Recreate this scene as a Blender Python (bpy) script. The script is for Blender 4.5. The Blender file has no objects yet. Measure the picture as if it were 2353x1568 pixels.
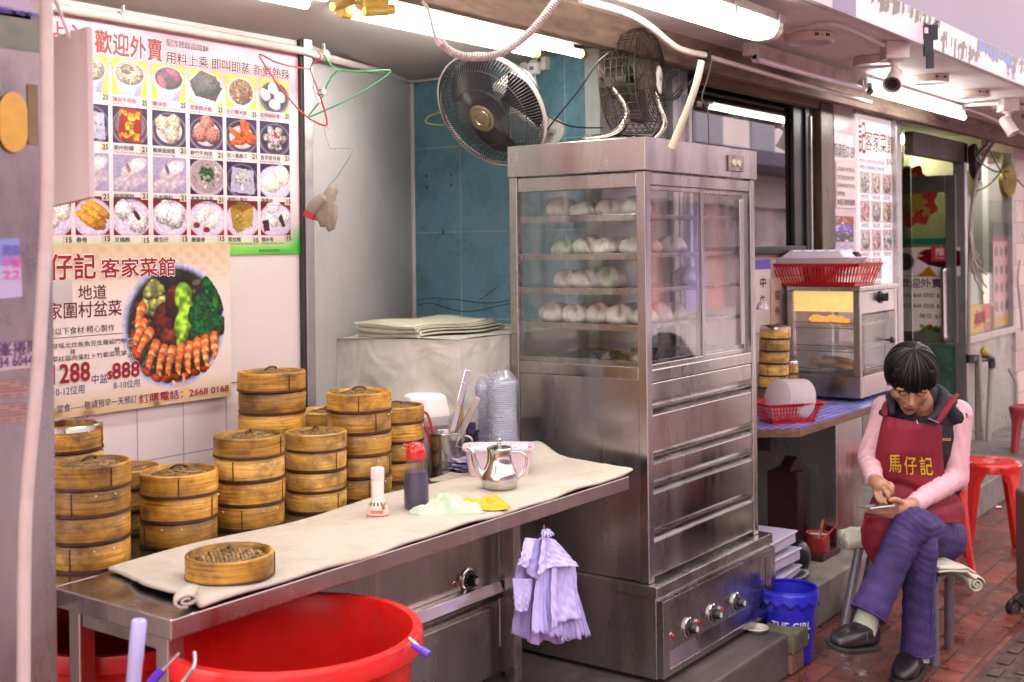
import bpy, bmesh, math, random
import numpy as np
from mathutils import Vector, Matrix
PI = math.pi
random.seed(7)
SC = bpy.context.scene
COL = SC.collection
# ---------------------------------------------------------------- camera, sky, sun, exposure
F_PX, ROLL, EYE = 2742.0, -0.012, 1.55
FWD = Vector((.8049, .5934, 0)); RGT = Vector((.5934, -.8049, 0)); UPV = Vector((0, 0, 1))
CR = RGT * math.cos(ROLL) + UPV * math.sin(ROLL)
CU = -RGT * math.sin(ROLL) + UPV * math.cos(ROLL)
cam = bpy.data.cameras.new('camera'); co = bpy.data.objects.new('camera', cam); COL.objects.link(co)
cam.sensor_width = 36; cam.lens = F_PX / 2353 * 36; cam.shift_y = -216 / 2353
cam.clip_start = .05; cam.clip_end = 400
co.matrix_world = Matrix(((CR.x, CU.x, -FWD.x, 0), (CR.y, CU.y, -FWD.y, 0), (CR.z, CU.z, -FWD.z, EYE), (0, 0, 0, 1)))
cam.dof.use_dof = True; cam.dof.focus_distance = 3.7; cam.dof.aperture_fstop = 4.5
SC.camera = co
W = bpy.data.worlds.new('World'); SC.world = W; W.use_nodes = True
nt = W.node_tree; bg = nt.nodes['Background']
sky = nt.nodes.new('ShaderNodeTexSky'); sky.sky_type = 'NISHITA'; sky.sun_disc = False
SUN_EL, SUN_ROT = math.radians(50), math.radians(345)
sky.sun_elevation = SUN_EL; sky.sun_rotation = SUN_ROT; sky.dust_density = 4; sky.air_density = 1.3
hs = nt.nodes.new('ShaderNodeHueSaturation'); hs.inputs['Saturation'].default_value = .14
mx = nt.nodes.new('ShaderNodeMix'); mx.data_type = 'RGBA'; mx.blend_type = 'MULTIPLY'; mx.inputs[0].default_value = 1
mx.inputs[7].default_value = (1.055, .945, .915, 1)
nt.links.new(sky.outputs[0], hs.inputs['Color']); nt.links.new(hs.outputs[0], mx.inputs[6]); nt.links.new(mx.outputs[2], bg.inputs[0])
bg.inputs[1].default_value = .15
sl = bpy.data.lights.new('sun', 'SUN'); sl.energy = 1.35; sl.angle = math.radians(12); sl.color = (1, .93, .89)
so = bpy.data.objects.new('sun', sl); COL.objects.link(so)
# towards the sun: compass angle SUN_ROT from +Y, clockwise, the same as the sky
sd = Vector((math.sin(SUN_ROT) * math.cos(SUN_EL), math.cos(SUN_ROT) * math.cos(SUN_EL), math.sin(SUN_EL)))
so.rotation_euler = sd.to_track_quat('Z', 'Y').to_euler(); so.location = sd * 30
SC.view_settings.view_transform = 'Standard'; SC.view_settings.look = 'None'
SC.view_settings.exposure = 2.68; SC.view_settings.gamma = 1
SC.render.engine = 'CYCLES'
SC.cycles.use_denoising = True; SC.cycles.max_bounces = 8; SC.cycles.diffuse_bounces = 4; SC.cycles.glossy_bounces = 4
SC.cycles.transmission_bounces = 6; SC.cycles.transparent_max_bounces = 14
SC.cycles.sample_clamp_indirect = 6; SC.cycles.caustics_reflective = False; SC.cycles.caustics_refractive = False

# ---------------------------------------------------------------- helpers
def at(u, v, X=None, Y=None, Z=None, D=None):
    """where the sight line of a picture point (2353 x 1568) meets a wall, floor or depth"""
    r = FWD + CR * ((u - 1176.5) / F_PX) + CU * (-(v - 568) / F_PX)
    t = X / r.x if X is not None else Y / r.y if Y is not None else (Z - EYE) / r.z if Z is not None else D
    return Vector((0, 0, EYE)) + r * t
def lin(c):
    return tuple((x / 12.92 if x <= .04045 else ((x + .055) / 1.055) ** 2.4) for x in c)
def wm(o):
    m = o.matrix_basis.copy()
    return (wm(o.parent) @ o.matrix_parent_inverse @ m) if o.parent else m
def tag(o, label=None, cat=None, group=None, kind=None):
    if label: o['label'] = label
    if cat: o['category'] = cat
    if group: o['group'] = group
    if kind: o['kind'] = kind
    return o
def thing(name, label, cat, loc=(0, 0, 0), rz=0, group=None):
    o = bpy.data.objects.new(name, None); COL.objects.link(o); o.empty_display_size = .05
    o.location = loc; o.rotation_euler = (0, 0, rz)
    return tag(o, label, cat, group)
def link(name, me, parent=None, local=False):
    o = bpy.data.objects.new(name, me); COL.objects.link(o)
    if parent is not None:
        o.parent = parent
        if not local: o.matrix_parent_inverse = wm(parent).inverted()
    return o
def dup(o, parent=None):
    c = o.copy(); COL.objects.link(c)
    if parent is not None: c.parent = parent
    for ch in list(o.children): dup(ch, c)
    return c
_mats = {}
def M(name, col=(.5, .5, .5), rough=.5, metal=0., var=.12, vs=6., bump=0., bs=60., stretch=(1, 1, 1), dirt=None, dscale=3., damt=.5,
      spec=.5, coat=0., emit=None, es=0., alpha=1., trans=0., sss=0., rvar=0., rand=0., bd=.004):
    if name in _mats: return _mats[name]
    m = bpy.data.materials.new(name); _mats[name] = m; m.use_nodes = True
    n = m.node_tree.nodes; l = m.node_tree.links; b = n['Principled BSDF']
    b.inputs['Roughness'].default_value = rough; b.inputs['Metallic'].default_value = metal
    b.inputs['Specular IOR Level'].default_value = spec; b.inputs['Coat Weight'].default_value = coat
    b.inputs['Alpha'].default_value = alpha; b.inputs['Transmission Weight'].default_value = trans
    if sss: b.inputs['Subsurface Weight'].default_value = sss; b.inputs['Subsurface Radius'].default_value = (.02, .01, .006); b.inputs['Subsurface Scale'].default_value = .5
    tc = n.new('ShaderNodeTexCoord'); mp = n.new('ShaderNodeMapping'); l.new(tc.outputs['Object'], mp.inputs[0]); mp.inputs['Scale'].default_value = stretch
    out = None
    if var or rvar:
        no = n.new('ShaderNodeTexNoise'); no.inputs['Scale'].default_value = vs; no.inputs['Detail'].default_value = 6; no.inputs['Roughness'].default_value = .6
        l.new(mp.outputs[0], no.inputs['Vector'])
        cr = n.new('ShaderNodeValToRGB'); l.new(no.outputs[0], cr.inputs[0])
        cr.color_ramp.elements[0].position = .3; cr.color_ramp.elements[1].position = .7
        cr.color_ramp.elements[0].color = tuple(c * (1 - var) for c in col) + (1,)
        cr.color_ramp.elements[1].color = tuple(min(1, c * (1 + var)) for c in col) + (1,)
        out = cr.outputs[0]
        if rvar:
            mr = n.new('ShaderNodeMapRange'); l.new(no.outputs[0], mr.inputs[0]); mr.inputs[1].default_value = .3; mr.inputs[2].default_value = .7
            mr.inputs[3].default_value = max(0.02, rough - rvar); mr.inputs[4].default_value = min(1, rough + rvar); l.new(mr.outputs[0], b.inputs['Roughness'])
    if dirt:
        n2 = n.new('ShaderNodeTexNoise'); n2.inputs['Scale'].default_value = dscale; n2.inputs['Detail'].default_value = 9; n2.inputs['Roughness'].default_value = .7
        l.new(mp.outputs[0], n2.inputs['Vector'])
        r2 = n.new('ShaderNodeValToRGB'); r2.color_ramp.elements[0].position = .5; r2.color_ramp.elements[1].position = .72
        r2.color_ramp.elements[0].color = (0, 0, 0, 1); r2.color_ramp.elements[1].color = (damt,) * 3 + (1,)
        l.new(n2.outputs[0], r2.inputs[0])
        mm = n.new('ShaderNodeMix'); mm.data_type = 'RGBA'; l.new(r2.outputs[0], mm.inputs[0])
        if out: l.new(out, mm.inputs[6])
        else: mm.inputs[6].default_value = tuple(col) + (1,)
        mm.inputs[7].default_value = tuple(dirt) + (1,); out = mm.outputs[2]
    if rand:
        oi = n.new('ShaderNodeObjectInfo'); hv = n.new('ShaderNodeHueSaturation'); ra = n.new('ShaderNodeMapRange')
        l.new(oi.outputs['Random'], ra.inputs[0]); ra.inputs[3].default_value = 1 - rand; ra.inputs[4].default_value = 1 + rand; l.new(ra.outputs[0], hv.inputs['Value'])
        if out: l.new(out, hv.inputs['Color'])
        else: hv.inputs['Color'].default_value = tuple(col) + (1,)
        out = hv.outputs[0]
    if out: l.new(out, b.inputs['Base Color'])
    else: b.inputs['Base Color'].default_value = tuple(col) + (1,)
    if bump:
        nb = n.new('ShaderNodeTexNoise'); nb.inputs['Scale'].default_value = bs; nb.inputs['Detail'].default_value = 4; l.new(mp.outputs[0], nb.inputs['Vector'])
        bp = n.new('ShaderNodeBump'); bp.inputs['Strength'].default_value = bump; bp.inputs['Distance'].default_value = bd
        l.new(nb.outputs[0], bp.inputs['Height']); l.new(bp.outputs[0], b.inputs['Normal'])
    if emit: b.inputs['Emission Color'].default_value = tuple(emit) + (1,); b.inputs['Emission Strength'].default_value = es
    return m

class MB:
    """collects faces, then links them as ONE mesh object"""
    def __init__(s): s.v = []; s.f = []; s.mi = []
    def add(s, vs, fs, mi=0):
        k = len(s.v); s.v += [tuple(p) for p in vs]; s.f += [tuple(i + k for i in f) for f in fs]; s.mi += [mi] * len(fs); return s
    def hexa(s, p, mi=0):
        return s.add(p, [(0, 3, 2, 1), (4, 5, 6, 7), (0, 1, 5, 4), (1, 2, 6, 5), (2, 3, 7, 6), (3, 0, 4, 7)], mi)
    def box(s, x0, x1, y0, y1, z0, z1, mi=0):
        return s.hexa([(x0, y0, z0), (x1, y0, z0), (x1, y1, z0), (x0, y1, z0), (x0, y0, z1), (x1, y0, z1), (x1, y1, z1), (x0, y1, z1)], mi)
    def obox(s, c, ax, ay, az, hx, hy, hz, mi=0):
        c = Vector(c); ax, ay, az = Vector(ax).normalized() * hx, Vector(ay).normalized() * hy, Vector(az).normalized() * hz
        return s.hexa([c - ax - ay - az, c + ax - ay - az, c + ax + ay - az, c - ax + ay - az, c - ax - ay + az, c + ax - ay + az, c + ax + ay + az, c - ax + ay + az], mi)
    def quad(s, a, b, c, d, mi=0): return s.add([a, b, c, d], [(0, 1, 2, 3)], mi)
    def cyl(s, p0, p1, r0, r1=None, n=20, mi=0, caps=True):
        r1 = r0 if r1 is None else r1
        p0, p1 = Vector(p0), Vector(p1); d = (p1 - p0).normalized(); a = d.orthogonal().normalized(); b = d.cross(a)
        vs = [p + (a * math.cos(t) + b * math.sin(t)) * r for p, r in ((p0, r0), (p1, r1)) for t in [2 * PI * i / n for i in range(n)]]
        fs = [(i, (i + 1) % n, n + (i + 1) % n, n + i) for i in range(n)]
        if caps: fs += [tuple(range(n - 1, -1, -1)), tuple(range(n, 2 * n))]
        return s.add(vs, fs, mi)
    def tube(s, path, r, n=8, closed=False, mi=0, smooth=0, caps=True):
        P = [Vector(p) for p in path]
        rs = list(r) if hasattr(r, '__len__') else [r] * len(P)
        for _ in range(smooth):
            Q, q = ([P[0]], [rs[0]]) if not closed else ([], [])
            m = len(P); rng = range(m if closed else m - 1)
            for i in rng:
                a, b = P[i], P[(i + 1) % m]; ra, rb = rs[i], rs[(i + 1) % m]
                Q += [a * .75 + b * .25, a * .25 + b * .75]; q += [ra * .75 + rb * .25, ra * .25 + rb * .75]
            if not closed: Q.append(P[-1]); q.append(rs[-1])
            P, rs = Q, q
        m = len(P); vs = []; nrm = None
        for i in range(m):
            t = (P[(i + 1) % m] - P[i - 1]) if closed or 0 < i < m - 1 else (P[1] - P[0] if i == 0 else P[-1] - P[-2])
            t = t.normalized() if t.length > 1e-9 else Vector((0, 0, 1))
            nrm = t.orthogonal().normalized() if nrm is None else (nrm - t * nrm.dot(t))
            nrm = nrm.normalized() if nrm.length > 1e-6 else t.orthogonal().normalized()
            b = t.cross(nrm)
            vs += [P[i] + (nrm * math.cos(2 * PI * k / n) + b * math.sin(2 * PI * k / n)) * rs[i] for k in range(n)]
        fs = []
        for i in range(m if closed else m - 1):
            j = (i + 1) % m
            fs += [(i * n + k, i * n + (k + 1) % n, j * n + (k + 1) % n, j * n + k) for k in range(n)]
        if caps and not closed: fs += [tuple(range(n - 1, -1, -1)), tuple(range((m - 1) * n, m * n))]
        return s.add(vs, fs, mi)
    def lathe(s, prof, c=(0, 0, 0), axis=(0, 0, 1), n=32, mi=0, sx=1., sy=1., a0=0, a1=2 * PI, xdir=None):
        c = Vector(c); d = Vector(axis).normalized(); a = (Vector(xdir) if xdir else (Vector((1, 0, 0)) if abs(d.x) < .9 else Vector((0, 1, 0))))
        a = (a - d * a.dot(d)).normalized(); b = d.cross(a)
        full = abs(a1 - a0 - 2 * PI) < 1e-6; m = n if full else n + 1
        vs = [c + d * z + (a * math.cos(t) * sx + b * math.sin(t) * sy) * r for r, z in prof for t in [a0 + (a1 - a0) * i / n for i in range(m)]]
        fs = []
        for j in range(len(prof) - 1):
            for i in range(n):
                k = (i + 1) % m; fs.append((j * m + i, j * m + k, (j + 1) * m + k, (j + 1) * m + i))
        return s.add(vs, fs, mi)
    def ball(s, c, rx, ry=None, rz=None, n=16, m=10, mi=0, rot=None):
        ry = rx if ry is None else ry; rz = rx if rz is None else rz; c = Vector(c)
        vs = [Vector((0, 0, -1))] + [Vector((math.cos(t) * math.cos(p), math.sin(t) * math.cos(p), math.sin(p))) for p in [-PI / 2 + PI * j / m for j in range(1, m)] for t in [2 * PI * i / n for i in range(n)]] + [Vector((0, 0, 1))]
        vs = [Vector((v.x * rx, v.y * ry, v.z * rz)) for v in vs]
        if rot is not None: vs = [rot @ v for v in vs]
        fs = [(0, 1 + (i + 1) % n, 1 + i) for i in range(n)]
        for j in range(m - 2):
            fs += [(1 + j * n + i, 1 + j * n + (i + 1) % n, 1 + (j + 1) * n + (i + 1) % n, 1 + (j + 1) * n + i) for i in range(n)]
        k = 1 + (m - 2) * n; fs += [(k + i, k + (i + 1) % n, k + n) for i in range(n)]
        return s.add([c + v for v in vs], fs, mi)
    def grid(s, fn, nu, nv, mi=0):
        vs = [fn(i / nu, j / nv) for j in range(nv + 1) for i in range(nu + 1)]
        return s.add(vs, [(j * (nu + 1) + i, j * (nu + 1) + i + 1, (j + 1) * (nu + 1) + i + 1, (j + 1) * (nu + 1) + i) for j in range(nv) for i in range(nu)], mi)
    def prism(s, pts, d, mi=0):
        """outline extruded by vector d"""
        n = len(pts); d = Vector(d); P = [Vector(p) for p in pts]
        return s.add(P + [p + d for p in P], [tuple(range(n - 1, -1, -1)), tuple(range(n, 2 * n))] + [(i, (i + 1) % n, n + (i + 1) % n, n + i) for i in range(n)], mi)
    def mesh(s, name, fix=True):
        me = bpy.data.meshes.new(name); me.from_pydata(s.v, [], s.f); me.update()
        if any(s.mi): me.polygons.foreach_set('material_index', s.mi)
        if fix:
            bm = bmesh.new(); bm.from_mesh(me); bmesh.ops.recalc_face_normals(bm, faces=bm.faces); bm.to_mesh(me); bm.free()
        return me
    def build(s, name, mat, parent=None, smooth=35, bevel=0, seg=2, sub=0, solid=0, local=False, fix=True, **kw):
        me = s.mesh(name, fix); o = link(name, me, parent, local)
        for m in (mat if isinstance(mat, (list, tuple)) else [mat]): me.materials.append(m)
        if smooth:
            me.polygons.foreach_set('use_smooth', [True] * len(me.polygons))
            me.set_sharp_from_angle(angle=math.radians(smooth))
        if solid:
            q = o.modifiers.new('s', 'SOLIDIFY'); q.thickness = solid; q.offset = 0
        if bevel:
            q = o.modifiers.new('b', 'BEVEL'); q.width = bevel; q.segments = seg; q.limit_method = 'ANGLE'; q.angle_limit = math.radians(40); q.harden_normals = False
        if sub:
            q = o.modifiers.new('u', 'SUBSURF'); q.levels = sub; q.render_levels = sub
        if kw: tag(o, **kw)
        return o

def text_mesh(body, size, origin, ux, uy, mat, parent=None, name='lettering', bold=0., halo=0., halo_mat=None, align='LEFT', width=None, lift=.0007, spacing=1., line=1., curve=None):
    """lettering as a flat mesh: origin is the baseline start, ux/uy the writing and upward directions"""
    ux, uy = Vector(ux).normalized(), Vector(uy).normalized(); nz = ux.cross(uy).normalized(); origin = Vector(origin)
    me = None; vs, fs, mi = [], [], []
    c = bpy.data.curves.new('t', 'FONT'); c.body = body; c.size = 1; c.align_x = align; c.space_character = spacing; c.space_line = line; c.resolution_u = 2
    o = bpy.data.objects.new('t', c); COL.objects.link(o); bpy.context.view_layer.update()
    t = bpy.data.meshes.new_from_object(o.evaluated_get(bpy.context.evaluated_depsgraph_get()))
    bpy.data.objects.remove(o); bpy.data.curves.remove(c)
    xs = [v.co.x for v in t.vertices] or [0, 1]; sx = size if not width else width / max(1e-6, max(xs) - min(xs))
    lay = []                                            # strokes thickened by stacked, slightly shifted copies of the glyphs
    if halo: lay += [((bold + halo) * math.cos(a), (bold + halo) * math.sin(a), 1) for a in [PI / 4 * i for i in range(8)]]
    lay += [(bold * math.cos(a), bold * math.sin(a), 0) for a in [PI / 2 * i + .785 for i in range(4)]] if bold else [(0, 0, 0)]
    for k, (dx, dy, m_i) in enumerate(lay):
        b = len(vs); z = lift * (1 if m_i or not halo else 1.6) + .00003 * k
        for v in t.vertices:
            x, y = v.co.x * sx + dx * size * .7, (v.co.y + dy) * size
            vs.append(curve(x, y, z) if curve else origin + ux * x + uy * y + nz * z)
        for p in t.polygons: fs.append(tuple(i + b for i in p.vertices)); mi.append(m_i)
    bpy.data.meshes.remove(t)
    me = bpy.data.meshes.new(name); me.from_pydata(vs, [], fs); me.polygons.foreach_set('material_index', mi)
    o = link(name, me, parent); me.materials.append(mat)
    if halo: me.materials.append(halo_mat)
    return o

# ---- printed pictures: a small painter whose colours go on a fine grid as printed ink
class Can:
    def __init__(s, w, h, bg=(1, 1, 1)):
        s.w, s.h = w, h; s.a = np.empty((h, w, 3)); s.a[:] = bg
        s.x, s.y = np.meshgrid((np.arange(w) + .5) / w, 1 - (np.arange(h) + .5) / h); s.rs = np.random.RandomState(int(w * 7 + h + sum(bg) * 100))
    def put(s, mask, col, al=1.):
        m = np.clip(mask, 0, 1)[..., None] * al; s.a = s.a * (1 - m) + np.array(col) * m; return s
    def noise(s, k=8, seed=0):
        r = np.random.RandomState(seed); g = r.rand(k + 2, k + 2); X = s.x * k; Y = s.y * k
        i = X.astype(int); j = Y.astype(int); fx = X - i; fy = Y - j; fx = fx * fx * (3 - 2 * fx); fy = fy * fy * (3 - 2 * fy)
        return (g[j, i] * (1 - fx) + g[j, i + 1] * fx) * (1 - fy) + (g[j + 1, i] * (1 - fx) + g[j + 1, i + 1] * fx) * fy
    def ell(s, cx, cy, rx, ry, col, al=1., rot=0, soft=.06):
        dx, dy = s.x - cx, s.y - cy; c, n = math.cos(rot), math.sin(rot)
        d = np.sqrt(((dx * c + dy * n) / rx) ** 2 + ((-dx * n + dy * c) / ry) ** 2)
        return s.put((1 - d) / soft + .5, col, al)
    def lump(s, cx, cy, rx, ry, col, rot=0, seed=1, rough=.25, shade=.35, k=9, soft=.1):
        """one lump of photographed food, rounded by the picture's own light"""
        dx, dy = s.x - cx, s.y - cy; c, n = math.cos(rot), math.sin(rot)
        u, v = (dx * c + dy * n) / rx, (-dx * n + dy * c) / ry
        d = np.sqrt(u * u + v * v) + (s.noise(k, seed) - .5) * rough
        sh = 1 + shade * (-.6 * d * d + .45 * (dy / max(rx, ry)) - .2 * (dx / max(rx, ry)) + .3) + (s.noise(k * 3, seed + 5) - .5) * shade
        m = np.clip((1 - d) / soft + .5, 0, 1)[..., None]
        s.a = s.a * (1 - m) + np.clip(np.array(col) * sh[..., None], 0, 1) * m; return s
    def rect(s, x0, x1, y0, y1, col, al=1.): return s.put(((s.x > x0) & (s.x < x1) & (s.y > y0) & (s.y < y1)).astype(float), col, al)
    def poly(s, pts, col, al=1.):
        m = np.zeros_like(s.x, bool); n = len(pts)
        for i in range(n):
            (xa, ya), (xb, yb) = pts[i], pts[(i + 1) % n]
            if ya == yb: continue
            m ^= ((ya > s.y) != (yb > s.y)) & (s.x < (xb - xa) * (s.y - ya) / (yb - ya) + xa)
        return s.put(m.astype(float), col, al)
    def grain(s, amt=.06, k=20, seed=3): s.a = np.clip(s.a * (1 + (s.noise(k, seed)[..., None] - .5) * amt * 2), 0, 1); return s
def print_mat(rough=.35):
    nm = 'printed_ink_%d' % int(rough * 100)
    if nm in _mats: return _mats[nm]
    m = bpy.data.materials.new(nm); _mats[nm] = m; m.use_nodes = True; n = m.node_tree.nodes
    a = n.new('ShaderNodeAttribute'); a.attribute_name = 'ink'; b = n['Principled BSDF']; b.inputs['Roughness'].default_value = rough
    m.node_tree.links.new(a.outputs['Color'], b.inputs['Base Color']); return m
def picture(name, can, origin, ux, uy, w, h, parent=None, rough=.35, gain=.92, fn=None):
    a = can.a; H, Wd = a.shape[:2]; ux, uy, origin = Vector(ux), Vector(uy), Vector(origin)
    vs = []
    for j in range(H):
        for i in range(Wd):
            x, y = i / (Wd - 1), 1 - j / (H - 1); vs.append(fn(x, y) if fn else origin + ux * (x * w) + uy * (y * h))
    fs = [(j * Wd + i, (j + 1) * Wd + i, (j + 1) * Wd + i + 1, j * Wd + i + 1) for j in range(H - 1) for i in range(Wd - 1)]
    me = bpy.data.meshes.new(name); me.from_pydata(vs, [], fs)
    c = np.clip(a, 0, 1).reshape(-1, 3); c = np.where(c <= .04045, c / 12.92, ((c + .055) / 1.055) ** 2.4) ** 1.22 * gain
    at_ = me.attributes.new('ink', 'FLOAT_COLOR', 'POINT'); at_.data.foreach_set('color', np.c_[c, np.ones(len(c))].astype(np.float32).ravel())
    o = link(name, me, parent); me.materials.append(print_mat(rough)); return o
def blend(name, mb, mat, parent=None, voxel=.006, smooth=6, fn=None, **kw):
    """overlapping solids fused into one continuous skin"""
    me = mb.mesh(name); o = bpy.data.objects.new('tmp', me); COL.objects.link(o)
    r = o.modifiers.new('r', 'REMESH'); r.mode = 'VOXEL'; r.voxel_size = voxel
    if smooth: q = o.modifiers.new('s', 'SMOOTH'); q.factor = .5; q.iterations = smooth
    bpy.context.view_layer.update()
    new = bpy.data.meshes.new_from_object(o.evaluated_get(bpy.context.evaluated_depsgraph_get()))
    bpy.data.objects.remove(o); bpy.data.meshes.remove(me); new.name = name
    if fn:
        for v in new.vertices: v.co = fn(v.co.copy(), v.normal.copy())
    new.materials.clear(); 
    for m in (mat if isinstance(mat, (list, tuple)) else [mat]): new.materials.append(m)
    new.polygons.foreach_set('use_smooth', [True] * len(new.polygons))
    o = link(name, new, parent)
    if kw: tag(o, **kw)
    return o
def hsh(*a):
    x = math.sin(sum(v * k for v, k in zip(a, (12.9898, 78.233, 37.719)))) * 43758.5453; return x - math.floor(x)
# ================================================================ the setting
YP, YF, XT, TOPZ = 2.80, 2.42, 3.85, .83
def tile_mat(name, col, grout, w, h, ax, ay, offs=.5, mw=.004, var=.15, rough=.3, rvar=.15, shift=(0, 0), dirt=None, damt=.5, dscale=3., bump=.4, cvar=.25, veins=None):
    m = bpy.data.materials.new(name); _mats[name] = m; m.use_nodes = True; n = m.node_tree.nodes; l = m.node_tree.links; b = n['Principled BSDF']
    tc = n.new('ShaderNodeTexCoord'); sp = n.new('ShaderNodeSeparateXYZ'); cb = n.new('ShaderNodeCombineXYZ'); ad = n.new('ShaderNodeVectorMath')
    l.new(tc.outputs['Object'], sp.inputs[0]); l.new(sp.outputs[ax], cb.inputs[0]); l.new(sp.outputs[ay], cb.inputs[1]); l.new(cb.outputs[0], ad.inputs[0]); ad.inputs[1].default_value = shift + (0,)
    br = n.new('ShaderNodeTexBrick'); l.new(ad.outputs[0], br.inputs['Vector']); br.inputs['Scale'].default_value = 1; br.inputs['Brick Width'].default_value = w; br.inputs['Row Height'].default_value = h
    br.inputs['Mortar Size'].default_value = mw; br.inputs['Mortar Smooth'].default_value = .1; br.offset = offs
    br.inputs['Color1'].default_value = tuple(c * (1 - cvar) for c in col) + (1,); br.inputs['Color2'].default_value = tuple(c * (1 + cvar) for c in col) + (1,); br.inputs['Mortar'].default_value = tuple(grout) + (1,)
    no = n.new('ShaderNodeTexNoise'); no.inputs['Scale'].default_value = 7; no.inputs['Detail'].default_value = 8; no.inputs['Roughness'].default_value = .65; l.new(tc.outputs['Object'], no.inputs['Vector'])
    mr = n.new('ShaderNodeMapRange'); l.new(no.outputs[0], mr.inputs[0]); mr.inputs[1].default_value = .3; mr.inputs[2].default_value = .7; mr.inputs[3].default_value = 1 - var; mr.inputs[4].default_value = 1 + var
    mu = n.new('ShaderNodeVectorMath'); mu.operation = 'SCALE'; l.new(br.outputs['Color'], mu.inputs[0]); l.new(mr.outputs[0], mu.inputs['Scale']); out = mu.outputs[0]
    if veins:
        wv = n.new('ShaderNodeTexNoise'); wv.inputs['Scale'].default_value = 5; wv.inputs['Detail'].default_value = 8; wv.inputs['Distortion'].default_value = 1.6
        l.new(tc.outputs['Object'], wv.inputs['Vector']); rp = n.new('ShaderNodeValToRGB'); l.new(wv.outputs[0], rp.inputs[0])
        e = rp.color_ramp.elements; e[0].position = .42; e[0].color = (0, 0, 0, 1); e[1].position = .62; e[1].color = (.8, .8, .8, 1)
        mm = n.new('ShaderNodeMix'); mm.data_type = 'RGBA'; l.new(rp.outputs[0], mm.inputs[0]); l.new(out, mm.inputs[6]); mm.inputs[7].default_value = tuple(veins) + (1,); out = mm.outputs[2]
        l2 = n.new('ShaderNodeMix'); l2.data_type = 'RGBA'; l.new(br.outputs['Fac'], l2.inputs[0]); l.new(out, l2.inputs[6]); l2.inputs[7].default_value = tuple(grout) + (1,); out = l2.outputs[2]
    if dirt:
        n2 = n.new('ShaderNodeTexNoise'); n2.inputs['Scale'].default_value = dscale; n2.inputs['Detail'].default_value = 9; n2.inputs['Roughness'].default_value = .7; l.new(tc.outputs['Object'], n2.inputs['Vector'])
        r2 = n.new('ShaderNodeMapRange'); l.new(n2.outputs[0], r2.inputs[0]); r2.inputs[1].default_value = .45; r2.inputs[2].default_value = .75; r2.inputs[3].default_value = 0; r2.inputs[4].default_value = damt
        mm = n.new('ShaderNodeMix'); mm.data_type = 'RGBA'; l.new(r2.outputs[0], mm.inputs[0]); l.new(out, mm.inputs[6]); mm.inputs[7].default_value = tuple(dirt) + (1,); out = mm.outputs[2]
    l.new(out, b.inputs['Base Color'])
    rr = n.new('ShaderNodeMapRange'); l.new(no.outputs[0], rr.inputs[0]); rr.inputs[1].default_value = .35; rr.inputs[2].default_value = .65; rr.inputs[3].default_value = max(.03, rough - rvar); rr.inputs[4].default_value = rough + rvar; l.new(rr.outputs[0], b.inputs['Roughness'])
    bp = n.new('ShaderNodeBump'); bp.inputs['Strength'].default_value = bump; bp.inputs['Distance'].default_value = .003; bp.invert = True; l.new(br.outputs['Fac'], bp.inputs['Height']); l.new(bp.outputs[0], b.inputs['Normal'])
    return m
def glass_mat(name, tint=(1, 1, 1), clear=.75, rough=.03, fog=None, fogc=(.8, .8, .8), gl=None, streak=(1, 1, 1), fs=4.):
    """window pane: see-through share, mirror share, and (fog) misted patches that scatter light"""
    m = bpy.data.materials.new(name); _mats[name] = m; m.use_nodes = True; n = m.node_tree.nodes; l = m.node_tree.links; n.remove(n['Principled BSDF'])
    o = n['Material Output']; tr = n.new('ShaderNodeBsdfTransparent'); tr.inputs[0].default_value = tuple(tint) + (1,)
    g = n.new('ShaderNodeBsdfGlossy'); g.inputs['Roughness'].default_value = rough; a = n.new('ShaderNodeMixShader')
    if gl is None:
        f = n.new('ShaderNodeFresnel'); f.inputs[0].default_value = 1.5; l.new(f.outputs[0], a.inputs[0])
    else: a.inputs[0].default_value = gl
    l.new(tr.outputs[0], a.inputs[1]); l.new(g.outputs[0], a.inputs[2]); out = a.outputs[0]
    if fog:
        d = n.new('ShaderNodeBsdfDiffuse'); d.inputs[0].default_value = tuple(fogc) + (1,); tl = n.new('ShaderNodeBsdfTranslucent'); tl.inputs[0].default_value = tuple(fogc) + (1,)
        dm = n.new('ShaderNodeMixShader'); dm.inputs[0].default_value = .5; l.new(d.outputs[0], dm.inputs[1]); l.new(tl.outputs[0], dm.inputs[2])
        tc = n.new('ShaderNodeTexCoord'); mp = n.new('ShaderNodeMapping'); l.new(tc.outputs['Object'], mp.inputs[0]); mp.inputs['Scale'].default_value = streak
        no = n.new('ShaderNodeTexNoise'); no.inputs['Scale'].default_value = fs; no.inputs['Detail'].default_value = 8; no.inputs['Roughness'].default_value = .65; l.new(mp.outputs[0], no.inputs['Vector'])
        r = n.new('ShaderNodeMapRange'); l.new(no.outputs[0], r.inputs[0]); r.inputs[1].default_value = .35; r.inputs[2].default_value = .72; r.inputs[3].default_value = fog[0]; r.inputs[4].default_value = fog[1]
        fm = n.new('ShaderNodeMixShader'); l.new(r.outputs[0], fm.inputs[0]); l.new(out, fm.inputs[1]); l.new(dm.outputs[0], fm.inputs[2]); out = fm.outputs[0]
    l.new(out, o.inputs[0]); return m

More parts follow.
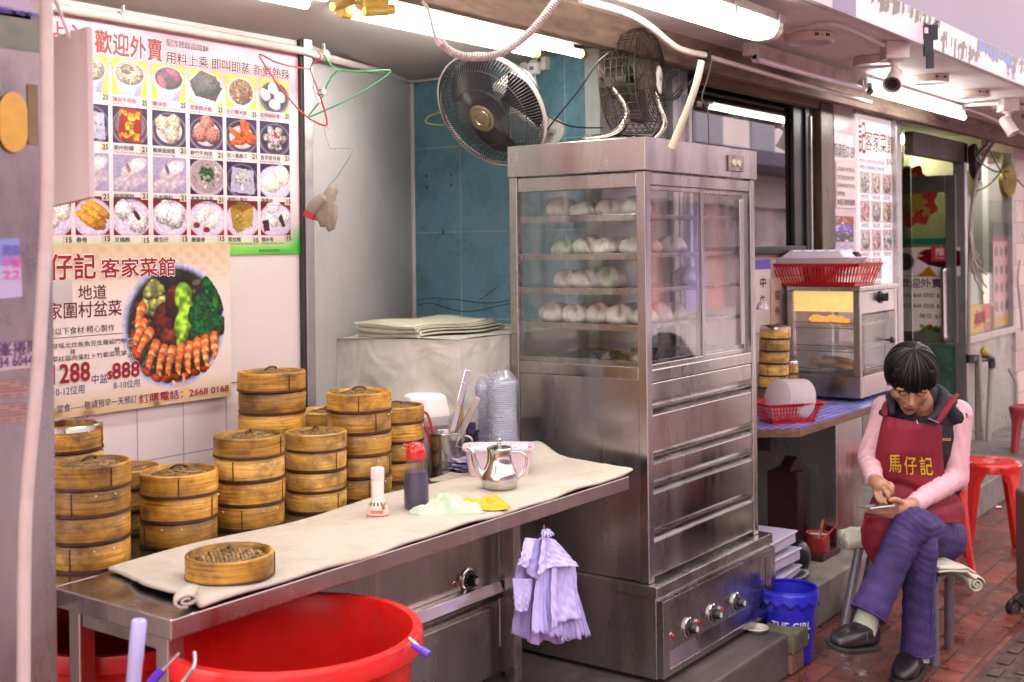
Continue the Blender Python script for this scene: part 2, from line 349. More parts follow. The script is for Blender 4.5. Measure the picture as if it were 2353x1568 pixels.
STEEL = M('brushed_steel', (.43, .40, .395), .25, 1, var=.12, vs=5, stretch=(1.6, 1.6, .25), rvar=.10, bump=.05, bs=9, dirt=(.20, .17, .155), dscale=5, damt=.5)
STEEL_V = M('worn_steel', (.43, .40, .385), .26, .93, var=.18, vs=3, stretch=(1.6, 1.6, .3), rvar=.12, bump=.07, bs=7, dirt=(.17, .14, .125), dscale=5, damt=.55)
CHROME = M('polished_steel', (.66, .63, .63), .16, 1, var=.06, rvar=.05, dirt=(.3, .26, .24), damt=.3)
ALU = M('aluminium_profile', (.46, .45, .46), .42, 1, var=.1, vs=9, dirt=(.2, .17, .15), damt=.5, dscale=8)
DARK = M('dark_grime', (.03, .025, .025), .6, var=.4, vs=12, bump=.2)
BLACKP = M('black_plastic', (.014, .013, .015), .35, var=.2)
RUST = M('rusty_beam', (.20, .13, .10), .75, var=.5, vs=9, stretch=(.4, 2, 2), bump=.6, bs=30, dirt=(.05, .03, .025), dscale=6, damt=.9)
WHITEP = M('white_painted_board', (.66, .60, .60), .5, var=.05, vs=2, dirt=(.42, .36, .33), dscale=4, damt=.22)
PVC = M('cream_pvc_pipe', (.66, .58, .53), .4, var=.06, dirt=(.35, .27, .22), dscale=14, damt=.4)
BRICK = tile_mat('red_paving_brick', (.165, .042, .030), (.055, .030, .026), .205, .103, 0, 1, mw=.005, var=.45, rough=.38, rvar=.30, dirt=(.06, .035, .032), damt=.65, dscale=2.2, bump=.7, cvar=.3)
CONC = M('wet_concrete', (.105, .085, .082), .5, var=.35, vs=7, rvar=.2, bump=.35, bs=40, stretch=(.35, 1, 1), dirt=(.03, .024, .024), dscale=3, damt=.7)
LEDGE = M('grey_ledge_stone', (.22, .19, .17), .65, var=.3, vs=9, bump=.3, bs=50, dirt=(.07, .055, .05), dscale=5, damt=.8)
WTILE = tile_mat('white_wall_tile', (.74, .66, .68), (.42, .36, .36), .157, .20, 0, 2, offs=0, mw=.0022, var=.03, rough=.22, rvar=.05, shift=(-.16, -.165), cvar=.02, bump=.3)
TEAL = tile_mat('teal_wall_tile', (.115, .25, .315), (.30, .38, .40), .262, .355, 1, 2, offs=0, mw=.0032, var=.17, rough=.30, rvar=.1, shift=(-3.10 + .262 * 12, -1.26 + .355 * 4), dirt=(.14, .29, .33), damt=.5, dscale=2.5, cvar=.05)
MARBLE = tile_mat('green_marble_tile', (.30, .34, .30), (.30, .28, .25), .30, .42, 0, 2, offs=0, mw=.004, var=.3, rough=.35, rvar=.15, shift=(-4.30 + .3 * 20, -.62 + .42 * 2), dirt=(.16, .12, .06), damt=.7, dscale=3.5, cvar=.15, veins=(.36, .37, .33))
DMARBLE = tile_mat('dark_green_marble', (.06, .13, .105), (.10, .12, .11), .6, .6, 1, 2, offs=0, mw=.003, var=.5, rough=.25, veins=(.09, .15, .13))
FTILE = tile_mat('cream_far_tile', (.60, .47, .43), (.35, .26, .24), .25, .17, 0, 2, offs=0, mw=.004, var=.08, rough=.4)

g = MB().quad((-30, -40, 0), (60, -40, 0), (60, 40, 0), (-30, 40, 0)); g.build('ground', BRICK, smooth=0, kind='structure')
m = MB().quad((-30, -40, .004), (60, -40, .004), (60, -1.4, .004), (-30, -1.4, .004)); m.build('road', M('asphalt', (.22, .195, .19), .8, var=.2, vs=30), smooth=0, kind='structure')
m = MB().box(-30, 60, -1.4, -1.22, 0, .05); m.build('kerb', M('kerb_stone', (.25, .22, .22), .8, var=.2), smooth=0, bevel=.01, kind='structure')
# raised concrete platform under the stall, its side block and the stone ledge along the shop front
m = MB().box(.3, 4.02, 1.755, 2.95, 0, .15); m.add([], []); m.box(4.021, 4.22, 1.9, 2.45, 0, .148); m.build('platform', CONC, smooth=0, bevel=.008, kind='structure')
m = MB().box(4.22, 8.58, 1.875, 2.46, 0, .17).box(8.581, 11, 2.18, 2.5, 0, .12); m.build('ledge', LEDGE, smooth=0, bevel=.008, kind='structure')
# strip of dark ribbed guide paving at the lower right
m = MB(); m.box(3.6, 9.5, .52, 1.205, .0, .006)
for i in range(40):
    for j in range(8):
        cx, cy = 3.68 + i * .145 + .07 * (j % 2), 1.155 - j * .082
        m.box(cx, cx + .105, cy - .021, cy + .021, .006, .015)
m.build('guide_paving', M('guide_tile', (.075, .045, .042), .42, var=.4, vs=18, bump=.3, rvar=.15), smooth=0, bevel=.004, kind='structure')

# walls of the stall
pw = MB().box(.6, 2.668, YP, YP + .1, 1.155, 2.5); pw.box(.6, 2.668, YP + .006, YP + .1, 0, 1.154, 1)
pw.build('wall', [M('white_wall_panel', (.62, .555, .54), .45, var=.05, vs=2, dirt=(.55, .45, .40), dscale=2, damt=.3), WTILE], smooth=0,
         label='white street-facing wall behind the steamers, tiled below and carrying both menu posters', cat='wall')
GA, GB = Vector((2.70, 2.80, 0)), Vector((XT, 3.365, 0)); gd = (GB - GA).normalized(); gn = Vector((gd.y, -gd.x, 0))
m = MB(); a, b = GA, GB; bk = -gn * .08
m.hexa([a, b, b + bk, a + bk, a + UPV * 2.5, b + UPV * 2.5, b + bk + UPV * 2.5, a + bk + UPV * 2.5])
m.build('wall', M('grey_painted_wall', (.41, .40, .40), .55, var=.07, vs=3, dirt=(.26, .23, .21), dscale=9, damt=.22), smooth=0, label='plain pale grey side wall of the stall recess with hangers in front of it', cat='wall')
m = MB().box(XT, XT + .1, 2.47, 3.50, 0, 2.5)
tw = m.build('wall', TEAL, smooth=0, label='teal tiled end wall of the stall recess with a long dark crack', cat='wall')
m = MB()
for pts in ([(948, 694), (990, 684), (1035, 688), (1060, 690), (1090, 695), (1130, 698), (1170, 690)], [(950, 705), (985, 695), (1015, 704), (1050, 716), (1090, 716), (1125, 708), (1170, 698)], [(1100, 690), (1120, 677), (1142, 660)]):
    m.tube([at(u, v, X=XT - .0005) for u, v in pts], .0016, 5, smooth=1)
for u, v in ((980, 405), (981, 431), (1037, 402), (1037, 426), (1018, 535)): m.ball(at(u, v, X=XT), .003, .006, .008, 8, 6)
m.build('crack', DARK, tw)
m = MB().box(XT - .012, XT - .0005, 3.345, 3.37, .8, 2.27); m.build('corner_sealant', M('old_sealant', (.62, .56, .50), .6, var=.1, vs=20, bump=.4), tw, bevel=.004)
m = MB().box(XT - .025, XT + .1, 2.40, 2.468, 0, 2.3); m.box(XT + .1, 4.52, 2.43, 2.48, 0, 2.35)
m.build('wall', M('pale_green_panel', (.42, .47, .45), .45, var=.08, vs=3, dirt=(.2, .2, .18), dscale=7, damt=.4), smooth=0, bevel=.003, label='pale green grey panel behind the chrome legged fan above the steel cabinet', cat='wall')
m = MB()
for i, (x0, x1) in enumerate(((4.39, 4.43), (4.437, 4.468), (4.475, 4.52))): m.box(x0, x1, 2.395, 2.429, .8, 2.3)
m.build('window_post', ALU, smooth=0, bevel=.003, label='ribbed aluminium post between the pale green panel and the dark window', cat='post')
m = MB().box(2.664, 2.70, 2.775, 2.81, .83, 2.24); m.box(2.655, 2.664, 2.782, 2.80, 1.0, 2.24, 1)
m.build('wall_trim', [ALU, DARK], smooth=0, bevel=.002, label='thin upright aluminium trim beside the big menu poster', cat='trim')
# ceiling of the stall, rusted beam, canopy
def cz(x, y):
    k = min(1, max(0, (x - 2.6) / 1.25)); return 2.225 + max(-.01, .14 * (2.8 - y)) + .055 * k * k * (3 - 2 * k) 
m = MB().grid(lambda s, t: Vector((.4 + 3.55 * s, 2.405 + 1.13 * t, cz(.4 + 3.55 * s, 2.405 + 1.13 * t))), 14, 8)
m.build('ceiling', M('stained_ceiling', (.40, .375, .35), .6, var=.05, vs=3, dirt=(.32, .28, .25), dscale=3, damt=.4), solid=.02, label='low cream ceiling board over the stall recess', cat='ceiling')
m = MB().box(.3, 13, 2.195, 2.245, 2.245, 2.38); m.box(.3, 13, 2.245, 2.40, 2.29, 2.38)
m.build('beam', RUST, smooth=0, bevel=.006, label='long rusted beam running under the canopy above the window', cat='beam')
m = MB().box(4.55, 5.8, 2.33, 2.389, 2.235, 2.285); m.build('wooden_lintel', M('brown_rotten_wood', (.14, .062, .03), .6, var=.5, vs=6, stretch=(.3, 3, 3), bump=.4), smooth=0, bevel=.004, label='brown wooden head strip over the dark window', cat='trim')
cn = MB().box(-2, 13, 1.56, 2.20, 2.36, 2.42); cn.box(-2, 13, 1.538, 1.56, 2.352, 2.42, 1)
canopy = cn.build('canopy', [M('canopy_board', (.84, .78, .78), .55, var=.05, vs=2, dirt=(.45, .36, .36), dscale=3, damt=.35), ALU], smooth=0, label='flat pinkish white canopy over the pavement carrying round lights', cat='canopy')
# upper shop wall above the canopy
m = MB().box(-2, 13, 1.60, 1.7, 2.42, 6.5); m.build('wall', M('lavender_upper_wall', (.34, .285, .36), .6, var=.05, vs=1, dirt=(.27, .22, .27), dscale=2, damt=.3), smooth=0, label='plain lavender upper wall above the peeled sign band', cat='wall')
# peeled sign band on the canopy edge
c = Can(440, 26, (.93, .85, .85)); x, y = c.x, c.y
c.put((x < .08).astype(float), (.55, .46, .62)); c.put(((x > .08) & (x < .62) & (y < .45)).astype(float), (.95, .88, .90))
rs = np.random.RandomState(5)
for i in range(46):
    px = .08 + i * .020 + rs.rand() * .012; py = .80 - .5 * (px > .45) * (px < .64) + rs.rand() * .2; w_ = .005 + rs.rand() * .013; h_ = .12 + rs.rand() * .35
    if i > 20: py -= .15 * rs.rand()
    c.poly([(px - w_, py - h_), (px + w_ * .3, py - h_ * .7), (px + w_, py + h_), (px - w_ * .2, py + h_ * .8)], (.42, .33, .26))
    if rs.rand() > .5: c.poly([(px - w_ * 1.6, py), (px + w_ * 1.5, py + .12), (px + w_, py + .3), (px - w_, py + .2)], (.42, .33, .26))
blue = ((x > .645) & (x < .86) & (y > .38 + .25 * np.abs(np.sin(x * 30)))).astype(float)
k = c.a.copy(); c.put(blue, (.33, .47, .86)); kk = (k[..., 0] < .6) & (x > .6); c.a[kk] = (.45, .40, .36)
fb = MB().box(3.0, 9.5, 1.515, 1.537, 2.345, 2.478).build('sign_band', M('sign_backing', (.6, .52, .52), .5), smooth=0, label='peeled white and blue sign band along the canopy edge', cat='sign')
picture('torn_print', c, (3.9, 1.5135, 2.348), (1, 0, 0), (0, 0, 1), 2.75, .128, fb, .4)
purp = M('violet_print', (.22, .15, .45), .5, var=0)
text_mesh('本 營', .075, (6.15, 1.512, 2.362), (1, 0, 0), (0, 0, 1), purp, fb, 'lettering')

# shop front on the right: window, stone pier, boards, door bay
GLASSW = glass_mat('dark_window_glass', (.10, .09, .12), rough=.015, gl=.30)
wr = thing('shop_window', 'big dark mirror-like window behind the steel cabinet reflecting the street', 'window', (5.15, YF, 1.5))
MB().box(4.56, 5.76, 2.425, 2.431, 1.54, 2.27).build('pane', GLASSW, wr, smooth=0)
MB().box(4.525, 4.56, 2.39, 2.44, 1.50, 2.275).box(5.76, 5.80, 2.385, 2.44, 1.50, 2.275).box(4.56, 5.76, 2.39, 2.424, 1.50, 1.54).box(5.64, 5.76, 2.40, 2.424, 1.54, 2.27).build('frame', M('dark_window_frame', (.02, .016, .018), .35, .4, var=.4), wr, smooth=0, bevel=.004)
MB().box(4.50, 4.524, 2.38, 2.395, 1.45, 2.18).box(5.801, 5.815, 2.375, 2.39, 1.45, 2.2).build('frame_trim', ALU, wr, smooth=0, bevel=.002)
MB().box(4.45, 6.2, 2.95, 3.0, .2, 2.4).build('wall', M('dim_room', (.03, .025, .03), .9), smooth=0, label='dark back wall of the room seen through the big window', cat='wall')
# wall below the window
MB().box(4.30, 6.60, 2.425, 2.55, .171, .985).build('wall', MARBLE, smooth=0, label='stained green marble tiled wall under the blue-covered shelf', cat='wall')
MB().box(4.30, 6.60, 2.43, 2.55, .986, 1.499).build('wall', M('pale_board_wall', (.55, .47, .44), .5, var=.1, dirt=(.3, .2, .16), dscale=4, damt=.4), smooth=0, label='pale boarded wall between the window sill and the shelf', cat='wall')
PIER = M('brown_veined_stone', (.085, .052, .033), .3, var=.5, vs=5, stretch=(2, 2, .5), dirt=(.02, .012, .01), dscale=9, damt=.9, rvar=.1)
MB().box(5.90, 6.06, 2.36, 2.55, .985, 2.28).build('pier', PIER, smooth=0, bevel=.004, label='narrow brown veined stone pier right of the dark window', cat='pillar')
MB().box(5.816, 5.895, 2.40, 2.55, .985, 2.28).box(6.065, 6.19, 2.39, 2.55, .985, 2.28).build('pier_edge', M('black_pier_edge', (.022, .018, .017), .35, var=.3), smooth=0, bevel=.004, label='black strips flanking the brown stone pier', cat='pillar')
# door bay: return wall with glass door facing the street's near end
XD = 8.60
bay = MB().box(8.62, 9.95, YF, 2.55, .12, .83); bay.build('wall', MARBLE, smooth=0, label='green marble tiled dado with standing drain pipes, right of the glass door', cat='wall')
MB().box(XD + .01, XD + .06, 2.43, 3.6, 0, .82).build('wall', DMARBLE, smooth=0, label='dark green marble panel under the glass door', cat='wall')
MB().box(9.96, 14, 2.40, 2.6, 0, 2.6).build('wall', FTILE, smooth=0, label='cream tiled wall at the far right edge', cat='wall')
MB().box(6.6, 10, 4.2, 4.3, 0, 2.6).build('wall', M('yellow_green_glow_wall', (.42, .41, .24), .7, var=.2, vs=2), smooth=0, label='back wall of the room behind the glass door, coloured by its yellow green glow', cat='wall')  # wall colour holds the lit room's yellow-green glow
MB().box(6.6, 9.95, 2.44, 4.2, 2.36, 2.42).build('ceiling', M('room_ceiling', (.4, .36, .32), .7), smooth=0, label='ceiling of the room behind the glass door', cat='ceiling')
MB().box(8.9, 9.7, 3.0, 3.15, 2.33, 2.358).build('ceiling_lamp', M('room_lamp', (1, 1, .9), .4, var=0, emit=(1, .95, .70), es=7), smooth=0, label='lit ceiling lamp inside the room behind the glass door', cat='lamp')
MB().box(9.0, 9.95, 2.62, 4.2, -.0, .02).build('room_floor', M('room_floor', (.12, .1, .09), .6), smooth=0, kind='structure')

MB().box(.3, 14, 2.20, 4.5, 2.50, 2.62).box(.3, 14, 4.4, 4.5, 0, 2.5).box(.3, .4, 2.9, 4.4, 0, 2.5).build('roof_light_block', M('slab_concrete', (.3, .27, .26), .8, var=.2), smooth=0, label='unseen roof slab and walls added to block sun over the stall', cat='building')  # unseen roof and walls, added to keep sun and sky from leaking in
# the other side of the street, seen in the window and in the steel
ob = thing('opposite_building', 'pale pink building across the street, reflected in the window glass', 'building', (8, -9, 0))
MB().box(-14, 34, -10, -9, 2.55, 8).build('facade', M('pink_cream_render', (.45, .37, .38), .7, var=.1, vs=.6), ob, smooth=0)
MB().box(-14, 34, -9.9, -9.4, 0, 2.549).build('shop_row', M('dim_shop_row', (.36, .28, .32), .6, var=.6, vs=.7), ob, smooth=0)
MB().box(-14, 34, -8.999, -7.0, 3.42, 3.75).build('awning', M('violet_awning', (.05, .036, .07), .6, var=.3, vs=.5), ob, smooth=0)
sf = [((.05, .04, .045), .9), ((.62, .52, .50), 1.6), ((.30, .12, .10), .8), ((.08, .06, .08), 1.4), ((.66, .60, .64), .7), ((.20, .17, .35), 1.1), ((.04, .035, .04), 1.5), ((.55, .40, .36), 1.0)]; x = -13.5  # dark and bright panels added for contrast in the steel's reflections
for i in range(40):
    cc, w = sf[(i * 5 + i // 3) % 8]; w *= .8 + .5 * hsh(i, 4)
    if x < 33: MB().box(x, x + w, -9.38, -9.30, .02, 2.3 + .4 * hsh(i)).build('reflection_panel', M('reflection_tone_%d' % ((i * 5 + i // 3) % 8), cc, .5, var=.3, vs=1.2), ob, smooth=0)
    x += w + .05
for i, (x, w, h, cc) in enumerate(((9.5, .8, .75, (.30, .22, .60)), (10.6, .5, .5, (.62, .50, .58)), (11.4, .9, .9, (.26, .20, .55)), (12.6, .6, .65, (.66, .55, .66)), (13.6, .8, .8, (.34, .26, .62)), (14.8, .5, .6, (.10, .07, .18)), (15.8, .9, .7, (.60, .48, .60)), (17.2, .7, .9, (.3, .24, .56)))):
    MB().grid(lambda s, t: Vector((x + w * s + .05 * math.sin(9 * t), -7.35 + .06 * math.sin(8 * s + 3 * t), 3.40 - h * t * (.85 + .15 * math.sin(5 * s + i)))), 10, 8).build('garment', M('laundry_%d' % i, cc, .8), smooth=60, solid=.004, label='garment hung across the street, seen only as a mirror image in the window', cat='laundry', group='laundry across the street')
for i in range(14):
    x = -12 + i * 3.2; MB().box(x, x + 1.5, -8.99, -8.94, 4.1, 5.6).build('window', M('far_window', (.16, .15, .19), .2), ob, smooth=0)
# ================================================================ steel steaming cabinet
CX0, CX1, CY0, CY1 = 3.333, 4.150, 1.925, 2.468
ZW0, ZW1, ZT = 1.135, 1.758, 1.900
cab = thing('steaming_cabinet', 'tall stainless steel steaming cabinet with glazed top holding white buns', 'steam cabinet', (3.74, 2.2, .15))
b = MB()
b.box(CX0 - .008, CX1 + .008, CY0 - .008, CY1, ZW1 + .033, ZT)                 # header
b.build('header', STEEL, cab, smooth=0, bevel=.003)
p = MB(); T = .034
for (x, y) in ((CX0, CY0), (CX1 - T, CY0), (CX0, CY1 - T), (CX1 - T, CY1 - T)): p.box(x, x + T, y, y + T, .463, ZW1 + .033)
p.box(CX0 + T, CX1 - T, CY0 + .004, CY0 + T - .004, ZW1 - .012, ZW1 + .03); p.box(CX0 + .004, CX0 + T - .004, CY0 + T, CY1 - T, ZW1 - .02, ZW1 + .03)
p.box(CX0 + .003, CX0 + T, CY0 + T, CY1 - T, ZW0 - .02, ZW0 + .022); p.box(CX0 + T, CX1 - T, CY0 + .003, CY0 + T, ZW0 - .03, ZW0 + .012)
p.box(CX0 + T, CX1 - T, CY1 - T, CY1, ZW0 - .02, ZW0 + .02)
p.build('frame', STEEL, cab, smooth=0, bevel=.003)
GL = glass_mat('misted_side_glass', (.93, .95, .94), rough=.05, fog=(-.2, .14), fogc=(.75, .75, .73), streak=(1, 1, .35), fs=5, gl=.07)
GF = glass_mat('misted_front_glass', (.9, .87, .9), rough=.04, fog=(-.14, .26), fogc=(.70, .62, .66), streak=(3, 1, .25), fs=4, gl=.17)
MB().box(CX0 + .012, CX0 + .016, CY0 + T, CY1 - T, ZW0 + .022, ZW1 - .02).build('side_pane', GL, cab, smooth=0)
XM = (CX0 + CX1) / 2 + .005
for k, (x0, x1, y) in enumerate(((CX0 + T, XM + .012, CY0 + .010), (XM - .012, CX1 - T, CY0 + .022))):
    dr = MB(); z0, z1 = ZW0 + .012, ZW1 - .012
    dr.box(x0, x0 + .018, y, y + .012, z0, z1).box(x1 - .018, x1, y, y + .012, z0, z1).box(x0 + .018, x1 - .018, y, y + .012, z0, z0 + .016).box(x0 + .018, x1 - .018, y, y + .012, z1 - .016, z1)
    d = dr.build('sliding_door', STEEL, cab, smooth=0, bevel=.002)
    MB().box(x0 + .018, x1 - .018, y + .004, y + .008, z0 + .016, z1 - .016).build('pane', GF, d, smooth=0)
    if k: MB().box(x1 - .06, x1 - .03, y - .008, y - .0005, z0 + .03, z1 - .03).build('handle', STEEL_V, d, smooth=0, bevel=.003)
MB().box(CX1 - .016, CX1 - .012, CY0 + T, CY1 - T, ZW0 + .02, ZW1 - .02).build('side_pane', GL, cab, smooth=0)
MB().box(CX0 + T, CX1 - T, CY1 - .012, CY1 - .008, ZW0 + .02, ZW1).build('back_pane', GL, cab, smooth=0)
SHZ = [ZW0 + .032, 1.285, 1.404, 1.520, 1.648]
shelf_xs = (CX0 + .036, CX1 - .036, CY0 + .045, CY1 - .045)
for i, z in enumerate(SHZ):
    s_ = MB(); x0, x1, y0, y1 = shelf_xs
    s_.box(x0, x1, y0, y1, z - .004, z); s_.box(x0 - .012, x0, y0 - .02, y1 + .02, z - .016, z + .006)
    s_.box(x0, x1, y0 - .012, y0 - .001, z - .010, z + .004)
    s_.build('shelf', STEEL, cab, smooth=0, bevel=.0015)
# lower body: left panel, drawer fronts, base with knobs
MB().box(CX0 + .006, CX0 + .02, CY0 + T, CY1 - T, .464, ZW0 - .02).build('side_panel', STEEL_V, cab, smooth=0, bevel=.002)
MB().box(CX1 - .02, CX1 - .006, CY0 + T, CY1 - T, .464, ZW0 - .02).build('side_panel', STEEL_V, cab, smooth=0, bevel=.002)
MB().box(CX0 + .02, CX1 - .02, CY1 - .02, CY1 - .004, .464, ZW0 - .02).build('back_panel', STEEL_V, cab, smooth=0)
MB().box(CX0 + .02, CX1 - .02, CY0 + .032, CY0 + .04, .464, ZW0 - .03).build('inner_panel', STEEL_V, cab, smooth=0)
DRZ = [(1.046, 1.104), (.886, 1.000), (.791, .843), (.632, .746), (.477, .590)]
for i, (z0, z1) in enumerate(DRZ):
    d = MB().box(CX0 + T + .002, CX1 - T - .002, CY0 + .004, CY0 + .03, z0, z1)
    pts = [(CY0 + .004, z1 + .0005), (CY0 + .030, z1 + .0005), (CY0 + .030, z1 + .022), (CY0 + .010, z1 + .024), (CY0 + .010, z1 + .020), (CY0 + .024, z1 + .015)]
    q = d.build('drawer', STEEL, cab, smooth=0, bevel=.003)
    if i: MB().prism([(CX0 + T + .002, y, z) for y, z in pts], (CX1 - CX0 - 2 * T - .004, 0, 0)).build('grip_lip', STEEL, q, smooth=30)
BX0, BX1, BY0 = CX0 - .012, CX1 + .035, CY0 - .03
bs = MB().box(BX0, BX1, BY0, CY1 + .01, .165, .424); bs.box(BX0 - .008, BX1 + .008, BY0 - .008, CY1 + .01, .425, .462)
bs.build('base', STEEL_V, cab, smooth=0, bevel=.003)
MB().box(BX0 + .03, BX1 - .03, BY0 + .03, CY1 - .03, .15, .165).build('plinth', DARK, cab, smooth=0)
fp = MB()
for (x0, x1, z0, z1) in ((BX0 + .005, BX0 + .045, .17, .415), (BX1 - .045, BX1 - .005, .17, .415), (BX0 + .045, BX1 - .045, .392, .415), (BX0 + .045, BX1 - .045, .17, .19)): fp.box(x0, x1, BY0 - .022, BY0 - .0005, z0, z1)
fp.hexa([(BX0 + .045, BY0 - .022, .19), (BX1 - .045, BY0 - .022, .19), (BX1 - .045, BY0 - .0005, .19), (BX0 + .045, BY0 - .0005, .19), (BX0 + .045, BY0 - .020, .192), (BX1 - .045, BY0 - .020, .192), (BX1 - .045, BY0 - .0005, .235), (BX0 + .045, BY0 - .0005, .235)])
fp.build('front_frame', STEEL, cab, smooth=0, bevel=.002)
def dial(parent, c, nrm, r=.026, up=(0, 0, 1)):
    """black knob on a dial plate with printed ticks and a red pilot lamp's neighbour"""
    c, nrm = Vector(c), Vector(nrm).normalized(); u = Vector(up); s_ = u.cross(nrm).normalized()
    dp = MB().lathe([(r * 1.25, 0), (r * 1.25, .004), (r * 1.1, .007), (0, .007)], c, nrm, 28).build('dial', CHROME, parent)
    MB().lathe([(r, .0072), (r * .95, .011), (0, .011)], c, nrm, 28).build('dial_face', BLACKP, dp)
    MB().lathe([(r * .62, .011), (r * .62, .02), (r * .5, .034), (r * .42, .036), (0, .036)], c, nrm, 18).build('knob', BLACKP, dp)
    t = MB()
    for k in range(11):
        a = -2.4 + 4.8 * k / 10; p = c + nrm * .0116 + (s_ * math.sin(a) + u * math.cos(a)) * r * .8
        t.obox(p, s_ * math.sin(a) + u * math.cos(a), s_ * math.cos(a) - u * math.sin(a), nrm, r * .09, r * .03, .0003)
    t.lathe([(r * .36, .0362), (r * .34, .0375), (0, .0375)], c, nrm, 14)
    t.build('dial_marks', M('dial_white', (.6, .58, .56), .4), dp, smooth=0)
def pilot(parent, c, nrm, r=.009):
    a = MB().lathe([(r * 1.2, 0), (r * 1.2, .004), (r, .005)], c, nrm, 14).build('pilot_lamp', CHROME, parent)
    MB().lathe([(r, .003), (r * .9, .008), (r * .5, .011), (0, .0115)], c, nrm, 14).build('lens', M('red_lens', (.5, .03, .015), .15, var=.1), a)
yk = BY0 - .0006
for u, v in ((1580, 1442), (1635, 1410), (1690, 1383)):
    q = at(u, v, Y=yk); dial(cab, q, (0, -1, 0), .027)
for u, v in ((1541, 1461), (1601, 1430), (1655, 1400)):
    q = at(u, v, Y=yk); pilot(cab, q, (0, -1, 0))
# header latch plate, screws, drain valve
lq = at(1685, 375, Y=CY0 - .009)
lp = MB().box(lq.x - .045, lq.x + .075, CY0 - .0165, CY0 - .0085, lq.z - .03, lq.z + .028).build('switch_plate', M('grimy_steel', (.27, .22, .20), .5, .8, var=.5, vs=30), cab, smooth=0, bevel=.002)
for dx in (-.012, .028): MB().cyl((lq.x + dx, CY0 - .0167, lq.z), (lq.x + dx, CY0 - .022, lq.z), .014, .012, 16).build('switch', M('cream_switch', (.5, .42, .36), .4), lp)
vq = Vector((BX1 + .004, BY0 + .06, .275))
vv = MB().cyl(vq, vq + Vector((.08, -.02, 0)), .016).cyl(vq + Vector((.03, -.007, 0)), vq + Vector((.03, -.007, -.06)), .014).cyl(vq + Vector((.03, -.007, .01)), vq + Vector((.03, -.007, .035)), .007).cyl(vq + Vector((.08, -.02, 0)), vq + Vector((.095, -.024, 0)), .019, .019)
va = vv.build('drain_valve', M('brass_grimy', (.28, .23, .16), .4, .9, var=.3), cab, bevel=.001)
MB().obox(vq + Vector((.03, -.007, .05)), (0, 1, 0), (1, 0, .3), (0, 0, 1), .008, .028, .012).build('lever', M('red_lever', (.5, .06, .04), .4), va, bevel=.003)
# ================================================================ front table and steam counter
TX0, TX1, TY0, TY1 = 1.475, 3.215, 1.925, 2.325
tb = thing('work_table', 'narrow stainless steel table in front of the steamers with square legs', 'table', ((TX0 + TX1) / 2, 2.1, 0))
MB().box(TX0, TX1, TY0, TY1, TOPZ - .042, TOPZ).build('tabletop', STEEL, tb, smooth=0, bevel=.003)
for x, y in ((TX0 + .03, TY0 + .05), (TX0 + .03, TY1 - .05), (TX1 - .14, TY1 - .05)):
    z0 = .15
    MB().box(x, x + .04, y, y + .04, z0, TOPZ - .043).build('leg', STEEL_V, tb, smooth=0, bevel=.003)
MB().box(TX0 + .035, TX0 + .065, TY0 + .092, TY1 - .052, TOPZ - .085, TOPZ - .043).box(TX0 + .072, TX1 - .062, TY1 - .05, TY1 - .02, TOPZ - .08, TOPZ - .043).build('rail', STEEL_V, tb, smooth=0, bevel=.002)
ct = thing('steam_counter', 'stainless steam counter with a black dial below, bearing the steamer stacks', 'counter', (2.3, 2.55, 0))
KX0, KX1, KY0, KY1 = 1.30, 3.12, 2.335, 2.79
MB().box(KX0, KX1, KY0, KY1, TOPZ - .05, TOPZ - .002).box(KX0, KX1, KY1 - .018, KY1, TOPZ - .002, TOPZ + .05).build('countertop', STEEL, ct, smooth=0, bevel=.004)
MB().box(2.12, KX1 - .02, KY0 + .02, KY1, .16, TOPZ - .051).build('body', STEEL_V, ct, smooth=0, bevel=.003)
q0, q1 = at(960, 1425, Y=KY0), at(1160, 1345, Y=KY0)
lip = MB().prism([(2.125, KY0 + .019, .475), (2.125, KY0 - .012, .475), (2.125, KY0 - .02, .44), (2.125, KY0 + .019, .40)], (KX1 - .02 - 2.13, 0, 0)).build('drip_lip', CHROME, ct, smooth=0, bevel=.002)
MB().box(2.14, KX1 - .06, KY0 + .008, KY0 + .0195, .17, .39).build('door_panel', STEEL_V, ct, smooth=0, bevel=.003)
kq = at(1076, 1332, Y=KY0 + .019); dial(ct, kq, (0, -1, 0), .03); kq = at(1043, 1342, Y=KY0 + .019); pilot(ct, kq, (0, -1, 0), .008)
for x, y in ((KX0 + .02, KY0 + .02), (KX0 + .02, KY1 - .06), (KX1 - .018, KY0 - .002), (KX1 - .06, KY1 - .06)):
    MB().box(x, x + .038, y, y + .038 if y > KY0 else KY0 + .018, .15, TOPZ - .051).build('leg', STEEL_V, ct, smooth=0, bevel=.003)
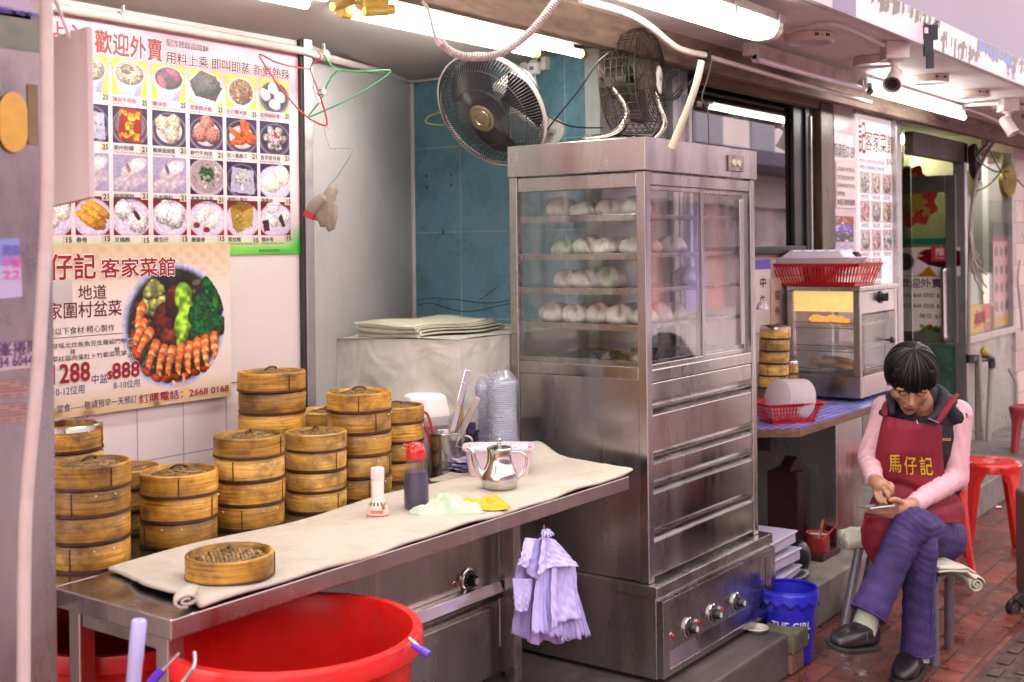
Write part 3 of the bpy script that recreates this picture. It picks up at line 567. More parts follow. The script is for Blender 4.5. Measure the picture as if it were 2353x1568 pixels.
# cloth on the table
CLOTH = M('cream_table_cloth', (.49, .44, .375), .9, var=.035, vs=6, bump=.8, bs=13, bd=.014, dirt=(.33, .25, .16), dscale=7, damt=.5)
CLX0, CLX1 = at(442, 1386, Z=TOPZ + .015).x, at(217, 1296, Z=TOPZ + .015).x
def cloth_pt(s, t):
    # s along the table, t from the front edge to the back
    x = 1.585 + (3.235 - 1.585) * s; y = 1.918 + .40 * t
    k = max(0, 1 - s * 3); x += ((CLX0 - 1.585) * (1 - t) + (CLX1 - 1.585) * t) * k * k + .006 * math.sin(9 * t) * max(0, 1 - 6 * s)
    y += .012 * math.sin(11 * s + 1) * t
    z = TOPZ + .012 + .003 * math.sin(17 * s + 5 * t) + .0022 * math.sin(41 * s * (1 + .2 * t)) * (1 - t) + .0035 * math.exp(-((t - .25 - .05 * math.sin(6 * s)) / .025) ** 2) + .003 * math.exp(-((t - .62 + .06 * math.sin(5 * s)) / .02) ** 2)
    z += .05 * math.exp(-((s - .985) / .05) ** 2 - ((t - .93) / .16) ** 2) + .012 * math.exp(-((s - 1.0) / .03) ** 2)
    if t < .05: z -= (.05 - t) / .05 * .004
    return Vector((x, y, z))
cl = MB().grid(cloth_pt, 90, 24)
cl.build('table_cloth', CLOTH, solid=.012, sub=1, bevel=0, smooth=60, label='long folded cream cloth laid along the front table', cat='cloth')
clo = bpy.data.objects['table_cloth']; c0 = at(425, 1384, Z=TOPZ + .022); dr_ = (at(392, 1362, Z=TOPZ + .022) - c0).normalized(); sd_ = Vector((-dr_.y, dr_.x, 0)); spr = [(.018 - .0008 * k, .62 * k - 1.6) for k in range(18)]
MB().grid(lambda s, t: c0 + sd_ * (spr[int(round(s * 17))][0] * math.cos(spr[int(round(s * 17))][1]) * 1.5) + UPV * (spr[int(round(s * 17))][0] * math.sin(spr[int(round(s * 17))][1]) * .75 + .006) + dr_ * (-.015 + .055 * t) + Vector((.03 * t * t, 0, 0)), 17, 6).build('curled_corner', CLOTH, clo, smooth=60, solid=.005)




# ================================================================ bamboo steamers
def bamboo(name, c1, c2, c3):
    m = bpy.data.materials.new(name); _mats[name] = m; m.use_nodes = True; n = m.node_tree.nodes; l = m.node_tree.links; b = n['Principled BSDF']
    tc = n.new('ShaderNodeTexCoord'); oi = n.new('ShaderNodeObjectInfo'); off = n.new('ShaderNodeVectorMath'); off.operation = 'MULTIPLY_ADD'
    l.new(oi.outputs['Random'], off.inputs[0]); off.inputs[1].default_value = (7, 5, 9); l.new(tc.outputs['Object'], off.inputs[2])
    def noise(sc, scale, det=6):
        mp = n.new('ShaderNodeMapping'); mp.inputs['Scale'].default_value = sc; l.new(off.outputs[0], mp.inputs[0])
        t = n.new('ShaderNodeTexNoise'); t.inputs['Scale'].default_value = scale; t.inputs['Detail'].default_value = det; t.inputs['Roughness'].default_value = .65; l.new(mp.outputs[0], t.inputs[0]); return t
    a = noise((1, 1, 26), 9); r = n.new('ShaderNodeValToRGB'); l.new(a.outputs[0], r.inputs[0]); e = r.color_ramp.elements
    e[0].position = .30; e[0].color = c3 + (1,); e[1].position = .68; e[1].color = c1 + (1,); x = e.new(.46); x.color = c2 + (1,)
    d = noise((1, 1, 1.2), 11, 8); r2 = n.new('ShaderNodeMapRange'); l.new(d.outputs[0], r2.inputs[0]); r2.inputs[1].default_value = .42; r2.inputs[2].default_value = .66; r2.inputs[3].default_value = 0; r2.inputs[4].default_value = .88
    mm = n.new('ShaderNodeMix'); mm.data_type = 'RGBA'; l.new(r2.outputs[0], mm.inputs[0]); l.new(r.outputs[0], mm.inputs[6]); mm.inputs[7].default_value = (.075, .027, .010, 1)
    sz = n.new('ShaderNodeSeparateXYZ'); l.new(tc.outputs['Object'], sz.inputs[0]); rim_ = n.new('ShaderNodeMath'); rim_.operation = 'SUBTRACT'; l.new(sz.outputs[2], rim_.inputs[0]); rim_.inputs[1].default_value = .029
    ab = n.new('ShaderNodeMath'); ab.operation = 'ABSOLUTE'; l.new(rim_.outputs[0], ab.inputs[0]); jit = noise((1, 1, .4), 7); ad = n.new('ShaderNodeMath'); ad.operation = 'MULTIPLY_ADD'; l.new(jit.outputs[0], ad.inputs[0]); ad.inputs[1].default_value = .034; l.new(ab.outputs[0], ad.inputs[2])
    rz_ = n.new('ShaderNodeMapRange'); l.new(ad.outputs[0], rz_.inputs[0]); rz_.inputs[1].default_value = .036; rz_.inputs[2].default_value = .052; rz_.inputs[3].default_value = 0; rz_.inputs[4].default_value = .7
    m2 = n.new('ShaderNodeMix'); m2.data_type = 'RGBA'; l.new(rz_.outputs[0], m2.inputs[0]); l.new(mm.outputs[2], m2.inputs[6]); m2.inputs[7].default_value = (.060, .022, .008, 1); mm = m2
    hv = n.new('ShaderNodeHueSaturation'); q = n.new('ShaderNodeMapRange'); l.new(oi.outputs['Random'], q.inputs[0]); q.inputs[3].default_value = .62; q.inputs[4].default_value = 1.25; l.new(q.outputs[0], hv.inputs['Value']); l.new(mm.outputs[2], hv.inputs['Color'])
    l.new(hv.outputs[0], b.inputs['Base Color']); b.inputs['Roughness'].default_value = .42
    bp = n.new('ShaderNodeBump'); bp.inputs['Strength'].default_value = .25; bp.inputs['Distance'].default_value = .002; l.new(a.outputs[0], bp.inputs['Height']); l.new(bp.outputs[0], b.inputs['Normal']); return m
BAM = bamboo('aged_bamboo', (.80, .46, .075), (.56, .28, .036), (.20, .075, .011))
BAML = bamboo('fresh_bamboo', (.80, .52, .14), (.62, .36, .07), (.32, .15, .028))
BIND = M('scorched_bamboo_edge', (.062, .023, .010), .5, var=.6, vs=40, rand=.3)
WEAVE = tile_mat('woven_bamboo', (.30, .175, .055), (.07, .035, .012), .03, .0085, 0, 1, mw=.0011, var=.4, rough=.55, bump=.9, cvar=.45)
NAIL = M('nail_head', (.7, .66, .62), .3, .8, var=.1)
def steamer(R=.088, h=.06, mat=None, rim=False):
    o = MB().lathe([(R - .012, .004), (R - .001, .003), (R, .006), (R, h * .30), (R + .0012, h * .31), (R + .0012, h - .006), (R - .002, h - .001), (R - .006, h), (R - .010, h - .002), (R - .012, h - .01), (R - .012, .004)], n=44).build('bamboo_steamer', mat or BAM, smooth=40)
    MB().lathe([(R - .004, .0), (R + .0018, .001), (R + .0024, .0072), (R - .002, .009)], n=44).build('binding', BIND, o, smooth=40, local=True)
    MB().lathe([(0, .012), (R - .012, .012)], n=24).build('slat_floor', WEAVE, o, smooth=0, local=True)
    s = MB()
    for k in range(1):
        a = 4.15
        s.obox((math.cos(a) * (R + .002), math.sin(a) * (R + .002), h * .5), (math.cos(a), math.sin(a), 0), (-math.sin(a), math.cos(a), 0), (0, 0, 1), .0009, .0011, h * .43)
    s.build('overlap_seam', BIND, o, smooth=0, local=True)
    for a in (3.55, 4.75, 5.25): 
        MB().ball((math.cos(a) * (R + .002), math.sin(a) * (R + .002), h * .82), .0026, n=8, m=6).build('nail', NAIL, o, local=True)
    if rim: MB().lathe([(R - .012, h - .012), (R - .012, h + .004), (R - .003, h + .006), (R + .002, h + .002), (R + .002, h - .008)], n=44).build('metal_rim', CHROME, o, local=True)
    return o
def lid(R=.091, h=.05, mat=None):
    o = MB().lathe([(R - .004, 0), (R, .001), (R, h - .003), (R - .003, h), (R - .007, h), (R - .009, h - .003), (R - .009, .003), (R - .004, 0)], n=44).build('steamer_lid', mat or BAM, smooth=40)
    MB().lathe([(R - .003, -.001), (R + .0015, 0), (R + .0018, .005), (R - .002, .006)], n=44).build('binding', BIND, o, smooth=40, local=True)
    d = MB(); prof = [(R - .009, h * .55)] + [(rr, h * .55 + .026 * (1 - (rr / R) ** 2)) for rr in [R * .86 * (1 - k / 8) for k in range(9)]]
    d.lathe(prof, n=36); 
    for k in range(15):                                   # upper strips of the weave
        x = (k - 7) * R * .118
        for sgn in (0, 1):
            w = R * .045; L = math.sqrt(max(0, (R * .84) ** 2 - x * x)); pts = []
            for i in range(13):
                t = -L + 2 * L * i / 12; px, py = (x, t) if sgn else (t, x)
                z = h * .55 + .0265 * (1 - ((px * px + py * py) / R / R)) + .0016 * math.sin(i * 1.57 + k * 2.1 + sgn * 3.1)
                pts.append((px, py, z))
            ax = Vector((1, 0, 0)) if sgn else Vector((0, 1, 0)); q = [Vector(p) for p in pts]
            d.add([p + ax * s_ * w for p in q for s_ in (-1, 1)], [(2 * i, 2 * i + 1, 2 * i + 3, 2 * i + 2) for i in range(12)])
    rz = Matrix.Rotation(.6, 3, 'Z'); d.v = [tuple(rz @ Vector(p)) for p in d.v]
    d.build('woven_top', WEAVE, o, smooth=30, local=True)
    zt = h * .55 + .026
    MB().tube([(-.021, .004, zt - .004), (-.016, 0, zt + .005), (0, -.003, zt + .008), (.016, 0, zt + .005), (.021, .004, zt - .004)], .003, 7, smooth=2).build('loop_handle', BIND, o, local=True)
    s = MB(); a = 4.5
    for k in range(1): s.obox((math.cos(a + k * .09) * (R + .001), math.sin(a + k * .09) * (R + .001), h * .5), (math.cos(a), math.sin(a), 0), (-math.sin(a), math.cos(a), 0), (0, 0, 1), .001, .0011, h * .42)
    s.build('overlap_seam', BIND, o, smooth=0, local=True)
    return o
ORD = ['lowest', 'second lowest', 'third from the bottom', 'fourth from the bottom', 'fifth from the bottom', 'sixth from the bottom', 'seventh from the bottom']
PROT = {}
def proto(kind, fresh, rim=False):
    k = (kind, fresh, rim)
    if k not in PROT: PROT[k] = (lid(mat=BAML if fresh else BAM) if kind == 'lid' else steamer(mat=BAML if fresh else BAM, rim=rim)); return PROT[k]
    return dup(PROT[k])
def stack(x, y, r, th, n, lidh, desc, z=TOPZ - .002, fresh=(), rim_top=False, a0=0, grp='bamboo steamers stacked on the steel counter', lgrp='bamboo steamer lids', lean=(0, 0)):
    zz = z
    for i in range(n):
        last = i == n - 1
        o = proto('tier', i in fresh, rim_top and last)
        o.location = (x + lean[0] * i + (hsh(x, i) - .5) * .004, y + lean[1] * i, zz); o.rotation_euler = ((hsh(x, i, 3) - .5) * .022, (hsh(y, i, 5) - .5) * .022, a0 + (hsh(y, i) - .5) * 3.4); o.scale = (r / .088, r / .088, th / .06)
        w = 'topmost' if last and not lidh else ORD[i]
        if n == 1: w = 'single'
        tag(o, '%s steamer in %s' % (w, desc), 'bamboo steamer', grp); zz += th + .0008
    if lidh:
        o = proto('lid', n in fresh); o.location = (x + .001, y, zz + .001); o.rotation_euler = (0, 0, a0 + (hsh(y, 9) - .5) * 1.6); o.scale = (r / .0885, r / .0885, lidh / .05)
        tag(o, 'woven bamboo lid on top of %s' % desc, 'steamer lid', lgrp)
stack(1.640, 2.432, .089, .0605, 3, .053, 'the big stack nearest the left pillar', a0=.4)
stack(1.892, 2.432, .092, .0605, 2, .055, 'the low stack behind the loose lid', a0=-.2)
stack(2.117, 2.430, .090, .0605, 3, .053, 'the four-high stack below the phone number', fresh=(2,), a0=.1)
stack(2.350, 2.420, .083, .0550, 3, .048, 'the pale stack left of the pepper bottle', fresh=(0, 1, 2, 3), a0=.9)
stack(2.545, 2.440, .092, .0620, 4, .054, 'the tall stack behind the pepper bottle', a0=-.5, fresh=(1,))
stack(2.370, 2.620, .095, .0625, 5, .054, 'the tallest stack reaching over the poster corner', a0=.2)
stack(2.620, 2.645, .090, .0590, 3, .048, 'the stack between the two tall ones', fresh=(3,), a0=.7)
stack(2.800, 2.525, .085, .0590, 3, .050, 'the stack behind the steel mug', a0=-.1)
stack(1.700, 2.615, .085, .0590, 5, 0, 'the open stack at the far left under the poster', rim_top=True, fresh=(3,), a0=.3)
stack(1.900, 2.660, .088, .0560, 2, .048, 'the pale short stack against the white tiles', fresh=(0, 1, 2), a0=1.1)
stack(2.080, 2.620, .080, .0640, 2, 0, 'the dark pair hidden behind the four-high stack', a0=.5)
lz = lid(R=.094, h=.05); lq = at(505, 1352, Z=.848) + FWD * .09
lz.location = (lq.x, lq.y, .8505); lz.rotation_euler = (0, 0, 1.0); tag(lz, 'loose round bamboo lid lying alone on the cream table cloth', 'steamer lid', 'bamboo steamer lids')
# ================================================================ things on the table and counter
def prof_thing(): pass
# soy bottle
q = at(955, 1170, Z=.85) + FWD * .03; sy = thing('sauce_bottle', 'dark soy sauce squeeze bottle with red cap beside the green rag', 'bottle', (q.x, q.y, .846)); z = .846
MB().lathe([(0, 0), (.030, 0), (.0345, .004), (.0345, .02), (.034, .07), (.031, .105), (.026, .132), (.0255, .138), (0, .138)], (q.x, q.y, z), n=32).build('bottle_body', glass_mat('milky_bottle', (.88, .84, .86), rough=.2, fog=(.04, .12), fogc=(.8, .72, .74), gl=.05), sy)
MB().lathe([(0, .003), (.0315, .003), (.0328, .02), (.0322, .07), (.0296, .100), (0, .1005)], (q.x, q.y, z), n=32).build('sauce', M('soy_sauce', (.045, .032, .105), .15, var=.1), sy)
cp = MB().lathe([(.0275, .134), (.0275, .152), (.0265, .160), (.021, .172), (.010, .179), (0, .180)], (q.x, q.y, z), n=28)
cp.cyl(Vector((q.x, q.y, z + .168)) + RGT * -.012, Vector((q.x, q.y, z + .173)) + RGT * -.034, .006, .0035, 10)
cp.build('cap', M('red_plastic_cap', (.55, .012, .016), .22, var=.06, coat=.4), sy)
# pepper bottle
q = at(866, 1188, Z=.85) + FWD * .025; pp = thing('pepper_bottle', 'small white pepper shaker bottle with printed label on the cloth', 'bottle', (q.x, q.y, .846))
PEP = M('ivory_plastic', (.74, .66, .60), .35, var=.04); c0 = (q.x, q.y, z)
MB().lathe([(0, 0), (.027, 0), (.0285, .004), (.0285, .010), (.026, .028), (.019, .042), (.0165, .05), (.0165, .10), (.0145, .103)], c0, n=28).build('bottle_body', PEP, pp)
MB().lathe([(.0175, .098), (.0180, .103), (.0180, .124), (.0165, .128), (0, .1285)], c0, n=24).build('cap', M('white_screw_cap', (.76, .68, .64), .4, var=.03), pp)
c = Can(90, 30, (.93, .86, .80)); c.put((c.y > .72).astype(float) * (np.sin(c.x * 50) > -.3), (.25, .55, .30)); c.ell(.70, .66, .05, .2, (.85, .15, .1)); c.ell(.74, .62, .03, .12, (.95, .45, .2)); c.put((c.y < .10).astype(float), (.85, .2, .15))
def pl(x, y):
    a = math.atan2(-FWD.y, -FWD.x) + (x - .5) * 3.4; zz = .004 + .036 * y; r = .0288 if zz < .011 else .0288 - (zz - .011) / .017 * .0026 if zz < .028 else .0264 - (zz - .028) / .014 * .0068
    return Vector((q.x + math.cos(a) * r, q.y + math.sin(a) * r, z + zz))
lb = picture('label', c, (0, 0, 0), (0, 0, 0), (0, 0, 0), 1, 1, pp, .35, fn=pl)
def pc(x, y, zz): 
    v = pl(.5 + x, .22 + y); return v + (v - Vector((q.x, q.y, v.z))).normalized() * (.0006 + zz * .3)
text_mesh('PEPPER', .34, (0, 0, 0), (1, 0, 0), (0, 1, 0), M('red_print', (.6, .03, .02), .5, var=0), lb, 'lettering', bold=.02, width=.36, align='CENTER', curve=pc)
# teapot
q = at(1148, 1131, Z=.848) + FWD * .045; tp = thing('teapot', 'small pear shaped stainless steel teapot with long spout', 'teapot', (q.x, q.y, .847)); c0 = (q.x, q.y, .847)
POT = M('teapot_steel', (.62, .60, .58), .17, 1, var=.08, rvar=.06)
MB().lathe([(0, 0), (.040, 0), (.050, .010), (.054, .028), (.050, .050), (.040, .070), (.0355, .085), (.0345, .112), (.037, .118), (.035, .119), (.033, .117)], c0, n=40).build('pot_body', POT, tp)
L = MB().lathe([(.0375, .1185), (.036, .122), (.020, .127), (.005, .1285), (.0042, .135), (.007, .139), (.007, .145), (.004, .148), (0, .148)], c0, n=32).build('lid', POT, tp)
b_ = Vector(c0); r_ = RGT; 
MB().tube([b_ - r_ * .040 + UPV * .035, b_ - r_ * .062 + UPV * .052, b_ - r_ * .072 + UPV * .085, b_ - r_ * .078 + UPV * .112, b_ - r_ * .092 + UPV * .122], [.014, .011, .0085, .006, .0055], 14, smooth=2).build('spout', POT, tp)
MB().tube([b_ + r_ * .036 + UPV * .108, b_ + r_ * .068 + UPV * .108, b_ + r_ * .082 + UPV * .086, b_ + r_ * .070 + UPV * .05, b_ + r_ * .050 + UPV * .026], .0042, 8, smooth=2).build('handle', POT, tp)
MB().obox(b_ + r_ * .040 + UPV * .121, r_, FWD, UPV, .012, .004, .002).build('hinge', POT, tp, smooth=0, bevel=.001)
# steel mug with tongs and spatula
q = at(1022, 1090, Z=.835) + FWD * .055; mg = thing('steel_mug', 'large stainless mug holding tongs and a wooden spatula', 'mug', (q.x, q.y, .829)); mz = .829; mq = Vector((q.x, q.y, mz))
MB().lathe([(0, .001), (.050, 0), (.052, .004), (.052, .128), (.054, .130), (.052, .132), (.0505, .128), (.0505, .006), (0, .005)], mq, n=40).build('mug_body', STEEL_V, mg)
MB().tube([mq + RGT * .050 + UPV * .118, mq + RGT * .083 + UPV * .115, mq + RGT * .090 + UPV * .085, mq + RGT * .082 + UPV * .05, mq + RGT * .052 + UPV * .04], .0045, 8, smooth=2).build('handle', STEEL_V, mg)
def tool(p0, p1, w, t, name, mat, label, cat, tip=None):
    p0, p1 = Vector(p0), Vector(p1); d = (p1 - p0).normalized(); sd_ = d.cross(FWD).normalized(); up_ = sd_.cross(d)
    o = MB().obox((p0 + p1) / 2, sd_, up_, d, w, t, (p1 - p0).length / 2).build(name, mat, smooth=0, bevel=min(w, t) * .4, label=label, cat=cat); return o, d, sd_, up_
def D_at(u, v, d): return at(u, v, D=d)
md = (mq - Vector((0, 0, EYE))).dot(FWD)
o, d, s_, u_ = tool(mq + UPV * .01 + RGT * -.01, at(1076, 850, D=md + .03), .011, .007, 'tongs', CHROME, 'bright steel food tongs standing tallest in the mug', 'tongs')
MB().tube([at(1058, 880, D=md + .018), at(1080, 884, D=md + .015)], .002, 6).build('tong_ring', CHROME, o)
MB().box(0, .0001, 0, .0001, 0, .0001) 
o, d, s_, u_ = tool(mq + UPV * .012 + RGT * -.012 - FWD * .02, at(1100, 912, D=md - .03), .011, .009, 'tongs', STEEL_V, 'dark hollow steel tongs leaning lowest to the right in the mug', 'tongs')
MB().obox(at(1100, 912, D=md - .03) + d * .0002, s_, u_, d, .009, .007, .0006).build('hollow_shade_cap', BLACKP, o, smooth=0)  # black plate stands in for the shade inside the hollow handle
MB().tube([at(1042, 1025, D=md - .04), at(1066, 1030, D=md - .04)], .0018, 6).build('tong_ring', CHROME, o)
pts = [at(u, v, D=md - .005) for u, v in ((1026, 1030), (1040, 1034), (1066, 990), (1072, 976), (1066, 960), (1064, 930), (1057, 930), (1058, 962), (1052, 975))]
MB().prism([Vector(mq + UPV * .03 + RGT * -.01), Vector(mq + UPV * .03 + RGT * .01)] + pts[1:] + [pts[0]], FWD * .006).build('spatula', M('spatula_wood', (.30, .20, .045), .5, var=.3, stretch=(1, 1, .2), vs=30), smooth=0, bevel=.0015, label='flat olive brown wooden spatula standing in the steel mug', cat='spatula')
MB().tube([at(u, v, D=md - .02) for u, v in ((1000, 1040), (996, 1000), (985, 955), (974, 945), (968, 960), (978, 985), (990, 1020), (992, 1050))], .0042, 8, smooth=2).build('scissors', M('red_scissor_handle', (.55, .02, .02), .3, var=.05), label='red scissor handle poking out of the steel mug', cat='scissors')
MB().tube([at(1079, 1020, D=md - .055), at(1072, 1110, D=md - .055)], .0016, 6).build('skewer', CHROME, label='thin steel skewer standing against the mug handle', cat='skewer')
# foam box, plastic tub, bags of cups
FOAM = M('white_foam', (.80, .74, .76), .6, var=.03, bump=.1, bs=120)
q = at(984, 985, D=3.99); MB().lathe([(.070, -.16), (.074, .0), (.088, .02), (.094, .05), (.078, .112), (.060, .122), (0, .124)], (q.x, q.y, q.z + .0), n=8, sx=1.1).build('foam_box', FOAM, smooth=20, bevel=.006, label='white foam takeaway box behind the steel mug', cat='box')
q = at(1146, 1050, D=3.72); bk = thing('plastic_tub', 'pale pink plastic tub of tissue behind the teapot', 'tub', (q.x, q.y, .846))
PINK = M('pale_pink_plastic', (.72, .56, .62), .35, var=.05, sss=.0)
tb_ = MB(); ax_, ay_ = RGT, FWD
def ring(hx, hy, zz, n=28, k=.35):
    out = []
    for i in range(n):
        a = 2 * PI * i / n; cx, sx_ = math.cos(a), math.sin(a)
        out.append(Vector((q.x, q.y, zz)) + ax_ * hx * math.copysign(abs(cx) ** k, cx) + ay_ * hy * math.copysign(abs(sx_) ** k, sx_))
    return out
rs_ = [ring(.092, .055, .846), ring(.104, .064, .930), ring(.112, .070, .932), ring(.112, .070, .925), ring(.101, .061, .924), ring(.089, .052, .850), ring(.001, .001, .850)]
n_ = 28; tb_.add([p for r in rs_ for p in r], [(j * n_ + i, j * n_ + (i + 1) % n_, (j + 1) * n_ + (i + 1) % n_, (j + 1) * n_ + i) for j in range(6) for i in range(n_)])
tb_.build('tub_body', PINK, bk)
ts = MB().grid(lambda s, t: Vector((q.x, q.y, .915 + .02 * math.sin(9 * s + 3 * t) * math.sin(7 * t))) + ax_ * (.18 * s - .09) + ay_ * (.10 * t - .05), 26, 16)
ts.build('tissue', M('white_tissue', (.78, .74, .80), .8, var=.03), solid=.001, label='crumpled white tissue filling the pale pink tub', cat='tissue')
BAG = glass_mat('thin_plastic_bag', (.93, .92, .98), rough=.12, fog=(.12, .45), fogc=(.72, .70, .85), streak=(1, 1, 3), fs=14, gl=.12)
def bag(u0, u1, v0, v1, d, label, tint):
    c = (at(u0, v0, D=d) + at(u1, v1, D=d)) / 2; r = (u1 - u0) / F_PX * d / 2; h = (v1 - v0) / F_PX * d; z0 = c.z - h / 2
    o = thing('bag_of_lids', label, 'bag', (c.x, c.y, z0))
    MB().grid(lambda s, t: Vector((c.x, c.y, z0 + h * t)) + (RGT * math.cos(2 * PI * s) + FWD * math.sin(2 * PI * s)) * (r * (1 + .06 * math.sin(12 * s + 9 * t) + .05 * math.sin(31 * s)) * (1 if t < .86 else 1 - (t - .86) * 4.0)), 40, 26).build('plastic_film', BAG, o, smooth=60)
    s2 = MB(); k = int(h / .006)
    for i in range(k - 5): s2.lathe([(r * .80, 0), (r * .9, .001), (r * .9, .0045), (r * .78, .005)], (c.x, c.y, z0 + i * .006), n=26)
    s2.build('stacked_lids', M('pale_lids_' + tint, (.60, .60, .72) if tint == 'v' else (.52, .62, .62), .4, var=.05), o); return o
bag(1092, 1140, 862, 1040, 3.98, 'violet tinted bag of stacked cup lids behind the mug', 'v')
bag(1120, 1190, 850, 1045, 3.86, 'tall clear bag of stacked cup lids touching the steel cabinet', 'g')
MB().box(2.98, 3.30, 2.35, 2.60, .70, .80).build('box_shelf', STEEL_V, smooth=0, bevel=.003, label='small steel shelf between the counter and the cabinet', cat='shelf')
MB().obox(at(1082, 985, D=3.85), RGT, UPV, FWD, .016, .020, .01).build('clip_box', M('navy_plastic', (.015, .012, .06), .4), smooth=0, bevel=.004, label='small dark navy plastic piece behind the mug handle', cat='clip')
# crumpled rags
def rag(name, c, rx, ry, h, mat, label, cat, seed, ax=None):
    ax = ax or RGT; ay = Vector((-ax.y, ax.x, 0)); rs = np.random.RandomState(seed); ph = rs.rand(8) * 6.3
    def f(s, t):
        a = 2 * PI * s; rr = t * (1 + .14 * math.sin(2 * a + ph[6]) + .10 * math.sin(3 * a + ph[0]) + .06 * math.sin(7 * a + ph[1]))
        X_, Y_ = rr * math.cos(a), rr * math.sin(a)
        z = h * (1 - t ** 3) * (.50 + .16 * math.sin(5 * X_ + 3 * Y_ + ph[2]) + .14 * math.sin(9 * Y_ - 4 * X_ + ph[3]) + .07 * math.sin(13 * X_ + 6 * math.sin(3 * Y_) + ph[4]) + .03 * math.sin(22 * X_ + 9 * Y_ + ph[5]))
        return Vector(c) + ax * rx * rr * math.cos(a) + ay * ry * rr * math.sin(a) + UPV * max(.001, z)
    return MB().grid(f, 72, 24).build(name, mat, smooth=70, solid=.003, sub=1, label=label, cat=cat)
GREEN = M('pale_green_rag', (.50, .62, .47), .9, var=.08, bump=.2, bs=200); YEL = M('yellow_rag', (.72, .45, .04), .9, var=.15, bump=.2, bs=200)
rag('rag', at(1030, 1183, Z=.846) + FWD * .03, .088, .054, .062, GREEN, 'crumpled pale green rag on the cream cloth', 'rag', 3)
rag('rag', at(1115, 1172, Z=.846) + FWD * .025, .066, .036, .044, YEL, 'bright yellow rag tucked behind the green rag', 'rag', 8)
rag('rag', at(1060, 1106, Z=.830) + FWD * .03, .115, .038, .024, M('dull_grey_rag', (.40, .36, .30), .9, var=.1, bump=.2), 'long dull grey rag under the steel mug', 'rag', 12)
NAP = M('violet_paper', (.56, .50, .80), .75, var=.05, vs=20)
def sheets(name, c, mat, label, cat, n, w, hgt, seed, grp=None):
    rs = np.random.RandomState(seed); mb = MB()
    for k in range(n):
        a = rs.rand() * 2.6; ax = Vector((math.cos(a), math.sin(a), 0)); ay = Vector((-ax.y, ax.x, 0)); p = rs.rand(3) * 6
        mb.grid(lambda s, t: Vector(c) + ax * w * (s - .5) + ay * w * (t - .5) + UPV * (.003 + hgt * k / n + .35 * hgt * (math.sin(4 * s + p[0]) * math.sin(3 * t + p[1]) * .5 + .5) * (abs(s - .5) + abs(t - .5))), 8, 8)
    return mb.build(name, mat, smooth=60, solid=.0008, label=label, cat=cat)
sheets('napkin', at(1068, 1085, Z=.845) + FWD * .03, NAP, 'crumpled violet paper napkins at the foot of the steel mug', 'napkins', 6, .085, .034, 4)
# violet bags hanging from the table edge
hb = thing('bag_bundle', 'bundle of thin violet plastic bags hanging from the table edge', 'plastic bags', at(1250, 1225, Y=1.905))
VB = M('violet_bag_film', (.50, .45, .82), .42, var=.08, vs=14, sss=.0, spec=.4, trans=.0)
root_ = at(1250, 1232, Y=1.90)
def sheet(u0, v0, u1, v1, u2, v2, u3, v3, y0, y1, folds, amp, seed, nm='bag'):
    """one limp bag: four picture corners, hung a little apart in depth, rippled"""
    P = [at(u, v, Y=yy) for (u, v), yy in (((u0, v0), y0), ((u1, v1), y0), ((u2, v2), y1), ((u3, v3), y1))]; rs = np.random.RandomState(seed); ph = rs.rand(4) * 6
    def f(s, t):
        p = (P[0] * (1 - s) + P[1] * s) * (1 - t) + (P[3] * (1 - s) + P[2] * s) * t
        g_ = (.3 + .7 * t)
        return p + Vector((.0, -1, 0)) * amp * g_ * (math.sin(folds * s * PI + ph[0] + 1.3 * t) + .5 * math.sin(2.3 * folds * s * PI + ph[1]) + .35 * math.sin(5 * t + ph[2]) + .13 * math.sin(23 * s + 19 * t + ph[3]) + .12 * math.sin(31 * t - 14 * s + ph[0]) + .10 * math.sin(47 * s - 29 * t + ph[1])) + UPV * .006 * math.sin(folds * s * 2.1 + ph[3]) * t
    return MB().grid(f, 48, 22).build(nm, VB, hb, smooth=70, solid=.0008)
sheet(1205, 1250, 1262, 1232, 1256, 1470, 1180, 1462, 1.93, 1.92, 3, .006, 1)
sheet(1190, 1285, 1240, 1262, 1262, 1395, 1172, 1380, 1.915, 1.905, 2, .008, 9)
sheet(1238, 1236, 1262, 1236, 1296, 1478, 1212, 1476, 1.915, 1.905, 5, .006, 2)
sheet(1236, 1290, 1268, 1276, 1300, 1468, 1226, 1452, 1.89, 1.865, 13, .006, 3)
sheet(1262, 1280, 1300, 1270, 1356, 1462, 1290, 1474, 1.89, 1.865, 10, .006, 4)
sheet(1244, 1228, 1272, 1240, 1326, 1300, 1236, 1318, 1.895, 1.86, 2, .009, 5)
sheet(1208, 1236, 1250, 1240, 1236, 1330, 1186, 1300, 1.90, 1.88, 2, .009, 6)
sheet(1268, 1300, 1322, 1290, 1338, 1420, 1262, 1440, 1.875, 1.852, 3, .010, 7)
sheet(1180, 1330, 1226, 1330, 1222, 1400, 1184, 1404, 1.89, 1.88, 1.5, .007, 8)
kn = MB()
for k in range(16):
    a = hsh(k, 2) * 6.28; kn.tube([root_ + UPV * -.006, root_ + Vector((math.cos(a) * .012, -.008 + math.sin(a) * .008, .008 + .01 * hsh(k))), root_ + Vector((math.cos(a) * .026, -.012 + math.sin(a) * .012, -.004 + .014 * hsh(k, 5)))], [.005, .004, .0015], 5)
kn.build('tied_end', VB, hb)
MB().tube([root_ + UPV * .03, root_ + UPV * .004, root_ + Vector((.012, -.004, -.012))], .0018, 6).build('string', M('tan_string', (.35, .25, .12), .8), hb)
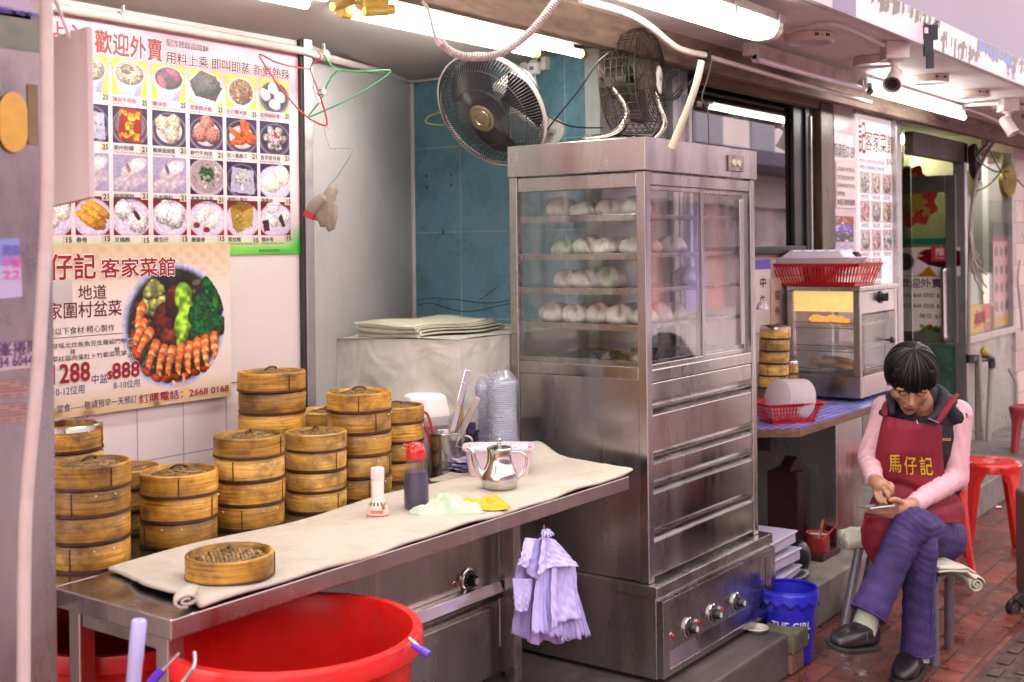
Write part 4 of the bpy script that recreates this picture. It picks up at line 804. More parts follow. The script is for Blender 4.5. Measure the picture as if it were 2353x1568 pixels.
# red bins under the table, pale blue pole
RED = M('red_plastic', (.66, .013, .010), .32, var=.10, vs=4, bump=.12, bs=60, rvar=.10, dirt=(.42, .06, .05), dscale=11, damt=.35)
def bin_(c, R, zt, h, label):
    o = thing('plastic_bin', label, 'bin', (c.x, c.y, zt - h), group=None); z0 = zt - h
    MB().lathe([(0, z0), (R * .74, z0), (R * .76, z0 + .01), (R * .955, zt - .07), (R * .96, zt - .045), (R * 1.03, zt - .043), (R * 1.045, zt - .038), (R * 1.045, zt - .008), (R * 1.03, zt), (R * .965, zt), (R * .955, zt - .006), (R * .94, zt - .05), (R * .73, z0 + .015), (0, z0 + .012)], (c.x, c.y, 0), n=72).build('bin_body', RED, o)
    return o
bc = at(672, 1446, Z=.735); bc.z = 0; b1 = bin_(bc, .268, .735, .58, 'big bright red plastic bin under the table front, open and empty')
b2 = bin_(Vector((1.76, 2.46, 0)), .25, .66, .50, 'second red bin in the shade under the counter')
for s_, (ua, va, ub, vb, uc, vc) in ((-1, (452, 1500, 449, 1528, 420, 1568)), (1, (935, 1470, 962, 1490, 975, 1500))):
    pass
lug = at(440, 1500, D=2.12); e0 = at(446, 1500, D=2.10)
MB().tube([at(446, 1498, D=2.10), at(449, 1525, D=2.09), at(436, 1548, D=2.08), at(405, 1585, D=2.07)], .0035, 8, smooth=1).build('wire_handle', CHROME, b1)
MB().tube([at(412, 1500, D=2.20), at(368, 1545, D=2.18)], .003, 8).build('wire_handle', CHROME, b1)
MB().tube([at(372, 1540, D=2.18), at(348, 1568, D=2.17), at(330, 1600, D=2.16)], .0085, 10).build('grip', M('violet_grip', (.10, .03, .55), .3), b1)
MB().tube([at(938, 1466, D=2.45), at(975, 1498, D=2.45)], .0035, 8).build('wire_handle', CHROME, b1)
MB().tube([at(948, 1482, D=2.45), at(985, 1505, D=2.44)], [.006, .009], 10).build('grip', _mats['violet_grip'], b1)
pb = at(320, 1425, D=2.02); pe = at(300, 1640, D=2.02)
ml = thing('mop_handle', 'pale blue plastic pole standing in front of the table corner', 'pole', (pe.x, pe.y, 0))
MB().lathe([(.0122, -1.0), (.0122, -.07), (.0128, -.068), (.0128, -.003), (.011, 0), (.004, 0), (.003, -.004), (0, -.004)], pb, (pb - pe), n=20).build('pole', M('pale_blue_pole', (.50, .50, .86), .35, var=.06), ml)
# cloth-covered freezer in the recess, folded cloth
PAT = bpy.data.materials.new('damask_cloth'); PAT.use_nodes = True; n = PAT.node_tree.nodes; l = PAT.node_tree.links
tc = n.new('ShaderNodeTexCoord'); vo = n.new('ShaderNodeTexVoronoi'); vo.feature = 'DISTANCE_TO_EDGE'; vo.inputs['Scale'].default_value = 105; l.new(tc.outputs['Object'], vo.inputs['Vector'])
rp = n.new('ShaderNodeValToRGB'); l.new(vo.outputs[0], rp.inputs[0]); rp.color_ramp.elements[0].position = .05; rp.color_ramp.elements[0].color = (.50, .475, .425, 1); rp.color_ramp.elements[1].position = .16; rp.color_ramp.elements[1].color = (.54, .515, .465, 1)
l.new(rp.outputs[0], n['Principled BSDF'].inputs['Base Color']); n['Principled BSDF'].inputs['Roughness'].default_value = .36
nz = n.new('ShaderNodeTexNoise'); nz.inputs['Scale'].default_value = 6; nz.inputs['Distortion'].default_value = .8; l.new(tc.outputs['Object'], nz.inputs['Vector']); bz = n.new('ShaderNodeBump'); bz.inputs['Strength'].default_value = .9; bz.inputs['Distance'].default_value = .03; l.new(nz.outputs[0], bz.inputs['Height']); l.new(bz.outputs[0], n['Principled BSDF'].inputs['Normal'])
fz = thing('chest_freezer', 'chest freezer in the recess hidden under a patterned cloth', 'freezer', (3.4, 2.75, .15))
MB().prism([(2.975, 2.90, .16), (3.075, 2.50, .16), (3.84, 2.50, .16), (3.84, 3.2, .16)], (0, 0, 1.075)).build('freezer_body', M('freezer_white', (.5, .5, .52), .4), fz, smooth=0, bevel=.01)
tc_ = MB()
def drape(s, t):
    p_ = s * 1.24
    # along the top edge, left front corner first, then down
    zt = 1.2465; L1, L2 = .46, .78; p = s * (L1 + L2); A_, B_ = Vector((2.945, 2.925, 0)), Vector((3.062, 2.483, 0))
    if p < L1: base = A_.lerp(B_, p / L1); nn = Vector((-.967, -.256, 0))
    else: base = B_ + Vector((p - L1, 0, 0)); nn = Vector((0, -1, 0))
    k = abs(math.sin(p * 11)) ** 2; drop = t * (.62 + .02 * math.sin(9 * p) if p < L1 else .30)
    out = .008 + .085 * min(1, t * 1.3) ** 1.3 * (.5 + .5 * math.sin(p * 19 + 2.6 + 1.4 * t)) * (1 if p < L1 else .4)
    return base + nn * out + UPV * (zt - drop)
tc_.grid(drape, 70, 18)
tc_.grid(lambda s, t: Vector(((2.93 + .12 * (1 - t)) * (1 - s) + 3.845 * s, 2.473 + (.44 + .35 * s) * t, 1.247 + .004 * math.sin(9 * s + 4 * t))), 12, 10)
tcl = tc_.build('patterned_cloth', PAT, smooth=50, label='pale damask patterned cloth draped over the freezer', cat='cloth')
fc = MB(); q = at(905, 772, Z=1.255) 
for k in range(5):
    zz = 1.256 + .009 * k; dx = .012 * (k % 2) - .008 * k * .6
    fc.grid(lambda s, t: Vector((3.02 + dx + (.50 - .02 * k) * t + .03 * s, 2.62 + .27 * s + .01 * math.sin(8 * t), zz + .004 * math.sin(5 * s + k) + .003 * math.sin(7 * t))), 10, 10)
    fc.tube([Vector((3.02 + dx + .004, 2.62 + .27 * s + .0, zz - .0035 + .004 * math.sin(5 * s + k))) for s in (0, .25, .5, .75, 1)], .0042, 6)
fc.build('folded_cloth', M('folded_cream_cloth', (.50, .48, .38), .7, var=.08, vs=30, bump=.2, bs=150), solid=.006, smooth=50, label='cream cloth folded flat on top of the draped freezer', cat='cloth')
# ================================================================ menu posters
Xv, Zv = Vector((1, 0, 0)), Vector((0, 0, 1))
YA = YP - .004
INK_R = M('poster_red', (.26, .004, .007), .45, var=0); INK_DR = M('poster_dark_red', (.10, .004, .010), .45, var=0); INK_K = M('poster_black', (.02, .018, .02), .5, var=0)
INK_M = M('poster_magenta', (.28, .012, .09), .45, var=0); INK_G = M('poster_dark_green', (.02, .07, .05), .45, var=0); INK_B = M('poster_navy', (.03, .03, .14), .45, var=0); HALO = M('poster_white', (.80, .74, .73), .45, var=0)
STK = M('price_sticker', (.52, .47, .38), .5, var=.08, vs=40)
def PX(u, v): return at(u, v, Y=YA).x
def PZ(u, v): return at(u, v, Y=YA).z
# --- dishes
def steam_ring(c, col=(.16, .10, .22)):
    c.ell(.5, .44, .52, .50, (.55, .50, .55)); c.ell(.5, .46, .47, .45, (.32, .27, .36)); c.ell(.5, .50, .42, .40, col)
def pot(c, f):
    c.poly([(.08, .62), (.20, .0), (.80, .0), (.92, .62)], (.72, .70, .80)); c.poly([(.7, .3), (.62, 0), (.8, 0), (.92, .62)], (.62, .6, .72)); c.ell(.5, .60, .45, .36, (.80, .79, .87)); c.ell(.5, .61, .40, .31, (.45, .42, .5)); f(c)
def bits(c, cx, cy, rx, ry, cols, n, s, seed):
    rs = np.random.RandomState(seed)
    for _ in range(n):
        a, r = rs.rand() * 6.3, math.sqrt(rs.rand()); c.ell(cx + rx * r * math.cos(a), cy + ry * r * math.sin(a), s * (.5 + rs.rand()), s * (.3 + .5 * rs.rand()), np.array(cols[rs.randint(len(cols))]) * (.75 + .5 * rs.rand()), 1, rs.rand() * 3, .3)
def plate(c, col=(.80, .77, .84)): c.ell(.5, .44, .56, .50, col); c.ell(.5, .45, .48, .42, tuple(min(1, x * 1.05) for x in col)); 
YB, PB, RB, WB = (.80, .70, .16), (.22, .10, .32), (.50, .04, .06), (.84, .80, .86)
def d_rice(c): pot(c, lambda c: (c.lump(.5, .62, .39, .30, (.68, .62, .54), seed=3, k=24, rough=.05, shade=.7), bits(c, .5, .62, .3, .22, [(.5, .42, .34), (.8, .76, .68), (.36, .3, .27)], 60, .03, 2)))
def d_beef(c): pot(c, lambda c: (c.lump(.5, .62, .39, .30, (.66, .60, .53), seed=7, k=26, rough=.05, shade=.8), c.lump(.42, .72, .2, .14, (.45, .38, .33), seed=8), bits(c, .5, .6, .34, .24, [(.6, .52, .44), (.82, .78, .7), (.42, .35, .3)], 70, .03, 5)))
def d_meat(c): pot(c, lambda c: (c.lump(.5, .62, .39, .30, (.36, .24, .30), seed=9, k=20, rough=.05, shade=.9), c.lump(.3, .5, .10, .2, (.72, .36, .45), .5, 4), c.lump(.62, .78, .2, .09, (.68, .36, .48), -.4, 5), c.lump(.72, .62, .14, .1, (.5, .26, .34), .3, 6), c.lump(.52, .58, .14, .1, (.30, .28, .36), .1, 2)))
def d_leaf(c): plate(c, (.80, .79, .84)); c.poly([(.02, .62), (.35, .97), (.75, .85), (.98, .5), (.78, .12), (.18, .22)], (.27, .25, .27)); c.lump(.52, .56, .44, .32, (.30, .28, .30), .2, 4, .3, .9, 14); c.poly([(.35, .97), (.5, .55), (.18, .22), (.3, .6)], (.4, .38, .40), .5)
def d_fried(c): c.ell(.5, .46, .44, .46, (.86, .84, .86)); c.lump(.5, .5, .38, .38, (.48, .34, .22), seed=11, k=20, rough=.1, shade=.9); bits(c, .5, .5, .34, .34, [(.62, .44, .28), (.3, .18, .12), (.75, .6, .42), (.7, .25, .15)], 110, .035, 5); bits(c, .58, .6, .16, .14, [(.12, .36, .16), (.2, .5, .25)], 16, .04, 6)
def d_har(c):
    steam_ring(c)
    for x, y, s in ((.45, .72, 1), (.22, .5, 2), (.68, .48, 3), (.52, .24, 4)): c.lump(x, y, .16, .19, (.86, .82, .86), .3 * s, s)
def d_pack(c): steam_ring(c, (.5, .46, .5)); c.poly([(.17, .10), (.20, .98), (.84, .93), (.80, .02)], (.62, .08, .06)); bits(c, .5, .5, .10, .36, [(.82, .68, .14), (.9, .78, .25)], 26, .06, 3); [bits(c, x, y, .09, .09, [(.85, .7, .15), (.75, .55, .1)], 14, .05, 7 + int(9 * x)) for x, y in ((.30, .82), (.7, .78), (.3, .22), (.68, .2))]
def d_siu(c): steam_ring(c); c.ell(.5, .46, .38, .36, (.80, .78, .80)); [c.lump(x, y, .22, .25, (.74, .68, .62), r, s, .2, .5) for x, y, r, s in ((.32, .62, .3, 1), (.62, .66, 0, 2), (.56, .34, .5, 3))]
def d_ball(c): steam_ring(c); c.ell(.5, .46, .40, .36, (.80, .76, .78)); [c.lump(x, y, .22, .25, (.64, .44, .40), 0, s, .3, .8, 16) for x, y, s in ((.52, .74, 1), (.3, .42, 2), (.68, .42, 3))]
def d_feet(c): steam_ring(c); c.ell(.5, .44, .40, .34, (.82, .76, .76)); [c.lump(x, y, .30, .10, (.80, .34, .06), r, s, .4, .9, 12) for x, y, r, s in ((.35, .5, -.6, 1), (.6, .6, 1.1, 2), (.52, .4, .3, 3), (.66, .36, -.3, 4), (.4, .3, .1, 5), (.55, .78, 1.5, 6), (.8, .5, -.5, 7))]
def d_rib(c): steam_ring(c); [c.lump(.5 + .26 * math.cos(a) * k, .48 + .26 * math.sin(a) * k, .15, .13, (.62, .57, .57), a, int(a * 9), .4, .8) for k in (1, .45) for a in (0, 1.05, 2.1, 3.1, 4.2, 5.2)]; c.ell(.52, .6, .06, .10, (.75, .08, .06), 1, .4)
def d_roll(c, f=(.80, .35, .25)): c.a[:] = (.66, .62, .73); [c.lump(x, y, .46, .17, (.74, .69, .74), .45, s, .05, .22, 4) for x, y, s in ((.35, .32, 1), (.6, .28, 2))]; c.lump(.58, .66, .42, .19, (.84, .79, .80), .55, 4, .05, .22, 4); c.ell(.42, .66, .06, .16, (.62, .58, .66), 1, .3); c.ell(.43, .66, .03, .12, f, 1, .3)
def d_broll(c): d_roll(c, (.45, .28, .28))
def d_cong(c): c.a[:] = PB; c.ell(.5, .5, .56, .54, (.74, .70, .74)); c.ell(.5, .52, .5, .47, (.66, .60, .62)); bits(c, .5, .5, .42, .4, [(.72, .66, .66), (.58, .52, .54)], 60, .05, 4); bits(c, .5, .6, .2, .24, [(.06, .34, .16), (.12, .46, .22), (.05, .25, .12)], 36, .055, 9)
def d_box(c): steam_ring(c, (.2, .15, .2)); c.poly([(.12, .12), (.18, .84), (.86, .76), (.90, .06)], (.70, .70, .78)); bits(c, .5, .45, .26, .24, [(.8, .8, .76), (.55, .55, .62), (.78, .74, .6)], 22, .06, 3)
def d_bun(c): plate(c); c.lump(.38, .42, .30, .28, (.88, .85, .80), 0, 1, .03, .3); c.lump(.72, .66, .25, .32, (.88, .85, .80), .3, 2, .03, .3)
def d_spring(c): plate(c); [c.lump(x, y, .42, .13, (.80, .60, .24), -.55, s, .10, .55, 12) for x, y, s in ((.66, .66, 1), (.52, .54, 2), (.38, .38, 3))]; c.lump(.78, .26, .10, .13, (.7, .48, .2), .3, 9)
def d_char(c): plate(c); c.lump(.3, .66, .28, .26, (.84, .82, .83), 0, 1, .3, .5, 11); c.lump(.7, .36, .30, .27, (.83, .81, .82), 0, 2, .3, .5, 11); c.ell(.66, .52, .06, .15, (.30, .10, .06), 1, .6, .3)
def d_gai(c): plate(c); c.lump(.36, .6, .28, .33, (.83, .81, .82), 0, 5, .3, .55, 11); c.lump(.66, .50, .28, .33, (.83, .81, .82), 0, 6, .3, .55, 11)
def d_saus(c): plate(c); [c.lump(x, y, .16, .36, (.87, .84, .83), -.7, s, .06, .35) for x, y, s in ((.36, .58, 1), (.66, .42, 2))]; c.ell(.18, .28, .10, .08, (.55, .16, .16)); c.ell(.47, .16, .10, .08, (.55, .14, .14))
def d_cake(c): plate(c); c.poly([(.10, .80), (.40, .98), (.86, .84), (.82, .30), (.34, .06), (.18, .22)], (.66, .55, .24)); c.poly([(.10, .80), (.40, .98), (.86, .84), (.5, .66)], (.58, .44, .14)); c.poly([(.5, .66), (.86, .84), (.82, .30), (.44, .10)], (.74, .64, .34)); bits(c, .55, .4, .3, .26, [(.6, .48, .2), (.82, .74, .45)], 60, .022, 2)
def d_gl(c): plate(c); [c.lump(x, y, .26, .17, (.87, .84, .84), r, s, .06, .3) for x, y, r, s in ((.42, .84, .3, 1), (.36, .44, -.4, 2), (.76, .5, 1.0, 3))]; c.poly([(.06, .42), (.26, .48), (.30, .14), (.12, .12)], (.36, .24, .25)); c.poly([(.58, .5), (.68, .66), (.82, .3), (.74, .22)], (.36, .24, .25))
ROWS = [(YB, [('', 'Pork Rice', '25', d_rice), ('陳皮牛肉飯', 'Beef Rice', '25', d_beef), ('臘味飯', 'Preserved Meat Meal', '25', d_meat), ('荷葉糯米雞', 'Sticky Rice in Lotus Leaf', '25', d_leaf), ('生炒糯米飯', 'Fried Sticky Rice', '25', d_fried), ('皇牌蝦餃皇', 'Shrimp Dumpling', '25', d_har)]),
        (PB, [('', '', '25', d_box), ('潮州粉粿', 'Chiu-Chao Style Dumpling', '21', d_pack), ('鵪鶉蛋燒賣', 'Shaomai with Egg', '21', d_siu), ('鮮竹牛肉球', 'Steamed Beef Ball', '21', d_ball), ('豉汁蒸鳳爪', 'Chicken Feet', '21', d_feet), ('香芋蒸排骨', 'Steamed Spare Ribs', '21', d_rib)]),
        (PB, [('', '', '21', d_roll), ('鮮蝦腸粉', 'Shrimp Rice Roll', '21', d_roll), ('牛肉腸粉', 'Beef Rice Roll', '21', d_broll), ('紫魚花生粥', 'Dried Fish & peanut Congee', '21', d_cong), ('南翔小籠包', 'Steamed Pork Dumpling', '', d_box), ('蓮蓉包', 'Steamed Lotus Seed Paste Bun', '15', d_bun)]),
        (RB, [('', '', '15', d_bun), ('春卷', '', '15', d_spring), ('叉燒飽', '', '15', d_char), ('雞包仔', '', '15', d_gai), ('臘腸卷', '', '15', d_saus), ('馬拉糕', 'Malay Steamed Sponge Cake', '15', d_cake), ('糯米卷', 'Glutinous Rice Roll', '15', d_gl)])]
px0, px1, pz0, pz1 = 1.60, PX(688, 300), PZ(660, 584), PZ(650, 119) - .002
mp_ = MB().box(px0, px1, YA, YP - .0005, pz0, pz1).build('menu_poster', M('poster_paper', (.78, .70, .70), .35, var=.02), smooth=0, label='large pink topped takeaway menu poster with rows of dim sum photographs', cat='poster')
c = Can(60, 60, (.90, .84, .85)); x, y = c.x, c.y
c.put(np.clip((y - .72) / .10, 0, 1), (.85, .60, .68)); c.put(np.clip((y - .80) / .1, 0, 1) * (c.noise(6, 4) * .5 + .3), (.90, .75, .78)); c.put(np.clip((.085 - y) / .05, 0, 1), (.62, .84, .42)); c.put(np.clip((x - .55) / .5, 0, 1) * np.clip((.06 - y) / .05, 0, 1), (.25, .70, .28))
c.put(np.clip((x - .93) / .06, 0, 1) * np.clip((.16 - y) / .1, 0, 1), (.30, .74, .32))
picture('poster_print', c, (px0, YA - .0006, pz0), Xv, Zv, px1 - px0, pz1 - pz0, mp_, .32)
CU_ = [(150, 242), (257, 337), (348, 425), (434, 510), (518, 588), (595, 663)]
CX = [(PX(a, 200), PX(b, 200)) for a, b in CU_]; CX[0] = (CX[1][0] - .117, CX[1][0] - .013)
RZ = [(PZ(630, 258), PZ(630, 184)), (PZ(630, 355), PZ(630, 281)), (PZ(630, 453), PZ(630, 378)), (PZ(630, 541), PZ(630, 464))]
HAND = M('marker_ink', (.02, .015, .015), .5, var=0)
ti = 0
for r, (bgc, row) in enumerate(ROWS):
    for k, (zh, en, price, fn) in enumerate(row):
        if r == 3: k -= 1
        if k < 0: x0, x1 = CX[0][0] - .117, CX[0][0] - .013
        else: x0, x1 = CX[k]
        z0, z1 = RZ[r]
        if r == 3: x0, x1 = x0 - .0, x1
        if x1 < 1.72: continue
        cc = Can(46, 44, bgc); cc.put(np.clip(.4 - cc.y, 0, .4), tuple(min(1, q_ * 1.2 + .1) for q_ in bgc)); fn(cc); cc.grain(.08, 22, ti)
        pc_ = picture('dish_photo', cc, (x0, YA - .0013, z0), Xv, Zv, x1 - x0, z1 - z0, mp_, .30); ti += 1
        if zh: text_mesh(zh, .0155, (x0 + .001, YA - .0008, z0 - .0185), Xv, Zv, INK_M if r == 0 else INK_G, mp_, 'dish_name', bold=.012, width=min(.0165 * len(zh), (x1 - x0) * .66))
        if en: text_mesh(en, .0085, (x0 + .001, YA - .0008, z0 - .0275), Xv, Zv, INK_K, mp_, 'dish_name', width=min(.0048 * len(en), (x1 - x0) * .98))
        if price:
            sx = x1 - .024 if r else x1 - .022; sz = z0 - .023 + .003 * math.sin(ti * 2.3)
            s_ = MB().box(sx, sx + .025, YA - .0018, YA - .0008, sz, sz + .021).build('price_sticker', STK, mp_, smooth=0)
            text_mesh(price, .020, (sx + .004, YA - .0019, sz + .0035), Vector((1, 0, .04)), Zv, HAND, s_, 'price', bold=.028, width=.016)
zt = lambda u, v: at(u, v, Y=YA)
a = zt(216, 112); b = zt(371, 137)
text_mesh('歡迎外賣', .066, (a.x, YA - .0008, a.z - .004), Xv, Zv, INK_R, mp_, 'heading', bold=.042, halo=.05, halo_mat=HALO, width=b.x - a.x)
a0_ = zt(122, 92); text_mesh('點心', .066, (a0_.x - .035, YA - .0008, a.z + .002), Xv, Zv, INK_R, mp_, 'heading', bold=.035, halo=.03, halo_mat=HALO)
a = zt(380, 104); b = zt(477, 118); text_mesh('配冷熱飲品加$8', .022, (a.x, YA - .0008, a.z), Xv, Zv, INK_K, mp_, 'heading', bold=.01, halo=.03, halo_mat=HALO, width=b.x - a.x)
a = zt(380, 142); b = zt(664, 186); text_mesh('用料上乘 即叫即蒸 新鮮熱辣', .037, (a.x, YA - .0008, (a.z + b.z) / 2 + .002), Xv, Zv, INK_DR, mp_, 'heading', bold=.022, halo=.03, halo_mat=HALO, width=b.x - a.x)
a = zt(594, 580); text_mesh('圖片僅供參考,請以實物為準', .011, (a.x, YA - .0008, a.z), Xv, Zv, INK_K, mp_, 'small_print', width=.085)
# --- hotpot poster
qx0, qx1, qz0, qz1 = 1.64, PX(528, 740), (PZ(535, 910) + PZ(110, 965)) / 2, PZ(480, 560)
YB_ = YA - .004
hp = MB().box(qx0, qx1, YB_, YA - .0022, qz0, qz1).build('hotpot_poster', M('poster_paper_cream', (.80, .71, .64), .35, var=.02), smooth=0, label='cream poster of a prawn and broccoli basin dish pasted under the menu', cat='poster')
c = Can(70, 50, (.91, .86, .84)); x, y = c.x, c.y
c.put(np.clip((y - .70) / .3, 0, 1) * .9, (.84, .75, .62)); c.put(np.clip((.16 - y) / .14, 0, 1) * .8, (.84, .74, .58)); c.put(((np.sin(x * 90) * np.sin(y * 70) > .3) & (y > .78)).astype(float) * .25, (.76, .62, .45)); bits(c, .3, .06, .5, .05, [(.80, .68, .50)], 22, .03, 4)
picture('poster_print', c, (qx0, YB_ - .0006, qz0), Xv, Zv, qx1 - qx0, qz1 - qz0, hp, .32)
def QP(u, v): p = at(u, v, Y=YB_); return Vector((p.x, YB_ - .0010, p.z))
cen = QP(403, 748); Rb = (QP(403, 603).z - QP(403, 892).z) / 2; cen.z = (QP(403, 603).z + QP(403, 892).z) / 2
c = Can(150, 150, (.70, .70, .80)); c.ell(.5, .5, .5, .5, (.78, .79, .90)); c.ell(.5, .5, .465, .465, (.55, .55, .66)); c.ell(.5, .5, .44, .44, (.20, .18, .14)); bits(c, .5, .5, .42, .42, [(.30, .27, .2), (.16, .14, .11), (.4, .37, .3)], 200, .03, 1)
for i in range(16): c.lump(.22 + .16 * hsh(i), .62 + .22 * hsh(i, 3), .055, .05, (.58, .60, .38), hsh(i, 4) * 3, i, .3, .7, 12)
for i in range(12): c.lump(.45 + .14 * hsh(i, 8), .80 + .1 * hsh(i, 9), .06, .05, (.14, .17, .13), hsh(i, 4) * 3, i, .3, .9, 12)
c.lump(.40, .55, .11, .17, (.33, .14, .09), -.4, 4, .3, 1.0, 12); c.lump(.47, .70, .07, .13, (.36, .18, .12), -.2, 5, .3, .9, 12); c.lump(.44, .40, .09, .08, (.40, .2, .12), .2, 6, .3, .9)
for x_, y_, rx, ry, rr in ((.58, .72, .09, .14, .2), (.62, .60, .10, .08, .4), (.57, .50, .08, .12, -.2), (.56, .40, .05, .10, -.3)): c.lump(x_, y_, rx, ry, (.55, .72, .24), rr, int(90 * x_), .3, .7)
rs = np.random.RandomState(3)
for x_, y_ in ((.84, .80), (.78, .66), (.90, .64), (.72, .56), (.84, .52), (.92, .48), (.74, .44), (.82, .40), (.92, .74)): c.lump(x_, y_, .10, .09, (.03, .30, .15), 0, int(x_ * 70), .35, 1.1, 22); c.lump(x_ - .02, y_ - .08, .03, .05, (.25, .55, .25), .3, 4)
def prawn(x_, y_, a, L=.15, fl=1):
    for k in range(8):
        t = k / 7; aa = a + fl * (t - .3) * .9; c.lump(x_ - L * (t - .2) * math.cos(a) - .03 * math.sin(aa * 2) * t, y_ - L * (t - .2) * math.sin(a) * 1.5, .045 * (1 - .45 * t), .036 * (1 - .3 * t), (.88, .62, .40) if k % 2 else (.80, .42, .22), a + 1.5, k + int(x_ * 40), .15, .5)
    c.lump(x_ - L * .95 * math.cos(a), y_ - L * 1.35 * math.sin(a), .03, .05, (.62, .26, .12), a, 9, .4, .7); c.ell(x_ - L * .8 * math.cos(a), y_ - L * 1.15 * math.sin(a), .007, .008, (.05, .04, .04))
for x_, y_, a in ((.18, .62, 1.2), (.19, .50, .9), (.24, .43, .8), (.30, .33, 1.0), (.38, .28, 1.1), (.46, .27, 1.15), (.55, .28, 1.2), (.63, .29, 1.3), (.71, .31, 1.4), (.79, .33, 1.5), (.88, .35, 1.6)): prawn(x_, y_, a)
for k in range(10):
    a = 3.6 + k * .35; c.ell(.52 + .055 * math.cos(a), .075 + .05 * math.sin(a), .014, .014, (.86, .74, .66))
c.grain(.08, 40, 3)
b_pic = MB()
pc_ = picture('basin_photo', c, (cen.x - Rb, YB_ - .0012, cen.z - Rb), Xv, Zv, 2 * Rb, 2 * Rb, hp, .30)
bm = bmesh.new(); bm.from_mesh(pc_.data); bmesh.ops.delete(bm, geom=[v for v in bm.verts if (v.co.x - cen.x) ** 2 + (v.co.z - cen.z) ** 2 > Rb * Rb or v.co.x > qx1 - .0005], context='VERTS'); bm.to_mesh(pc_.data); bm.free()
def qt(s_, u0, v0, u1, h, mat, bold=.01, halo=0, nm='lettering', dz=0):
    a = QP(u0, v0); b = QP(u1, v0); return text_mesh(s_, h, (a.x, YB_ - .0009, a.z + dz), Xv, Zv, mat, hp, nm, bold=bold, halo=halo, halo_mat=HALO, width=b.x - a.x)
qt('仔記', 112, 639, 217, .072, INK_R, .030, .03, 'heading'); qt('客家菜館', 230, 635, 400, .056, INK_R, .025, .035, 'heading')
qt('地道', 178, 687, 243, .042, INK_DR, .006); qt('家圍村盆菜', 107, 732, 277, .046, INK_DR, .006)
qt('選以下食材‧精心製作', 107, 771, 262, .021, INK_K, 0)
l0, l1 = QP(107, 779), QP(300, 768); MB().box(l0.x, l1.x, YB_ - .0012, YB_ - .0006, l0.z - .001, l0.z + .0006).build('rule', INK_K, hp, smooth=0)
qt('發瑤北炆魚魚豆支蘿紹門鴨', 118, 802, 290, .0155, INK_K, 0); qt('菜柱菇肉蛋肚卜竹蔔菜乾掌', 118, 832, 290, .0155, INK_K, 0)
qt('豬', 160, 814, 172, .015, INK_K, 0); qt('鱔', 262, 808, 274, .015, INK_K, 0)
for k, ch in enumerate('西蘭花'): qt(ch, 293, 788 + 17 * k, 305, .015, INK_K, .01, .04)
qt('1288', 110, 884, 196, .070, INK_R, .035, .012, 'price'); qt('$', 245, 871, 256, .030, INK_R, .03, 0, 'price'); qt('888', 256, 871, 318, .060, INK_R, .035, .012, 'price')
qt('中盆', 208, 882, 245, .028, INK_B, 0); qt('10-12位用', 118, 911, 190, .026, INK_B, 0); qt('8-10位用', 260, 894, 320, .024, INK_B, 0)
qt('賣‧堂食——敬請預早一天預訂', 108, 951, 313, .023, INK_B, 0); qt('訂購電話：2668 0168', 318, 926, 524, .027, INK_R, .03, .03)
a = QP(116, 695); MB().box(a.x, QP(166, 690).x, YB_ - .0016, YB_ - .0008, QP(140, 697).z, QP(140, 645).z).build('grey_patch', M('grey_tape', (.48, .45, .44), .5, var=.08, vs=20), hp, smooth=0)
# ================================================================ lamps, pipes and fans overhead
TUBE = M('lit_tube', (1, 1, 1), .4, var=0, emit=(1, .97, .90), es=5.0)
WBODY = M('white_lamp_body', (.74, .70, .68), .4, var=.04, dirt=(.5, .42, .36), dscale=6, damt=.3)
YCAP = M('yellowed_plastic', (.52, .36, .07), .4, var=.2, vs=25)
lf = thing('fluorescent_lamp', 'lit twin tube fluorescent lamp with yellowed end caps on the stall ceiling', 'lamp', (2.7, 2.06, 2.17))
kl = 1.17; ls = lambda x, y, z: (x * kl, y * kl, EYE + (z - EYE) * kl)
MB().hexa([ls(x, y, z) for z in (2.163, 2.186) for x, y in ((2.24, 2.055), (3.13, 2.055), (3.13, 2.125), (2.24, 2.125))]).build('batten', WBODY, lf, smooth=0, bevel=.006)
MB().hexa([ls(*p) for p in [(2.24, 2.126, 2.160), (3.05, 2.126, 2.160), (3.05, 2.20, 2.166), (2.24, 2.20, 2.166), (2.24, 2.126, 2.163), (3.05, 2.126, 2.163), (3.05, 2.20, 2.169), (2.24, 2.20, 2.169)]]).build('reflector', WBODY, lf, smooth=0)
for y, z, x1 in ((2.03, 2.150, 3.125), (2.095, 2.140, 2.96)):
    MB().cyl(ls(2.17, y, z), ls(x1, y, z), .0145, n=16).build('tube', TUBE, lf)
    for xa, xb in ((x1, x1 + .022), (2.135, 2.17)): MB().cyl(ls(xa, y, z), ls(xb, y, z), .0185, n=16).build('end_cap', YCAP, lf, bevel=.003)
l2 = thing('fluorescent_lamp', 'second twin tube lamp whose near end just enters the top edge', 'lamp', (2.1, 2.4, 2.26))
for y, z in ((2.03, 2.150), (2.095, 2.140)): MB().cyl(ls(1.10, y, z), ls(2.02, y, z), .0145, n=16).build('tube', TUBE, l2)
MB().hexa([ls(x, y, z) for z in (2.163, 2.186) for x, y in ((1.08, 2.055), (2.04, 2.055), (2.04, 2.125), (1.08, 2.125))]).build('batten', WBODY, l2, smooth=0, bevel=.006)
hb_ = MB().cyl(at(763, 17, D=3.35), at(815, 5, D=3.41), .014, .007).cyl(at(836, 28, D=3.34), at(905, 22, D=3.39), .015, .015).obox(at(865, 8, D=3.37), RGT, UPV, FWD, .035, .016, .012)
hb_.build('tube_holder', YCAP, lf, bevel=.003)
bt = thing('weatherproof_lamp', 'large glowing weatherproof fluorescent batten under the canopy', 'lamp', (3.1, 1.72, 2.28))
